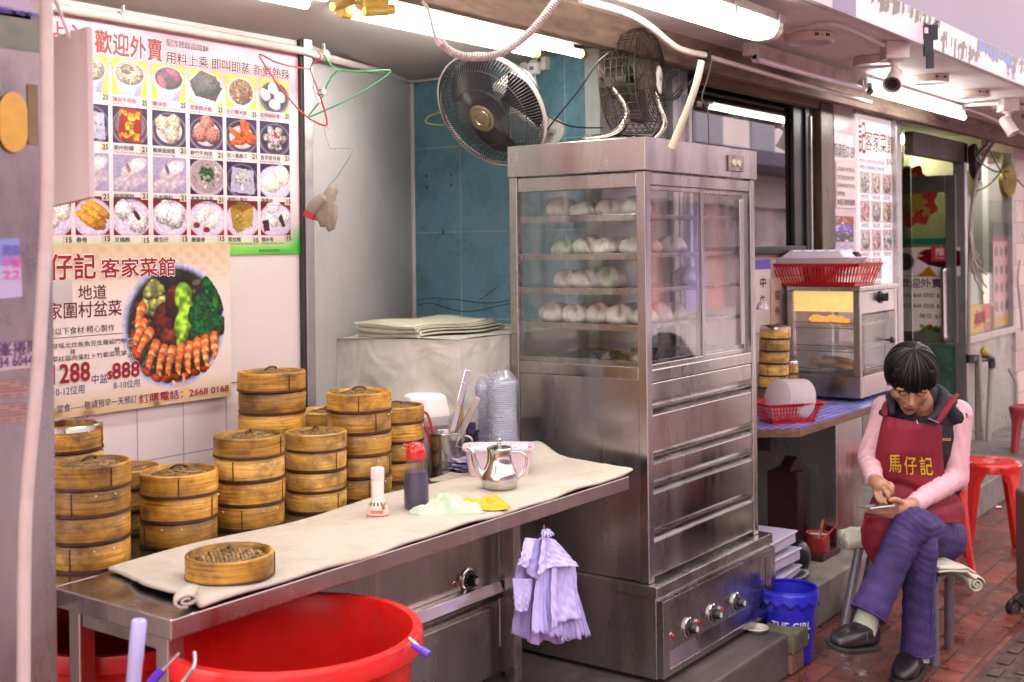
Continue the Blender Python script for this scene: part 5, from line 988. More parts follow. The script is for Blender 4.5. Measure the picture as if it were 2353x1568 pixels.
def bat(hw, z0, z1, x0, x1, name, mat, rnd=.5):
    prof = [(-hw, z1), (-hw * .98, z1 - (z1 - z0) * .5), (-hw * .7, z0 + .006), (-hw * .3, z0), (hw * .3, z0), (hw * .7, z0 + .006), (hw * .98, z1 - (z1 - z0) * .5), (hw, z1)]
    m = MB(); xs = [x0, x0 + .012, x0 + .04, x1 - .05, x1 - .02, x1]; sc_ = [.72, .9, 1, 1, .92, .70]
    m.grid(lambda s, t: Vector((xs[int(round(t * 5))], 1.70 + prof[int(round(s * 7))][0] * sc_[int(round(t * 5))], z1 - (z1 - prof[int(round(s * 7))][1]) * sc_[int(round(t * 5))])), 7, 5)
    m.add([Vector((xs[k], 1.70 + p[0] * sc_[k], z1 - (z1 - p[1]) * sc_[k])) for k in (0, 5) for p in prof], [tuple(range(8)), tuple(range(15, 7, -1))])
    return m.build(name, mat, bt, smooth=50)
bat(.058, 2.235, 2.292, 2.45, 3.74, 'diffuser', M('glowing_diffuser', (.9, .86, .8), .35, var=0, emit=(1, .95, .82), es=4))
bat(.0585, 2.236, 2.292, 3.741, 3.79, 'clear_end', M('milky_end', (.62, .60, .50), .2, var=.1))
MB().box(2.44, 3.80, 1.638, 1.762, 2.293, 2.325).build('tray', M('grey_lamp_tray', (.36, .31, .30), .5, var=.3, vs=12, dirt=(.1, .07, .06), damt=.6), bt, smooth=0, bevel=.006)
for x in (2.9, 3.40, 3.73):
    MB().box(x, x + .016, 1.633, 1.638, 2.27, 2.318).box(x, x + .016, 1.762, 1.767, 2.27, 2.318).build('clip', ALU, bt, smooth=0, bevel=.002)
def tube_lamp(x0, x1, y, z, lit, label, body=True):
    o = thing('fluorescent_lamp', label, 'lamp', ((x0 + x1) / 2, y, z))
    MB().cyl((x0, y, z), (x1, y, z), .0135, n=16).build('tube', TUBE if lit else M('unlit_tube', (.74, .60, .70), .2, var=.05, coat=.3), o)
    if body: MB().box(x0 - .03, x1 + .03, y + .01, y + .05, z + .014, z + .07).build('batten', WBODY if lit else M('rusted_batten', (.46, .36, .33), .6, var=.3, vs=10, dirt=(.14, .07, .04), damt=.8), o, smooth=0, bevel=.004)
    for x in (x0 - .022, x1 + .0): MB().cyl((x, y, z), (x + .022, y, z), .016, n=14).box(x, x + .02, y - .008, y + .012, z, z + .04).build('holder', M('clear_holder', (.5, .42, .40), .3, var=.2), o, smooth=40)
    return o
tube_lamp(4.32, 5.45, 1.985, 2.27, False, 'unlit pinkish tube lamp on a rusted batten beside the glowing batten')
tube_lamp(5.60, 7.12, 1.99, 2.27, True, 'lit single tube lamp above the bright menu board')
# conduits
pth = [at(100, 12, Y=YP - .03), at(300, 46, Y=YP - .03), at(690, 115, Y=YP - .03), at(735, 129, Y=YP - .03), at(930, 179, X=XT - .06), at(945, 184, X=XT - .03), at(965, 183, X=XT - .02), at(1015, 176, X=XT - .02)]
pp_ = MB().tube(pth[:4], .0125, 12, smooth=1).build('wall_pipe', PVC, label='cream conduit running along the ceiling above the menu poster', cat='pipe')
for u, v in ((285, 38), (742, 125)):
    pass
cp_ = MB()
for u, v in ((283, 38), (744, 125)): p = at(u, v, Y=YP - .03); MB().cyl(p + Vector((-.012, 0, -.003)), p + Vector((.012, 0, .002)), .0150, n=14).box(p.x - .003, p.x + .003, YP - .034, YP - .026, p.z + .012, p.z + .035).build('pipe_clip', PVC, pp_)
MB().tube(pth[3:], .0125, 12, smooth=1).build('wall_pipe', PVC, label='cream conduit bending round the recess corner towards the teal wall', cat='pipe')
hp_ = [at(u, v, D=3.05) for u, v in ((1008, 92), (1030, 118), (1075, 133), (1120, 132), (1165, 118), (1205, 88), (1240, 52), (1285, -8))]
q = MB(); q.tube(hp_, .0105, 10, smooth=3); 
P = [Vector(v) for v in q.v]; k = len(P) // 10
for i in range(k):
    cen_ = sum((P[i * 10 + j] for j in range(10)), Vector()) / 10
hose = MB(); pts_ = [sum((P[i * 10 + j] for j in range(10)), Vector()) / 10 for i in range(k)]
L_ = [0]
for i in range(1, k): L_.append(L_[-1] + (pts_[i] - pts_[i - 1]).length)
n_ = int(L_[-1] / .0035); pp2 = []
for i in range(n_ + 1):
    s_ = L_[-1] * i / n_; j = max(0, min(k - 2, next((a - 1 for a in range(1, k) if L_[a] >= s_), k - 2))); f_ = (s_ - L_[j]) / max(1e-6, L_[j + 1] - L_[j]); pp2.append(pts_[j].lerp(pts_[j + 1], f_))
hose.tube(pp2, [.0112 if i % 2 else .0092 for i in range(n_ + 1)], 10)
ho = hose.build('corrugated_hose', M('grey_corrugated_plastic', (.46, .40, .39), .4, var=.08), smooth=20, label='grey corrugated hose looping below the twin tube lamp', cat='hose')
MB().tube([at(u, v, D=3.04) for u, v in ((970, 4), (982, 16), (990, 45), (998, 80), (1006, 96), (1014, 104))], [.004, .004, .004, .005, .006, .009], 8, smooth=2).build('hose_lead', PVC, ho)
cb_ = [at(1335, 0, Z=2.28), at(1420, 22, Z=2.27), at(1462, 40, Z=2.26), at(1500, 65, Z=2.25), at(1550, 110, Z=2.235), at(1590, 122, Z=2.235), at(1620, 127, Z=2.235)]
MB().tube(cb_, .0115, 12, smooth=2).build('beam_pipe', PVC, label='cream conduit sagging along the rusted beam behind the chrome legged fan', cat='pipe')
MB().tube([at(1618, 128, Z=2.235), at(1830, 190, Z=2.235), at(2000, 236, Z=2.235)], .010, 12).build('beam_pipe', PVC, label='straight cream conduit along the beam above the dark window', cat='pipe')
kn = MB()
for i in range(9):
    a = hsh(i) * 6; c_ = at(1618, 130, Z=2.235); kn.tube([c_ + Vector((math.cos(a) * .02, -.012, math.sin(a) * .02)), c_ + Vector((.03 * hsh(i, 2) - .015, -.02, -.03 + .05 * hsh(i, 3))), c_ + Vector((-math.cos(a) * .02, -.008, math.sin(a) * .015))], .007, 6, smooth=1)
kn.ball(at(1617, 131, Z=2.235), .026, .018, .022); kn.build('tape_bundle', M('black_tape', (.018, .015, .016), .5, var=.3), label='black tape bundle wrapped round the beam conduit', cat='tape')
MB().tube([at(1612, 140, D=3.75), at(1603, 185, D=3.75), at(1585, 240, D=3.77), at(1562, 295, D=3.80), at(1545, 340, D=3.82)], [.0115, .0115, .0115, .0125, .015], 12, smooth=2).build('hose_end', M('yellowed_hose', (.50, .43, .33), .4, var=.1), label='yellowed hose end hanging down behind the steel cabinet top', cat='hose')
MB().tube([at(1635, 140, D=4.2), at(1628, 175, D=4.2), at(1614, 215, D=4.2), at(1612, 232, D=4.2), at(1622, 243, D=4.2), at(1638, 236, D=4.2)], .0035, 7, smooth=2).tube([at(1626, 242, D=4.2), at(1628, 300, D=4.2), at(1630, 352, D=4.2)], .002, 6).build('wire_hook', M('dark_wire', (.05, .035, .03), .5, .6, var=.3), label='dark wire hook hanging before the big window', cat='hook')
WIRE = M('black_cable', (.012, .012, .014), .4, var=.1)
MB().tube([at(1398, 122, D=4.05), at(1370, 145, D=4.1), at(1340, 195, D=4.15), at(1300, 245, D=4.2), at(1255, 300, D=4.25), at(1236, 336, D=4.3)], .0032, 7, smooth=2).build('cable', WIRE, label='black cable slanting between the two fans', cat='cable')
MB().tube([at(1252, 262, D=4.5), at(1290, 285, D=4.5), at(1330, 294, D=4.4), at(1385, 294, D=4.3)], .003, 7, smooth=2).build('cable', WIRE, label='black cable sagging across the teal tiles behind the fans', cat='cable')
q = MB(); c_ = at(1662, 172, D=4.3)
for i in range(4): q.tube([c_ + (RGT * math.cos(a) * (.035 + .006 * i) + UPV * math.sin(a + .3 * i) * .055) + FWD * .01 * i for a in [2 * PI * k / 12 for k in range(12)]], .0028, 6, closed=True, smooth=1)
q.tube([at(1640, 230, D=4.3), at(1660, 208, D=4.3), at(1690, 180, D=4.3), at(1712, 150, D=4.3)], .003, 6)
# the coil hangs left of the window post
q.v = [tuple(Vector(p) + (at(1548, 195, D=4.3) - c_)) for p in q.v]; q.build('cable_coil', WIRE, label='coiled black cable tied beside the window post', cat='cable')
# sockets on the teal wall
for (u0, u1, v0, v1), lb in (((1200, 1258, 124, 168), 'wide twin socket box with a white plug on the teal wall'), ((1150, 1192, 128, 162), 'dirty socket box left of the twin socket box')):
    a = at(u0, v1, X=XT - .02); b = at(u1, v0, X=XT - .02); so_ = thing('socket_box', lb, 'socket', (XT - .02, a.y, a.z))
    MB().box(XT - .035, XT - .0005, min(a.y, b.y), max(a.y, b.y), a.z, b.z).build('socket_plate', M('cream_socket', (.62, .57, .52), .35, var=.05, dirt=(.4, .33, .26), dscale=20, damt=.4), so_, smooth=0, bevel=.004)
    y0 = (a.y + b.y) / 2; MB().box(XT - .0375, XT - .0352, y0 + .015, y0 + .03, b.z - .03, b.z - .018).box(XT - .0375, XT - .0352, y0 - .04, y0 - .025, b.z - .03, b.z - .018).build('switch', M('rocker', (.10, .09, .09), .3), so_, smooth=0)
a = at(1224, 158, X=XT - .06); pg = thing('plug', 'white plug with a violet mark in the twin socket box', 'plug', a)
MB().box(XT - .068, XT - .036, a.y - .024, a.y + .024, a.z - .024, a.z + .024).build('plug_body', M('white_plug', (.75, .72, .70), .3), pg, smooth=0, bevel=.008)
MB().box(XT - .0690, XT - .0682, a.y - .010, a.y + .010, a.z - .006, a.z + .008).build('mark', M('violet_mark', (.18, .10, .45), .4), pg, smooth=0)
MB().tube([(XT - .05, a.y, a.z - .02), (XT - .045, a.y - .01, a.z - .08), (XT - .03, a.y - .03, a.z - .16)], .004, 8, smooth=2).build('cord', M('white_cord', (.66, .64, .62), .4), pg)
a = at(1240, 268, X=XT - .02); b = at(1258, 350, X=XT - .02)
MB().box(XT - .03, XT - .0005, b.y, a.y, b.z, a.z).build('cable_cover', M('white_cover', (.62, .62, .60), .4), smooth=0, bevel=.004, label='white upright cable cover on the teal wall behind the wall fan', cat='cover')
# wall fan
def frame_of(axis):
    d = Vector(axis).normalized(); a = d.cross(UPV).normalized(); return d, a, a.cross(d)
FC = at(1128, 254, D=4.28); d, fa, fb = frame_of(FWD * -.68 + RGT * -.50 + UPV * -.53); R = .222
wf = thing('wall_fan', 'large black caged wall fan with a gold hub tilted down at the teal wall', 'fan', FC)
def P2(a, r, h): return FC + (fa * math.cos(a) + fb * math.sin(a)) * r + d * h
CAGE = M('dark_fan_wire', (.055, .05, .052), .4, .5, var=.2); cg = MB(); N = 112
for i in range(N):
    a = 2 * PI * i / N
    cg.tube([P2(a, .052, .062), P2(a + .06, R * .50, .060), P2(a + .12, R * .86, .040), P2(a + .14, R * .985, .004)], .0016, 4, smooth=1, caps=False)
for r, h in ((R * .5, .060), (R * .80, .045)): cg.tube([P2(2 * PI * k / 48, r, h) for k in range(48)], .0016, 5, closed=True)
cg.build('front_grille', CAGE, wf, smooth=40, fix=False)
bg_ = MB()
for i in range(64):
    a = 2 * PI * i / 64; bg_.tube([P2(a, R * .99, -.012), P2(a - .1, R * .80, -.075), P2(a - .25, .07, -.085)], .0014, 4, smooth=1, caps=False)
for r, h in ((R * .93, -.03), (R * .80, -.074)): bg_.tube([P2(2 * PI * k / 48, r, h) for k in range(48)], .0016, 5, closed=True)
bg_.build('rear_grille', CAGE, wf, smooth=40, fix=False)
MB().lathe([(R * .985, -.012), (R * 1.012, -.010), (R * 1.012, .006), (R * .985, .006), (R * .985, -.012)], FC, d, 64, xdir=fa).build('rim_band', M('pink_rim', (.62, .53, .50), .4, var=.06), wf)
hb2 = MB().lathe([(.052, .058), (.052, .066), (.047, .069), (.046, .066), (.038, .066), (.036, .071), (.022, .074), (.020, .071), (0, .073)], FC, d, 36, xdir=fa).build('hub_badge', M('dull_gold', (.30, .265, .16), .32, .85, var=.15), wf)
bl = MB()
for k in range(3):
    a0 = 2 * PI * k / 3 + .5
    bl.grid(lambda s, t: P2(a0 + (s - .2 * t) * 1.55 * (.6 + .4 * t), .045 + t * (R * .86 - .045) * (1 - .12 * (2 * s - 1) ** 2), -.030 + .034 * (s - .5) * -1.2 - .01), 10, 8)
bl.lathe([(.05, -.05), (.05, -.01), (.035, .0), (0, .004)], FC, d, 24, xdir=fa); bl.build('blades', M('smoky_blade', (.012, .013, .022), .55, var=.1, spec=.25), wf, smooth=50, solid=.002)
MB().lathe([(0, -.24), (.045, -.238), (.060, -.225), (.066, -.12), (.062, -.085), (0, -.085)], FC, d, 28, xdir=fa).build('motor', M('white_motor', (.66, .66, .62), .35, var=.04), wf)
mq2 = FC - d * .17; wq = Vector((XT - .01, mq2.y + .03, mq2.z - .13))
MB().tube([mq2 - UPV * .05, mq2 - UPV * .10 + Vector((.03, 0, 0)), wq], .018, 12, smooth=2).cyl(wq, wq + Vector((.0095, 0, 0)), .05).build('bracket', _mats['white_motor'], wf)
# fan standing on the cabinet
FC = at(1468, 188, D=4.33); d, fa, fb = frame_of(FWD * -.40 + RGT * .90 + UPV * .02); R = .190
sf = thing('floor_fan', 'rusty caged fan on a bent chrome stand on top of the steel cabinet', 'fan', (FC.x, FC.y, ZT))
RW = M('rusty_fan_wire', (.060, .045, .034), .5, .6, var=.4, vs=30); q = MB()
def P2(a, r, h): return FC + (fa * math.cos(a) + fb * math.sin(a)) * r + d * h
for k in range(14): q.tube([P2(2 * PI * i / 44, .034 + (R - .034) * k / 13, .075 - .03 * (k / 13) ** 3) for i in range(44)], .0020, 4, closed=True)
for k in range(7): q.tube([P2(2 * PI * i / 44, R * (1 - .012 * abs(k - 3)), .045 - .022 * k) for i in range(44)], .0017, 4, closed=True)
for k in range(8): q.tube([P2(2 * PI * i / 40, .05 + (R * .96 - .05) * k / 7, -.105 + .015 * (k / 7) ** 2) for i in range(40)], .0017, 4, closed=True)
for i in range(8):
    a = 2 * PI * i / 8; q.tube([P2(a, .03, .075), P2(a, R * .7, .066), P2(a, R * 1.0, .045), P2(a, R * .97, -.085), P2(a, .05, -.105)], .0022, 5)
for i in range(36):
    a = 2 * PI * i / 36; q.tube([P2(a, R, .046), P2(a, R * .985, -.03), P2(a, R * .96, -.09), P2(a, R * .6, -.10)], .0014, 4, caps=False)
q.build('cage', RW, sf, smooth=40, fix=False)
bl = MB()
for k in range(3):
    a0 = 2 * PI * k / 3; bl.grid(lambda s, t: P2(a0 + s * 1.25, .03 + t * (R * .80 - .03), -.01 + .05 * (.5 - s)), 8, 6)
bl.build('blades', M('grey_metal_blade', (.06, .055, .05), .4, .8, var=.2), sf, smooth=50, solid=.0015)
MB().lathe([(0, -.10), (.055, -.10), (.058, -.03), (.03, -.015), (0, .0)], FC, d, 24, xdir=fa).build('motor', M('dark_motor', (.05, .048, .045), .5, var=.2), sf)
bd = MB().lathe([(.034, .074), (.034, .080), (.030, .082), (0, .0822)], FC, d, 28, xdir=fa, sy=1.5).build('badge', M('pale_badge', (.62, .58, .60), .35), sf)
MB().box(0, .001, 0, .001, 0, .001)
text_mesh('KDK', .018, P2(0, .0, .0826) - d.cross(UPV) * -.019 - UPV * .004, UPV.cross(d), UPV, M('violet_ink', (.12, .08, .4), .5), bd, 'lettering', bold=.02, width=.036)
for sgn, pts in ((-1, ((1397, 190), (1412, 208), (1437, 245), (1441, 268), (1428, 296), (1400, 312), (1372, 317), (1345, 319))), (1, ((1500, 196), (1512, 240), (1524, 268), (1527, 288), (1518, 305), (1500, 322)))):
    D_ = 4.27 if sgn < 0 else 4.30
    MB().tube([at(u, v, D=D_) for u, v in pts], .0125, 12, smooth=2).build('stand_leg', M('pitted_chrome', (.36, .34, .30), .22, 1, var=.3, vs=60, rvar=.12), sf)
MB().tube([at(1345, 319, D=4.27), at(1360, 315, D=4.42), at(1470, 318, D=4.45), at(1500, 322, D=4.30)], .0120, 12, smooth=2).build('stand_leg', _mats['pitted_chrome'], sf)
p = at(1395, 190, D=4.26); MB().obox(p, RGT, UPV, FWD, .020, .026, .018).cyl(p - FWD * .03 + RGT * .006, p - FWD * .015 + RGT * .006, .024, n=8).build('pivot_knob', M('black_knob', (.02, .022, .028), .4), sf, smooth=0, bevel=.005)
# round surface lights under the canopy
RL = M('cream_light_ring', (.60, .50, .44), .4, var=.04); LENS = M('unlit_lens', (.60, .55, .55), .3, var=.03)
def ring_light():
    o = bpy.data.objects.new('round_light', None); COL.objects.link(o)
    MB().lathe([(.095, 0), (.095, -.030), (.091, -.034), (.078, -.034)], n=44).build('housing', RL, o, local=True)
    MB().lathe([(.078, -.034), (.070, -.030), (0, -.030)], n=36).build('lens', LENS, o, local=True)
    s = MB()
    for dx in (-.030, -.024, -.018, .018, .024, .030): s.box(dx - .0014, dx + .0014, -.0965, -.0935, -.020, -.008)
    s.cyl((0, -.0945, -.014), (0, -.0965, -.014), .003, n=10); s.build('slots', BLACKP, o, smooth=0, local=True); return o
rl = ring_light(); nm = ['nearest the glowing batten', 'behind the nearer security camera', 'in the middle of the row, right of the nearer camera', 'left of the far security camera', 'right beside the far security camera', 'farthest along the canopy']
for i in range(6):
    o = rl if i == 0 else dup(rl); x = 4.41 + .742 * i; o.location = (x, 1.81, 2.358)
    o.rotation_euler = (0, 0, -.62); tag(o, 'round cream ceiling light %s' % nm[i], 'ceiling light', 'round ceiling lights under the canopy')
CW = M('camera_white', (.66, .60, .59), .35, var=.06, dirt=(.3, .24, .22), dscale=25, damt=.4)
def cctv(cq, label, aim, pipe):
    o = thing('security_camera', label, 'security camera', cq)
    MB().obox(cq - UPV * .035, RGT, FWD, UPV, .046, .046, .034).obox(cq - UPV * .066, RGT, FWD, UPV, .048, .048, .006).build('junction_box', CW, o, smooth=0, bevel=.003)
    MB().lathe([(0, -.072), (.030, -.072), (.030, -.078), (.016, -.084), (.013, -.105), (.017, -.110), (.017, -.122), (0, -.125)], cq, n=24).build('bracket', CW, o)
    d = Vector(aim).normalized(); c_ = cq - UPV * .150
    MB().lathe([(0, -.055), (.020, -.055), (.030, -.045), (.034, -.02), (.034, .05), (.037, .05), (.037, .058), (.032, .058), (.031, .045), (0, .045)], c_, d, 28).build('camera_body', CW, o)
    MB().lathe([(.031, .0455), (.030, .047), (.012, .047), (.011, .052), (0, .053)], c_, d, 24).build('lens', BLACKP, o)
    leds = MB(); s_ = d.orthogonal().normalized(); t_ = d.cross(s_)
    for k in range(14): a = 2 * PI * k / 14; leds.ball(c_ + d * .0475 + (s_ * math.cos(a) + t_ * math.sin(a)) * .023, .0026, n=6, m=4)
    leds.build('infrared_leds', M('led_dot', (.35, .3, .32), .2), o)
    if pipe: MB().tube(pipe, .0095, 10, smooth=2).build('conduit', CW, o)
    return o
cctv(at(2055, 97, Z=2.358), 'nearer white bullet security camera aimed down the street under the canopy', FWD * -.72 + RGT * -.42 + UPV * -.45, [at(1812, 72, Z=2.345), at(1890, 55, Z=2.345), at(1935, 58, Z=2.345), at(2030, 104, Z=2.335)])
cctv(at(2316, 228, Z=2.358), 'far white bullet security camera at the right edge of the picture', FWD * -.3 + RGT * .35 + UPV * -.75, [at(2352, 308, Z=2.30), at(2260, 262, Z=2.335), at(2208, 248, Z=2.34), at(2215, 242, Z=2.345), at(2296, 238, Z=2.33)])
bb = MB(); c_ = at(2133, 92, Y=1.50)
bb.obox(c_ + RGT * .0 - UPV * .02, RGT, UPV, FWD, .018, .045, .008).obox(c_ - RGT * .035 + UPV * .03, RGT, UPV, FWD, .016, .028, .01).obox(c_ + RGT * .02 + UPV * .03, RGT, UPV, FWD, .016, .03, .01).obox(c_ - UPV * .085 + RGT * .006, RGT, UPV, FWD, .014, .03, .006)
for i in range(7): bb.tube([c_ + UPV * .05 + RGT * (.03 * hsh(i) - .015), c_ + UPV * (.06 + .04 * hsh(i, 2)) + RGT * (.10 * hsh(i, 4) - .05), c_ + UPV * .05 + RGT * (.12 * hsh(i, 5) - .06)], .002, 5, smooth=1)
bb.build('cable_bundle', M('black_tape_cable', (.02, .018, .03), .5, var=.4), smooth=0, bevel=.003, label='black taped cable bundle hanging over the peeled sign band', cat='cable')
# hangers and glove
def hanger(pts, D, mat, r, label, hook=None, D1=None):
    n_ = len(pts); o = MB().tube([at(u, v, D=D + (D1 - D) * i / (n_ - 1) if D1 else D) for i, (u, v) in enumerate(pts)], r, 7, smooth=1)
    if hook: o.tube([at(u, v, D=D) for u, v in hook], r, 7, smooth=2)
    return o.build('wire_hanger', mat, label=label, cat='hanger')
hanger([(713, 160), (640, 148), (594, 122), (598, 135), (645, 205), (700, 268), (745, 291), (754, 285), (742, 240), (722, 185), (713, 160)], 3.55, M('red_wire', (.40, .02, .03), .35, var=.1), .0028, 'red coated wire hanger hooked on the ceiling conduit', [(713, 160), (716, 145), (735, 138), (738, 126), (728, 120)])
hanger([(775, 162), (842, 166), (896, 160), (898, 168), (860, 195), (790, 235), (706, 272), (708, 268), (738, 230), (757, 182), (775, 162)], 3.62, M('green_wire', (.03, .24, .07), .35, var=.1), .0028, 'green coated wire hanger hooked beside the red one', [(775, 162), (755, 145), (748, 130), (742, 126)])
hanger([(1012, 258), (985, 267), (975, 280), (990, 287), (1030, 288)], 4.45, M('olive_wire', (.22, .20, .03), .4, var=.1), .003, 'olive yellow wire hanger half hidden behind the wall fan')
hanger([(758, 342), (805, 340), (813, 346), (780, 400), (752, 432)], 3.75, ALU, .0016, 'thin silver wire hanger holding the cotton gloves', [(758, 342), (752, 320), (745, 300), (748, 290), (757, 297)])
cl_ = MB().obox(at(727, 218, D=3.53), RGT * .35 - UPV, UPV * .35 + RGT, FWD, .028, .005, .006).cyl(at(733, 213, D=3.53), at(745, 211, D=3.52), .0095).build('bulldog_clip', CHROME, smooth=0, bevel=.002, label='shiny bulldog clip pinching the red and green hangers', cat='clip')
GLV = M('cotton_glove', (.24, .205, .165), .95, var=.2, vs=30, bump=.5, bs=260)
gb = MB(); gd_ = 3.72
def gp(u, v, o=0): return at(u, v, D=gd_ + o)
gb.tube([gp(765, 428), gp(758, 445), gp(752, 470), gp(755, 492)], [.008, .022, .030, .026], 10, smooth=2)
gb.tube([gp(768, 432), gp(771, 440), gp(768, 452)], [.009, .010, .006], 8, smooth=1)
for u0, v0, u1, v1, u2, v2 in ((755, 470, 752, 500, 757, 533), (765, 470, 768, 500, 765, 528), (744, 468, 736, 500, 740, 522), (750, 470, 748, 496, 749, 522), (730, 475, 726, 500, 722, 505)): gb.tube([gp(u0, v0, -.01), gp(u1, v1, -.012), gp(u2, v2, -.01)], [.014, .012, .006], 9, smooth=2)
gb.tube([gp(745, 455, -.015), gp(725, 470, -.02), gp(712, 492, -.02)], [.020, .022, .018], 10, smooth=2)
gv = blend('cotton_glove', gb, GLV, None, .004, 3, label='pair of dirty cotton work gloves bunched on the silver hanger', cat='gloves')
MB().tube([gp(714, 488, -.02), gp(708, 501, -.02)], [.0195, .019], 12).build('red_cuff', M('red_knit', (.45, .03, .04), .9, bump=.4, bs=200), gv)
# ================================================================ right-hand side
# blue topped shelf
SZ = .80
sh = thing('wall_shelf', 'wooden shelf with a blue patterned cover beside the steel cabinet', 'shelf', (5.2, 2.2, SZ))
sp_ = [at(1742, 985, Z=SZ), at(1838, 985, Z=SZ), at(1990, 940, Z=SZ)]
out = [(4.24, 2.424), (4.40, 2.20), (sp_[1].x, sp_[1].y), (sp_[2].x, sp_[1].y - .005), (6.15, sp_[1].y), (6.15, 2.424)]
MB().prism([(x, y, SZ - .036) for x, y in out], (0, 0, .034)).build('shelf_board', M('rough_plywood', (.16, .085, .045), .7, var=.5, vs=20, stretch=(.4, 1, 4), bump=.5), sh, smooth=0, bevel=.002)
BLUEC = tile_mat('blue_cloth_print', (.10, .12, .48), (.50, .45, .68), .05, .035, 0, 1, mw=.003, var=.3, rough=.4, cvar=.3)
MB().prism([(x, y, SZ - .0018) for x, y in out], (0, 0, .003)).build('shelf_cover', BLUEC, sh, smooth=0)
MB().box(4.66, 4.72, 2.10, 2.424, SZ - .12, SZ - .037).build('bracket', M('dark_wood', (.05, .03, .025), .7, var=.3), sh, smooth=0, bevel=.004)
# steel clad post, black pipe post
MB().box(5.12, 5.44, 1.995, 2.42, .171, SZ - .037).build('post', STEEL, smooth=0, bevel=.004, label='stainless steel clad post under the blue shelf, left of the woman', cat='post')
a = at(1886, 1100, Y=2.10); b = at(1914, 1100, Y=2.10)
MB().box(a.x, a.x + .045, 2.07, 2.12, .171, SZ - .037).cyl((a.x + .075, 2.09, .171), (a.x + .075, 2.09, SZ - .037), .018).build('post', M('black_wet_post', (.018, .014, .013), .35, var=.5, dirt=(.09, .06, .05), dscale=12, damt=.6), smooth=20, bevel=.003, label='black grimy post in front of the steel clad post', cat='post')
# little red shrine box and incense tin
a = at(1855, 1290, Y=2.12); b = at(1888, 1130, Y=2.12)
SHR = M('oxblood_paint', (.050, .010, .014), .4, var=.4)
sr = thing('shrine_box', 'small oxblood red shrine box standing on the ledge by the marble', 'shrine', (4.75, 2.2, .171))
x0 = at(1835, 1200, Y=2.15).x; x1 = at(1880, 1200, Y=2.15).x
MB().box(x0, x1, 2.15, 2.30, .171, .52).build('box_body', SHR, sr, smooth=0, bevel=.004)
MB().prism([(x0, 2.18, .521), (x0 + .01, 2.18, .55), ((x0 + x1) / 2 - .02, 2.18, .60), ((x0 + x1) / 2 + .01, 2.18, .60), (x1 - .02, 2.18, .55), (x1 - .01, 2.18, .521)], (0, .06, 0)).build('crest', SHR, sr, smooth=0, bevel=.004)
q = at(1884, 1262, Z=.20); it = thing('incense_tin', 'round red incense tin with burnt sticks on a dark tray', 'incense tin', (q.x, q.y, .171))
MB().box(q.x - .10, q.x + .10, q.y - .055, q.y + .075, .172, .20).build('tray', SHR, it, smooth=0, bevel=.003)
MB().lathe([(0, .20), (.048, .20), (.050, .205), (.050, .275), (.052, .278), (.047, .276), (.046, .262), (0, .262)], (q.x - .02, q.y, 0), n=28).build('tin', M('scratched_red_tin', (.40, .035, .03), .35, var=.3, vs=25, dirt=(.5, .3, .28), dscale=25, damt=.5), it)
MB().lathe([(0, .2625), (.045, .2625), (.043, .268), (.02, .272), (0, .273)], (q.x - .02, q.y, 0), n=20).build('ash', M('incense_ash', (.42, .35, .36), .95, var=.3, vs=60), it)
for k, (u, v, u1, v1, m_) in enumerate(((1884, 1240, 1893, 1194, 'r'), (1890, 1240, 1921, 1209, 'r'), (1880, 1238, 1890, 1196, 't'))):
    MB().tube([at(u, v, D=5.02), at(u1, v1, D=5.02)], .0035 if m_ == 'r' else .002, 6).build('incense_stick', M('red_stick', (.55, .06, .03), .5) if m_ == 'r' else M('tan_stick', (.5, .32, .2), .6), it)
# stacked white trays, black sack
TR = M('violet_white_board', (.58, .52, .66), .35, var=.05)
for k, (zz, rot, dx) in enumerate(((.185, .06, 0), (.262, -.02, -.02), (.336, .03, -.05))):
    c_ = at(1808, 1330, Z=.2) + Vector((dx - .03, .08, 0)); ca, sa = math.cos(rot), math.sin(rot); ax = Vector((ca, sa, .0)); ay = Vector((-sa, ca, 0))
    tilt = Vector((0, 0, 1))
    o = MB().obox((c_.x, c_.y, zz + .022), ax, ay, tilt, .135, .10, .021).obox((c_.x, c_.y, zz + .046), ax, ay, tilt, .142, .107, .004).build('foam_tray', TR, smooth=0, bevel=.006, label='%s white foam tray of the pile on the ledge by the blue bucket' % ('lowest', 'middle', 'topmost')[k], cat='tray', group='white foam trays piled on the ledge')
sk = at(1838, 1328, Z=.18); gb = MB()
gb.ball(sk + Vector((.04, .06, .03)), .12, .06, .05).ball(sk + Vector((.06, .03, .07)), .06, .05, .07).ball(sk + Vector((-.03, .02, .01)), .12, .06, .02)
blend('black_sack', gb, M('black_sack_film', (.012, .012, .016), .3, var=.2, bump=.6, bs=25), None, .008, 2, label='limp black plastic sack behind the white foam trays', cat='sack')
lf_ = MB()
for k in range(12):
    p = at(1790 + 28 * hsh(k), 1352 + 10 * hsh(k, 2), Z=.18) ; a_ = hsh(k, 7) * 6; lf_.add([p, p + Vector((.03 * math.cos(a_), .03 * math.sin(a_), .012)), p + Vector((.05 * math.cos(a_ + .3), .05 * math.sin(a_ + .3), .004)), p + Vector((.02 * math.cos(a_ + .6), .02 * math.sin(a_ + .6), .012))], [(0, 1, 2, 3)])
lf_.build('leaf_scraps', M('green_leaf', (.10, .26, .04), .5, var=.3), smooth=0, label='few green leaf scraps lying beside the foam trays', cat='leaves', kind='stuff')
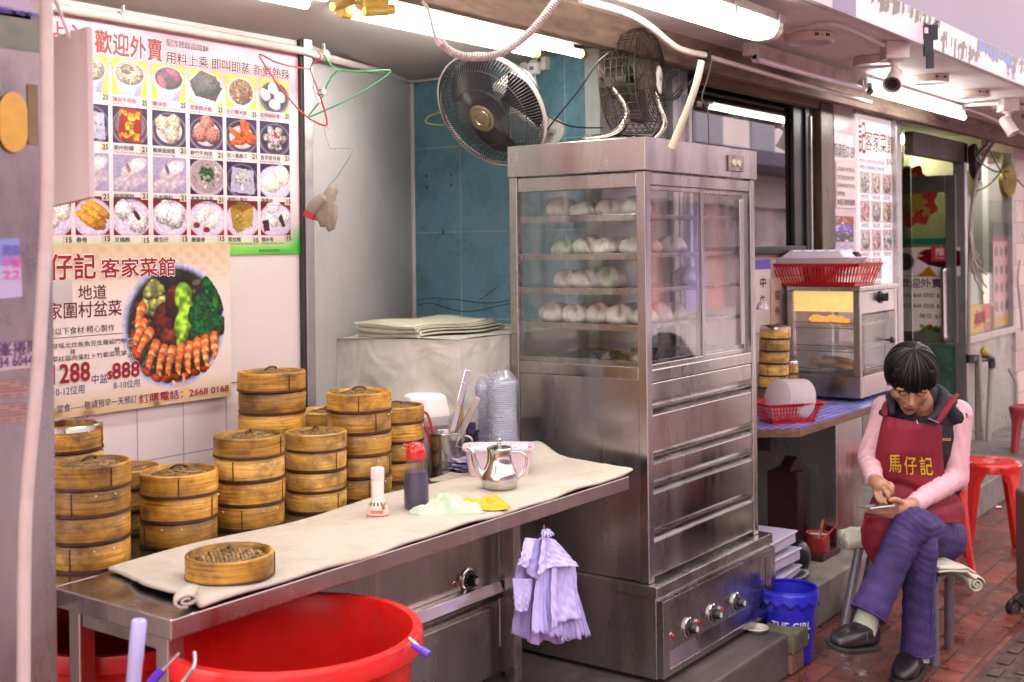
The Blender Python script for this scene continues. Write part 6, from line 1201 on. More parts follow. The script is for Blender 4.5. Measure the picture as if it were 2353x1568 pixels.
# brick blocks by the platform corner, drip dish
MB().box(4.025, 4.16, 1.735, 1.87, .075, .152).build('brick_block', M('mossy_block', (.13, .11, .07), .85, var=.5, vs=15, bump=.6, dirt=(.05, .09, .02), dscale=9, damt=.9), smooth=0, bevel=.008, label='mossy green block lying on top by the platform corner', cat='block')
MB().box(4.028, 4.14, 1.745, 1.865, .0, .074).build('brick_block', M('worn_brick', (.20, .11, .085), .85, var=.4, vs=20, bump=.6), smooth=0, bevel=.008, label='worn reddish block under the mossy block', cat='block')
q = at(1738, 1448, Z=.155); MB().lathe([(0, 0), (.028, 0), (.045, .014), (.043, .016), (.026, .004), (0, .004)], (q.x, q.y, .151), n=24).build('drip_dish', M('stained_china', (.55, .50, .47), .3, var=.2, vs=20), label='small stained china dish under the cabinet drain valve', cat='dish')
MB().obox(at(1997, 1385, Z=.06), (1, 0, 0), (0, 1, 0), (0, 0, 1), .13, .07, .025).build('loose_slab', LEDGE, smooth=0, bevel=.012, label='loose grey stone slab on the bricks beside the stool', cat='slab')
# blue bucket
q = at(1828, 1534, Z=0) + FWD * .09; bk = thing('bucket', 'bright blue plastic bucket with white letters beside the stone platform', 'bucket', (q.x, q.y, 0))
BLUE = M('blue_plastic', (.026, .024, .55), .3, var=.1, bump=.1, bs=50, dirt=(.05, .05, .42), dscale=12, damt=.4)
MB().lathe([(0, .002), (.080, .002), (.084, .008), (.103, .235), (.103, .262), (.104, .264), (.098, .264), (.080, .012), (0, .010)], (q.x, q.y, 0), n=48).build('bucket_body', BLUE, bk)
sk_ = MB(); n_ = 96
sk_.grid(lambda s, t: Vector((q.x, q.y, 0)) + Vector((math.cos(2 * PI * s), math.sin(2 * PI * s), 0)) * (.106 + .004 * (1 - t)) + UPV * (.268 - (1 - t) * (.046 + .010 * math.cos(2 * PI * s * 14))), n_, 4)
sk_.lathe([(.1065, .2675), (.104, .272), (.098, .270), (.0975, .262)], (q.x, q.y, 0), n=64); sk_.build('scalloped_rim', BLUE, bk, solid=.002, smooth=60)
hd = MB(); hc = Vector((q.x, q.y, .255)); ha = -RGT * .98 - FWD * .2
hd.tube([hc + ha * .106 + UPV * -.03, hc + ha * .150 + UPV * -.035, hc + ha * .150 + UPV * .03, hc + ha * .105 + UPV * .05], .010, 10, smooth=2)
hd.build('handle', BLUE, bk)
an0 = math.atan2(-FWD.y, -FWD.x)
def bcurve(cx, z0):
    def f(x, y, z):
        zz = z0 + y; r = .084 + (.103 - .084) * (zz - .008) / .227 + .0006 + z; a_ = an0 + (x - cx) / .094; return Vector((q.x + math.cos(a_) * r, q.y + math.sin(a_) * r, zz))
    return f
WL = M('white_print', (.70, .68, .78), .5, var=0)
text_mesh('THE GIRL', .042, (0, 0, 0), Xv, Zv, WL, bk, 'lettering', bold=.03, width=.150, curve=bcurve(.088, .135)); text_mesh('KING', .030, (0, 0, 0), Xv, Zv, WL, bk, 'lettering', bold=.03, width=.085, curve=bcurve(.030, .098))
# food warmer with fried food
WX0, WX1, WY0, WY1, WZ0, WZ1 = 5.44, 5.96, 2.00, 2.36, .822, 1.345
fw = thing('food_warmer', 'glazed stainless food warmer with two shelves of fried snacks', 'food warmer', (5.7, 2.18, WZ0))
MB().box(WX0, WX1, WY0, WY1, WZ0, WZ0 + .10).build('base', STEEL, fw, smooth=0, bevel=.003)
MB().box(WX0 - .006, WX1 + .004, WY0 - .006, WY1, WZ1 - .022, WZ1).build('top', STEEL_V, fw, smooth=0, bevel=.003)
f_ = MB(); t = .032
for x, y in ((WX0, WY0), (WX1 - t, WY0), (WX0, WY1 - t), (WX1 - t, WY1 - t)): f_.box(x, x + t, y, y + t, WZ0 + .101, WZ1 - .023)
f_.box(WX0 + t, WX1 - t, WY0 + .002, WY0 + t, WZ1 - .13, WZ1 - .023); f_.build('frame', STEEL, fw, smooth=0, bevel=.003)
YG = M('warm_lit_sheet', (.75, .55, .20), .4, var=.25, vs=8, emit=(1, .62, .20), es=.10)
MB().box(WX0 + .008, WX0 + .012, WY0 + t, WY1 - t, WZ1 - .12, WZ1 - .023).build('lamp_panel', YG, fw, smooth=0)
CLR = glass_mat('warmer_glass', (.93, .92, .92), rough=.03, fog=(.0, .14), gl=.10)
MB().box(WX0 + .014, WX0 + .018, WY0 + t, WY1 - t, WZ0 + .101, WZ1 - .12).build('side_pane', CLR, fw, smooth=0)
wd = MB().box(WX0 + t + .004, WX1 - .012, WY0 - .010, WY0 - .002, WZ0 + .102, WZ1 - .135).build('door', CLR, fw, smooth=0)
MB().lathe([(.006, 0), (.006, .02), (.016, .028), (.016, .040), (.010, .044), (0, .044)], at(2035, 781, Y=WY0 - .010), (0, -1, 0), 20).build('handle', BLACKP, wd)
kp = at(2024, 683, Y=WY0 - .001); tk = MB().lathe([(.030, 0), (.030, .004), (.020, .006), (.019, .024), (.015, .026), (0, .026)], kp, (0, -1, 0), 24).build('knob', BLACKP, fw)
MB().obox(kp + Vector((.004, -.030, .002)), Vector((1, 0, .3)), Vector((0, 0, 1)), Vector((0, 1, 0)), .006, .019, .006).build('knob_grip', BLACKP, tk, smooth=0, bevel=.002)
for z in (WZ0 + .115, WZ0 + .225, WZ0 + .335):
    s_ = MB()
    s_.box(WX0 + .034, WX1 - .034, WY0 + .034, WY1 - .034, z - .003, z)
    for zz in (z - .012, z + .014): s_.tube([(WX0 + .026, WY0 + .03, zz), (WX0 + .026, WY1 - .03, zz)], .003, 6)
    s_.tube([(WX0 + .04, WY0 + .028, z + .014), (WX1 - .04, WY0 + .028, z + .014)], .003, 6); s_.build('wire_shelf', STEEL_V, fw, smooth=30)
MB().box(WX0 + .03, WX1 - .03, WY1 - .03, WY1 - .026, WZ0 + .101, WZ1 - .03).build('back_sheet', M('pale_back', (.50, .44, .40), .4, var=.2, vs=3), fw, smooth=0)
FRY = M('fried_batter', (.50, .25, .085), .5, var=.35, vs=60, bump=.8, bs=120)
FRO = M('glowing_fried', (.85, .34, .04), .45, var=.3, vs=60, bump=.8, bs=120, emit=(1, .35, .03), es=.25)  # the food's own emission stands in for the warmer lamp's light
for k in range(6):
    c_ = Vector((WX0 + .08 + .055 * (k % 3), WY0 + .12 + .07 * (k // 3) + .03 * hsh(k), WZ0 + .118 + .020 * (k % 2))); gb = MB()
    for j in range(4): gb.ball(c_ + Vector((.018 * (j - 1.5) * math.cos(k), .026 * (j - 1.5), .016 + .006 * hsh(k, j))), .024, .026, .018, 10, 8)
    blend('fried_roll', gb, FRY, None, .004, 2, label='golden fried roll piled on the lowest shelf of the food warmer', cat='fried food', group='fried rolls in the food warmer')
for k in range(5):
    c_ = Vector((WX0 + .07 + .04 * (k % 3), WY0 + .12 + .035 * k, WZ0 + .345)); gb = MB()
    for j in range(4): gb.ball(c_ + Vector((.014 * (j - 1.5), .022 * (j - 1.5) * math.cos(k * 2), .012 + .014 * hsh(k, j))), .020, .022, .014, 10, 8)
    blend('fried_drumstick', gb, FRO, None, .004, 2, label='self-glowing orange fried piece under the warmer lamp on the top shelf', cat='fried food', group='orange fried pieces in the food warmer')
# slotted red baskets
RB_ = M('red_basket', (.56, .018, .018), .35, var=.06)
def basket(c, ax, ay, hx, hy, h, flare, label, slots, rows, gridy=False):
    o = thing('plastic_basket', label, 'basket', c); c = Vector(c); q_ = MB(); w = .006
    cor = [(-1, -1), (1, -1), (1, 1), (-1, 1)]
    def P(i, t, s=0., o=0.):
        (a0, b0), (a1, b1) = cor[i], cor[(i + 1) % 4]; k = 1 - flare * (1 - t)
        return c + ax * (a0 + (a1 - a0) * s) * (hx - (1 - k) * .5) + ay * (b0 + (b1 - b0) * s) * (hy - (1 - k) * .5) + UPV * h * t + (-ay, ax, ay, -ax)[i] * o
    for i in range(4):
        n_ = slots if i % 2 == 0 else max(3, int(slots * hy / hx))
        for r in range(rows + 1):
            t0, t1 = (r / rows) * .80 + .06, (r / rows) * .80 + .10; q_.add([P(i, t0, 0, .0012), P(i, t0, 1, .0012), P(i, t1, 1, .0012), P(i, t1, 0, .0012)], [(0, 1, 2, 3)])
        for k in range(n_ + 1):
            s0, s1 = k / n_ - .26 / n_, k / n_ + .26 / n_; s0, s1 = max(0, s0), min(1, s1)
            q_.add([P(i, .03, s0), P(i, .03, s1), P(i, .95, s1), P(i, .95, s0)], [(0, 1, 2, 3)])
        q_.add([P(i, .86, 0, .0024), P(i, .86, 1, .0024), P(i, 1, 1, .0024), P(i, 1, 0, .0024)], [(0, 1, 2, 3)])
        q_.add([P(i, 0, 0, .0024), P(i, 0, 1, .0024), P(i, .10, 1, .0024), P(i, .10, 0, .0024)], [(0, 1, 2, 3)])
        if i == 1 or i == 3: pass
    q_.add([P(i, .02) for i in range(4)], [(0, 1, 2, 3)])
    q_.build('basket_wall', RB_, o, smooth=0)
    rm = MB()
    for i in range(4):
        e = (ax * cor[i][0] + ay * cor[i][1]).normalized(); f2 = (ax * cor[(i + 1) % 4][0] + ay * cor[(i + 1) % 4][1]).normalized()
        rm.hexa([P(i, .985), P(i, .985, 1), P(i, .985, 1) + f2 * .018, P(i, .985) + e * .018, P(i, 1.02), P(i, 1.02, 1), P(i, 1.02, 1) + f2 * .018, P(i, 1.02) + e * .018])
    rm.build('basket_rim', RB_, o, smooth=0, bevel=.003); return o
wc = Vector((5.61, 2.23, WZ1 + .001)); YV = Vector((0, 1, 0))
basket(wc, Xv, YV, .165, .225, .105, .07, 'long red slotted basket on top of the food warmer', 20, 2)
fbx = MB(); bc_ = Vector((5.60, 2.25, WZ1 + .105)); 
def clam(t):
    pass
for (hx, hy, z0, z1, k) in ((.125, .19, 0, .030, .9), (.115, .165, .030, .062, .78)):
    fbx.add([bc_ + Xv * hx * a * m_ + YV * hy * b_ * m_ + UPV * zz for zz, m_ in ((z0, k if z0 == 0 else 1), (z1, 1 if z0 == 0 else k)) for a, b_ in ((-1, -1), (1, -1), (1, 1), (-1, 1))], [(0, 3, 2, 1), (4, 5, 6, 7), (0, 1, 5, 4), (1, 2, 6, 5), (2, 3, 7, 6), (3, 0, 4, 7)])
for i in range(5): fbx.box(bc_.x - .08, bc_.x + .08, bc_.y - .12 + .06 * i - .012, bc_.y - .12 + .06 * i + .012, bc_.z + .058, bc_.z + .068)
fbx.box(bc_.x - .127, bc_.x + .127, bc_.y - .193, bc_.y + .193, bc_.z + .026, bc_.z + .033)
fbx.build('foam_box', M('white_foam_box', (.70, .66, .74), .5, var=.03), smooth=0, bevel=.008, label='white ribbed foam clamshell box lying in the top red basket', cat='box')
kq = at(1966, 592, Y=2.10); MB().lathe([(.030, -.02), (.031, 0), (.028, .014), (.018, .026), (0, .030)], kq, n=24).build('pot_cover', BLACKP, label='black dome shaped lid at the end of the top red basket', cat='lid')
q = at(1818, 975, Z=SZ + .001) + FWD * .07
basket(q, RGT * .96 + FWD * .28, FWD * .96 - RGT * .28, .125, .085, .085, .06, 'small red perforated basket holding round white plates on the shelf', 16, 4)
PL = M('melamine_plate', (.68, .60, .63), .3, var=.02)
for k in range(13):
    c_ = q + RGT * (-.048 + .0082 * k) + UPV * .094 + FWD * .0; nn = (RGT * -.86 + UPV * .22 + FWD * -.45).normalized()
    o = MB().lathe([(0, 0), (.055, 0), (.088, .010), (.0885, .0125), (.055, .0035), (0, .0035)], c_, -nn, 36).build('plate', PL, smooth=40, label='%s round white plate standing in the small red basket' % (['first', 'second', 'third', 'fourth', 'fifth', 'sixth', 'seventh', 'eighth', 'ninth', 'tenth', 'eleventh', 'twelfth', 'last'][k] + ' from the left'), cat='plate', group='white plates in the small red basket')
for nm_, (u, w_, n_, d_) in {'the tall pale stack right of the steel cabinet': (1773, 68, 7, 5.3), 'the short pale stack beside the food warmer': (1816, 36, 3, 5.45)}.items():
    p = at(u, 900, D=d_); r_ = w_ / 2 / F_PX * d_; stack(p.x, p.y, r_, .0535 if n_ == 7 else .055, n_, 0, nm_, z=SZ + .002 if n_ == 7 else SZ + .045, fresh=range(9), rim_top=True, grp='pale bamboo steamers on the blue shelf', lean=(.003, -.002) if n_ == 7 else (0, 0))
MB().box(*sorted((at(1800, 900, D=5.45).x - .05, at(1800, 900, D=5.45).x + .06)), at(1816, 900, D=5.45).y - .05, at(1816, 900, D=5.45).y + .05, SZ + .002, SZ + .044).build('box', M('brown_carton', (.22, .13, .07), .7), smooth=0, label='low brown carton carrying the short steamer stack', cat='box')
q = at(1752, 890, D=5.2); MB().lathe([(0, 0), (.03, 0), (.034, .06), (.036, .062)], (q.x, q.y, SZ + .002), n=20).build('clear_tub', glass_mat('clear_tub', (.9, .88, .95), gl=.2), smooth=40, label='small clear plastic tub beside the steel cabinet edge', cat='tub')
q = at(1752, 712, D=5.1); rag('paper_bag', q, .03, .03, .05, M('pale_paper', (.66, .58, .60), .8), 'pale crumpled paper poking out right of the steel cabinet', 'paper', 5)
# signs on the wall behind
WS = M('sign_white', (.66, .58, .55), .45, var=.03, dirt=(.5, .4, .33), dscale=4, damt=.3)
def wall_sign(u0, u1, v0, v1, Y, label, mat=WS, cat='sign', th=.006, nm='wall_sign'):
    a = at(u0, v0, Y=Y); b = at(u1, v1, Y=Y); o = MB().box(a.x, b.x, Y, Y + th, b.z, a.z).build(nm, mat, smooth=0, label=label, cat=cat); return o, a, b
YS = 2.415
o, a, b = wall_sign(1735, 1772, 598, 760, YS - .002, 'narrow white sign with upright black characters behind the steamer stack')
for i, ch in enumerate('中午'): p = at(1745, 660 + 42 * i, Y=YS - .002); text_mesh(ch, .055, (p.x, YS - .003, p.z), Xv, Zv, INK_K, o, 'lettering', bold=.03, width=.062)
MB().box(a.x, b.x, YS - .0035, YS - .0022, a.z - .045, a.z).build('blue_strip', M('sign_violet', (.14, .10, .45), .4), o, smooth=0)
o, a, b = wall_sign(1772, 1812, 640, 780, YS - .010, 'narrow cream sign with upright red characters left of the food warmer', M('sign_cream', (.60, .46, .36), .45, var=.05))
for i, ch in enumerate('迎外賣'): p = at(1780, 688 + 38 * i, Y=YS - .010); text_mesh(ch, .050, (p.x, YS - .011, p.z), Xv, Zv, INK_R, o, 'lettering', bold=.02, width=.056)
# glass notice and menu board right of the pier, glare put into its colours
YN = 2.36
o, a, b = wall_sign(1916, 1969, 205, 655, YN, 'tall glass notice panel with a street address left of the menu board', M('pale_pink_glass', (.60, .47, .50), .15, var=.08, vs=4, coat=.6), 'notice', .012)
p = at(1917, 358, Y=YN); text_mesh('新康街57-59', .085, (p.x, YN - .0008, p.z), Xv, Zv, INK_K, o, 'lettering', width=b.x - a.x - .02)
pa = at(1919, 372, Y=YN); pb_ = at(1968, 480, Y=YN); nb = MB().box(pa.x, pb_.x, YN - .006, YN - .0005, pb_.z, pa.z).build('licence_plate', M('licence_white', (.66, .58, .60), .35, var=.05), o, smooth=0)
for i, ln in enumerate(('LICENSED FOR THE SALE', 'OF LIQUOR FOR', 'CONSUMPTION ON THE', 'PREMISES')): p = at(1921, 392 + 19 * i, Y=YN); text_mesh(ln, .030, (p.x, YN - .0068, p.z), Xv, Zv, INK_DR, nb, 'lettering', width=(b.x - a.x - .05) * (1 if i != 3 else .45))
p = at(1921, 470, Y=YN); text_mesh('本店已領有酒牌', .036, (p.x, YN - .0068, p.z), Xv, Zv, INK_DR, nb, 'lettering', bold=.015, width=b.x - a.x - .05)
for i, (v, cc) in enumerate(((508, (.60, .28, .10)), (528, (.40, .30, .75)), (548, (.30, .26, .28)), (572, (.75, .72, .85)), (606, (.28, .22, .18)))):
    p = at(1920, v + 8, Y=YN); c = Can(20, 8, cc); bits(c, .5, .5, .5, .5, [cc, (.8, .75, .8)], 20, .1, i); picture('food_photo', c, (p.x, YN - .0012, p.z), Xv, Zv, .26, .045, o)
YM = 2.345
o, a, b = wall_sign(1971, 2052, 262, 662, YM, 'bright glare-washed menu board with rows of oval dish photographs', M('glare_board_white', (.74, .62, .63), .25, var=.04, vs=2, coat=.3, emit=(1, .84, .84), es=.08), 'menu board', .02)  # faint self-glow adds to the board's washed-out glare
bw, bh = b.x - a.x, a.z - b.z
p = at(1972, 345, Y=YM); text_mesh('記', .20, (p.x, YM - .0008, p.z), Xv, Zv, INK_R, o, 'heading', bold=.02, width=.11); p = at(1987, 342, Y=YM); text_mesh('客家菜館', .125, (p.x, YM - .0008, p.z + .0), Xv, Zv, INK_DR, o, 'heading', width=.47)
p = at(2036, 378, Y=YM); text_mesh('$52', .05, (p.x, YM - .0008, p.z), Xv, Zv, INK_M, o, 'price', width=.13); p = at(1974, 372, Y=YM)
for i in range(2): text_mesh('特價小菜每碟配白飯例湯', .026, (p.x, YM - .0008, p.z - .035 * i), Xv, Zv, INK_M if i == 0 else INK_B, o, 'lettering', width=.40)
cols = [(.52, .50, .46), (.66, .56, .42), (.56, .38, .36), (.70, .34, .34), (.48, .40, .40), (.55, .42, .26), (.62, .52, .46), (.66, .36, .36), (.50, .46, .54), (.5, .55, .5), (.72, .54, .40)]
for r_ in range(4):
    for k in range(3 if r_ < 3 else 2):
        c = Can(18, 22, (.80, .68, .70)); cc = tuple(.45 * x + .42 for x in cols[(r_ * 3 + k) % 11]); c.ell(.5, .5, .48, .5, (.84, .8, .8)); c.lump(.5, .5, .40, .42, cc, 0, r_ * 3 + k, .2, .9, 9); bits(c, .5, .5, .3, .34, [cc, tuple(min(1, x * 1.4) for x in cc), tuple(x * .6 for x in cc)], 26, .09, k + r_)  # dish colours lifted towards white to put the glare into the print
        x_ = a.x + bw * (.03 + .33 * k); z_ = a.z - bh * (.445 + .165 * r_); picture('dish_photo', c, (x_, YM - .0012, z_), Xv, Zv, bw * .29, bh * .125, o)
        text_mesh(('鮮魚時菜', '粟米斑塊', '梅菜扣肉', '京都肉排')[k], .03, (x_ + bw * .03, YM - .0010, z_ - bh * .030), Xv, Zv, INK_B, o, 'dish_name', width=bw * .22)
MB().box(a.x - .03, b.x + .03, YM - .004, YM + .03, a.z + .002, a.z + .022).build('board_rail', ALU, o, smooth=0)
MB().box(b.x + .002, b.x + .09, YM - .03, YM + .05, .82, 2.28).build('door_post', ALU, smooth=0, bevel=.006, label='scuffed aluminium post at the right edge of the menu board', cat='post')
MB().box(6.62, b.x + .05, 2.425, 2.50, .171, 2.3).build('wall', M('board_backing', (.2, .17, .16), .7), smooth=0, label='narrow backing wall carrying the menu board', cat='wall')
pq = at(2112, 500, X=8.0)
# glass door facing the near end, with its pull handle and posters
gd2 = thing('glass_door', 'glass shop door with a long steel pull handle and pasted menus', 'door', (XD, 2.9, .82))
ya, yb = 2.46, 3.30; gz0, gz1 = .84, 2.02
DG = glass_mat('door_glass', (.80, .84, .76), rough=.02, gl=.24)
MB().box(XD - .006, XD + .006, ya + .07, yb - .05, gz0 + .07, gz1 - .12).build('pane', DG, gd2, smooth=0)
DF = M('green_grey_frame', (.20, .22, .20), .4, .6, var=.2)
MB().box(XD - .02, XD + .02, ya, ya + .07, gz0, gz1).box(XD - .02, XD + .02, yb - .05, yb, gz0, gz1).box(XD - .02, XD + .02, ya + .07, yb - .05, gz0, gz0 + .07).box(XD - .02, XD + .02, ya + .07, yb - .05, gz1 - .12, gz1).build('frame', DF, gd2, smooth=0, bevel=.003)
h0, h1 = at(2168, 618, X=XD - .06), at(2170, 782, X=XD - .06)
MB().tube([h0 + Vector((.055, 0, -.02)), h0 + Vector((.0, 0, 0)), h0 - UPV * .03, h1 + UPV * .03, h1, h1 + Vector((.055, 0, .02))], .022, 12, smooth=2).build('pull_handle', CHROME, gd2)
g0 = at(2068, 556, X=XD - .012); MB().box(XD - .012, XD - .0065, ya + .02, yb - .1, g0.z - .022, g0.z + .022).build('green_band', M('green_band', (.01, .16, .09), .3), gd2, smooth=0)
def dpic(nm, c, u0, v0, u1, v1, off=.0085):
    p = at(u0, v1, X=XD - off); q_ = at(u1, v0, X=XD - off); return picture(nm, c, (XD - off, p.y, p.z), (0, -1, 0), Zv, p.y - q_.y, q_.z - p.z, gd2, .3), p, q_
c = Can(50, 40, (.97, .93, .93)); c.poly([(.3, .0), (.62, .0), (.5, .35)], (.75, .55, .1)); c.lump(.74, .62, .40, .30, (.42, .10, .07), -.4, 3, .3, .9, 10); c.ell(.10, .5, .16, .3, (.42, .38, .36)); dpic('dish_poster', c, 2066, 568, 2206, 634)
c = Can(40, 50, (.97, .95, .91)); c.lump(.78, .12, .34, .13, (.30, .44, .10), 0, 3, .3, .9, 10); c.ell(.75, .22, .06, .05, (.6, .15, .1)); o2, p, q_ = dpic('price_list', c, 2066, 636, 2160, 782)
pt = at(2066, 659, X=XD - .0095); text_mesh('歡迎外賣', .07, (XD - .0090, pt.y, pt.z), (0, -1, 0), Zv, M('violet_letters', (.16, .02, .16), .5, var=0), gd2, 'lettering', bold=.03, width=.30)
for i in range(4):
    pt = at(2068 if i < 2 else 2112, 682 + 24 * i, X=XD - .0095); text_mesh('每位 $68 四位 $158' if i < 2 else '每位 $%d' % (148, 175)[i - 2], .034, (XD - .009, pt.y, pt.z), (0, -1, 0), Zv, INK_K, gd2, 'lettering', bold=.01, width=.34 if i < 2 else .20)
p = at(2140, 601, X=XD - .012); ps = MB().box(XD - .013, XD - .0115, p.y - .115, p.y, p.z, p.z + .115).build('push_sign', M('push_red', (.52, .04, .05), .4, var=.03), gd2, smooth=0)
text_mesh('推', .062, (XD - .0132, p.y - .026, p.z + .046), (0, -1, 0), Zv, HALO, ps, 'lettering', bold=.02, width=.064); text_mesh('PUSH', .022, (XD - .0132, p.y - .028, p.z + .016), (0, -1, 0), Zv, HALO, ps, 'lettering', width=.06)
# festive red and gold paper cut on the door
c_ = at(2098, 500, X=XD - .008); fr = MB()
oc = Vector((XD - .012, c_.y, c_.z + .09))
def fl(cy, cz_, r, n_, k, dx): 
    pts = []
    for i in range(n_ * 6): a_ = 2 * PI * i / (n_ * 6); rr = r * (1 + k * math.cos(n_ * a_)); pts.append(Vector((XD - .010 - dx, oc.y + cy + rr * math.cos(a_), oc.z + cz_ + rr * math.sin(a_))))
    return pts
pc2 = MB().prism(fl(0, .02, .17, 9, .10, 0), (-.0015, 0, 0)).prism(fl(0, .18, .10, 6, .14, .002), (-.0015, 0, 0)).build('paper_cut', M('festive_red', (.38, .035, .025), .4, var=.3, vs=30), gd2, smooth=0)
MB().prism(fl(0, .02, .09, 8, .2, .004), (-.0012, 0, 0)).prism(fl(0, .18, .05, 6, .2, .0055), (-.0012, 0, 0)).prism(fl(.09, -.05, .035, 5, .2, .004), (-.0012, 0, 0)).prism(fl(-.09, -.05, .035, 5, .2, .004), (-.0012, 0, 0)).build('gold_print', M('festive_gold', (.46, .30, .05), .4, .3, var=.3, vs=30), pc2, smooth=0)
MB().box(XD + .8, XD + .82, 2.5, 4.1, .0, 2.36).box(XD + .5, XD + .54, 3.0, 3.04, 0, 2.3).build('inner_partition', M('partition', (.34, .33, .20), .5, var=.3, vs=2), smooth=0, label='pale partition inside the room behind the glass door', cat='wall')
MB().box(7.62, 7.63, 2.46, 2.52, .82, 2.2).build('pane_edge', glass_mat('pane_edge', (.8, .85, .8), gl=.3), smooth=0, label='upright edge of a glass side pane before the door', cat='pane')
MB().box(7.5, XD + .1, 2.40, 2.46, 2.10, 2.245).build('lintel', M('brown_lintel', (.12, .09, .08), .6, var=.4, vs=5), smooth=0, bevel=.004, label='dark brown lintel over the glass door recess', cat='lintel')
# glazed bay with posters
gb2 = thing('bay_window', 'glazed bay with pasted snack posters above the marble dado', 'window', (9.3, YF, .83))
MB().box(8.66, 9.90, YF + .02, YF + .03, .88, 2.24).build('pane', DG, gb2, smooth=0)
MB().box(8.60, 8.66, YF - .02, YF + .06, .0, 2.24).box(9.90, 9.95, YF - .02, YF + .06, .83, 2.24).box(8.66, 9.90, YF - .025, YF + .05, .83, .88).build('frame', ALU, gb2, smooth=0, bevel=.003)
MB().box(8.7, 9.9, 3.2, 3.25, .1, 2.35).build('inner_curtain', M('grey_interior', (.30, .29, .30), .7, var=.3, vs=1.5), smooth=0, label='dim grey screen inside the glazed bay', cat='screen')
def bpic(nm, c, u0, v0, u1, v1): p = at(u0, v1, Y=YF + .018); q_ = at(u1, v0, Y=YF + .018); return picture(nm, c, (p.x, YF + .0185, p.z), Xv, Zv, q_.x - p.x, q_.z - p.z, gb2, .3)
c = Can(30, 44, (.80, .62, .62)); c.rect(0, 1, .86, 1, (.16, .12, .12)); c.rect(0, 1, .82, .86, (.6, .2, .1)); c.rect(0, 1, 0, .12, (.75, .65, .1))
for r_ in range(4):
    for k in range(3): c.ell(.2 + .3 * k, .72 - .17 * r_, .12, .065, (.80, .72, .72)); c.lump(.2 + .3 * k, .72 - .17 * r_, .10, .05, [(.6, .3, .3), (.5, .45, .3), (.45, .2, .25)][(k + r_) % 3], 0, k + r_, .3)
bpic('snack_poster', c, 2284, 514, 2318, 755)
c = Can(40, 26, (.78, .68, .10)); c.rect(0, .12, 0, 1, (.75, .6, .62)); c.poly([(.55, .5), (.9, .55), (.92, .98), (.56, .95)], (.78, .3, .2)); c.rect(.62, .85, .08, .45, (.7, .4, .4)); c.rect(.86, 1, 0, .9, (.35, .12, .1)); c.poly([(.3, .35), (.4, .9), (.5, .4)], (.7, .1, .12)); c.rect(.2, .55, .06, .2, (.25, .18, .1)); bpic('snack_poster', c, 2218, 695, 2284, 790)
p = at(2238, 745, Y=YF + .018); text_mesh('冰鎮鴨', .10, (p.x, YF + .0180, p.z), Xv, Zv, INK_R, gb2, 'lettering', bold=.03, width=.30)
# pipes, taps and cables at the far right
GP = M('grey_pipe', (.36, .33, .30), .45, var=.15, dirt=(.2, .17, .13), damt=.5)
dp = thing('drain_pipes', 'pair of grey drain pipes with black taps on the far marble dado', 'pipe', at(2245, 1000, Y=2.36))
MB().tube([at(2247, 815, Y=2.34), at(2248, 1060, Y=2.34)], .022, 12).tube([at(2278, 840, Y=2.34), at(2268, 1070, Y=2.33)], .020, 12).tube([at(2250, 815, Y=2.30), at(2254, 940, Y=2.30), at(2262, 1055, Y=2.30)], .014, 10).build('pipe', GP, dp)
MB().tube([at(2226, 826, Y=2.34), at(2280, 826, Y=2.34)], .018, 10).cyl(at(2230, 815, Y=2.32), at(2230, 835, Y=2.32), .028).tube([at(2262, 815, Y=2.33), at(2278, 823, Y=2.33), at(2279, 845, Y=2.33)], .026, 10).build('tap', M('black_tap', (.03, .03, .03), .4, var=.3), dp)
MB().ball(at(2262, 808, Y=2.32), .03, .03, .035, 10, 8).build('tap_handle', M('yellow_tap', (.45, .38, .04), .5), dp)
MB().tube([at(2300, 300, Y=2.30), at(2250, 380, Y=2.30), at(2236, 440, Y=2.30), at(2228, 560, Y=2.30), at(2226, 700, Y=2.30), at(2226, 815, Y=2.32)], .013, 8, smooth=2).build('hose', GP, label='thin grey hose running down the bay corner to the black tap', cat='hose')
vn = MB()
for i in range(7): vn.tube([at(2232 + 4 * hsh(i), 480 + 12 * i, Y=2.28), at(2226 + 14 * hsh(i, 2), 560 + 12 * i, Y=2.27), at(2240 + 30 * hsh(i, 3), 590 + 14 * i, Y=2.27)], .006, 5, smooth=1)
vn.build('cord_tangle', GP, label='tangle of pale cords hanging at the bay corner', cat='cord')
MB().lathe([(0, 0), (.11, 0), (.13, .02), (.13, .05), (0, .05)], at(2230, 375, Y=2.36), (0, -1, .1), 28, sx=.5).build('wall_bracket', M('black_iron', (.04, .03, .025), .7, var=.5, vs=20), label='dark rusted disc hung on the glazed bay corner', cat='disc')
MB().lathe([(.10, 0), (.125, .01), (.125, .05), (.10, .06), (0, .055)], at(2308, 415, Y=2.34), (-.5, -1, 0), 32, sx=.6).build('hanging_pan', M('dull_brass', (.30, .24, .07), .4, .6, var=.3), label='round dull brass pan hanging at the right end of the bay', cat='pan')
cb2 = MB(); cb2.tube([at(2300, 300, Y=2.28), at(2260, 340, Y=2.28), at(2240, 365, Y=2.30)], .008, 6).tube([at(2240, 365, Y=2.3), at(2290, 400, Y=2.3), at(2310, 385, Y=2.3), at(2353, 430, Y=2.3)], .007, 6, smooth=2).tube([at(2228, 445, Y=2.3), at(2270, 430, Y=2.3), at(2300, 395, Y=2.3)], .005, 6, smooth=1).tube([at(2265, 320, Y=2.28), at(2285, 370, Y=2.28), at(2312, 412, Y=2.28)], .006, 6, smooth=1)
cb2.build('cable', WIRE, label='loose black cables strung across the far glazed bay', cat='cable')
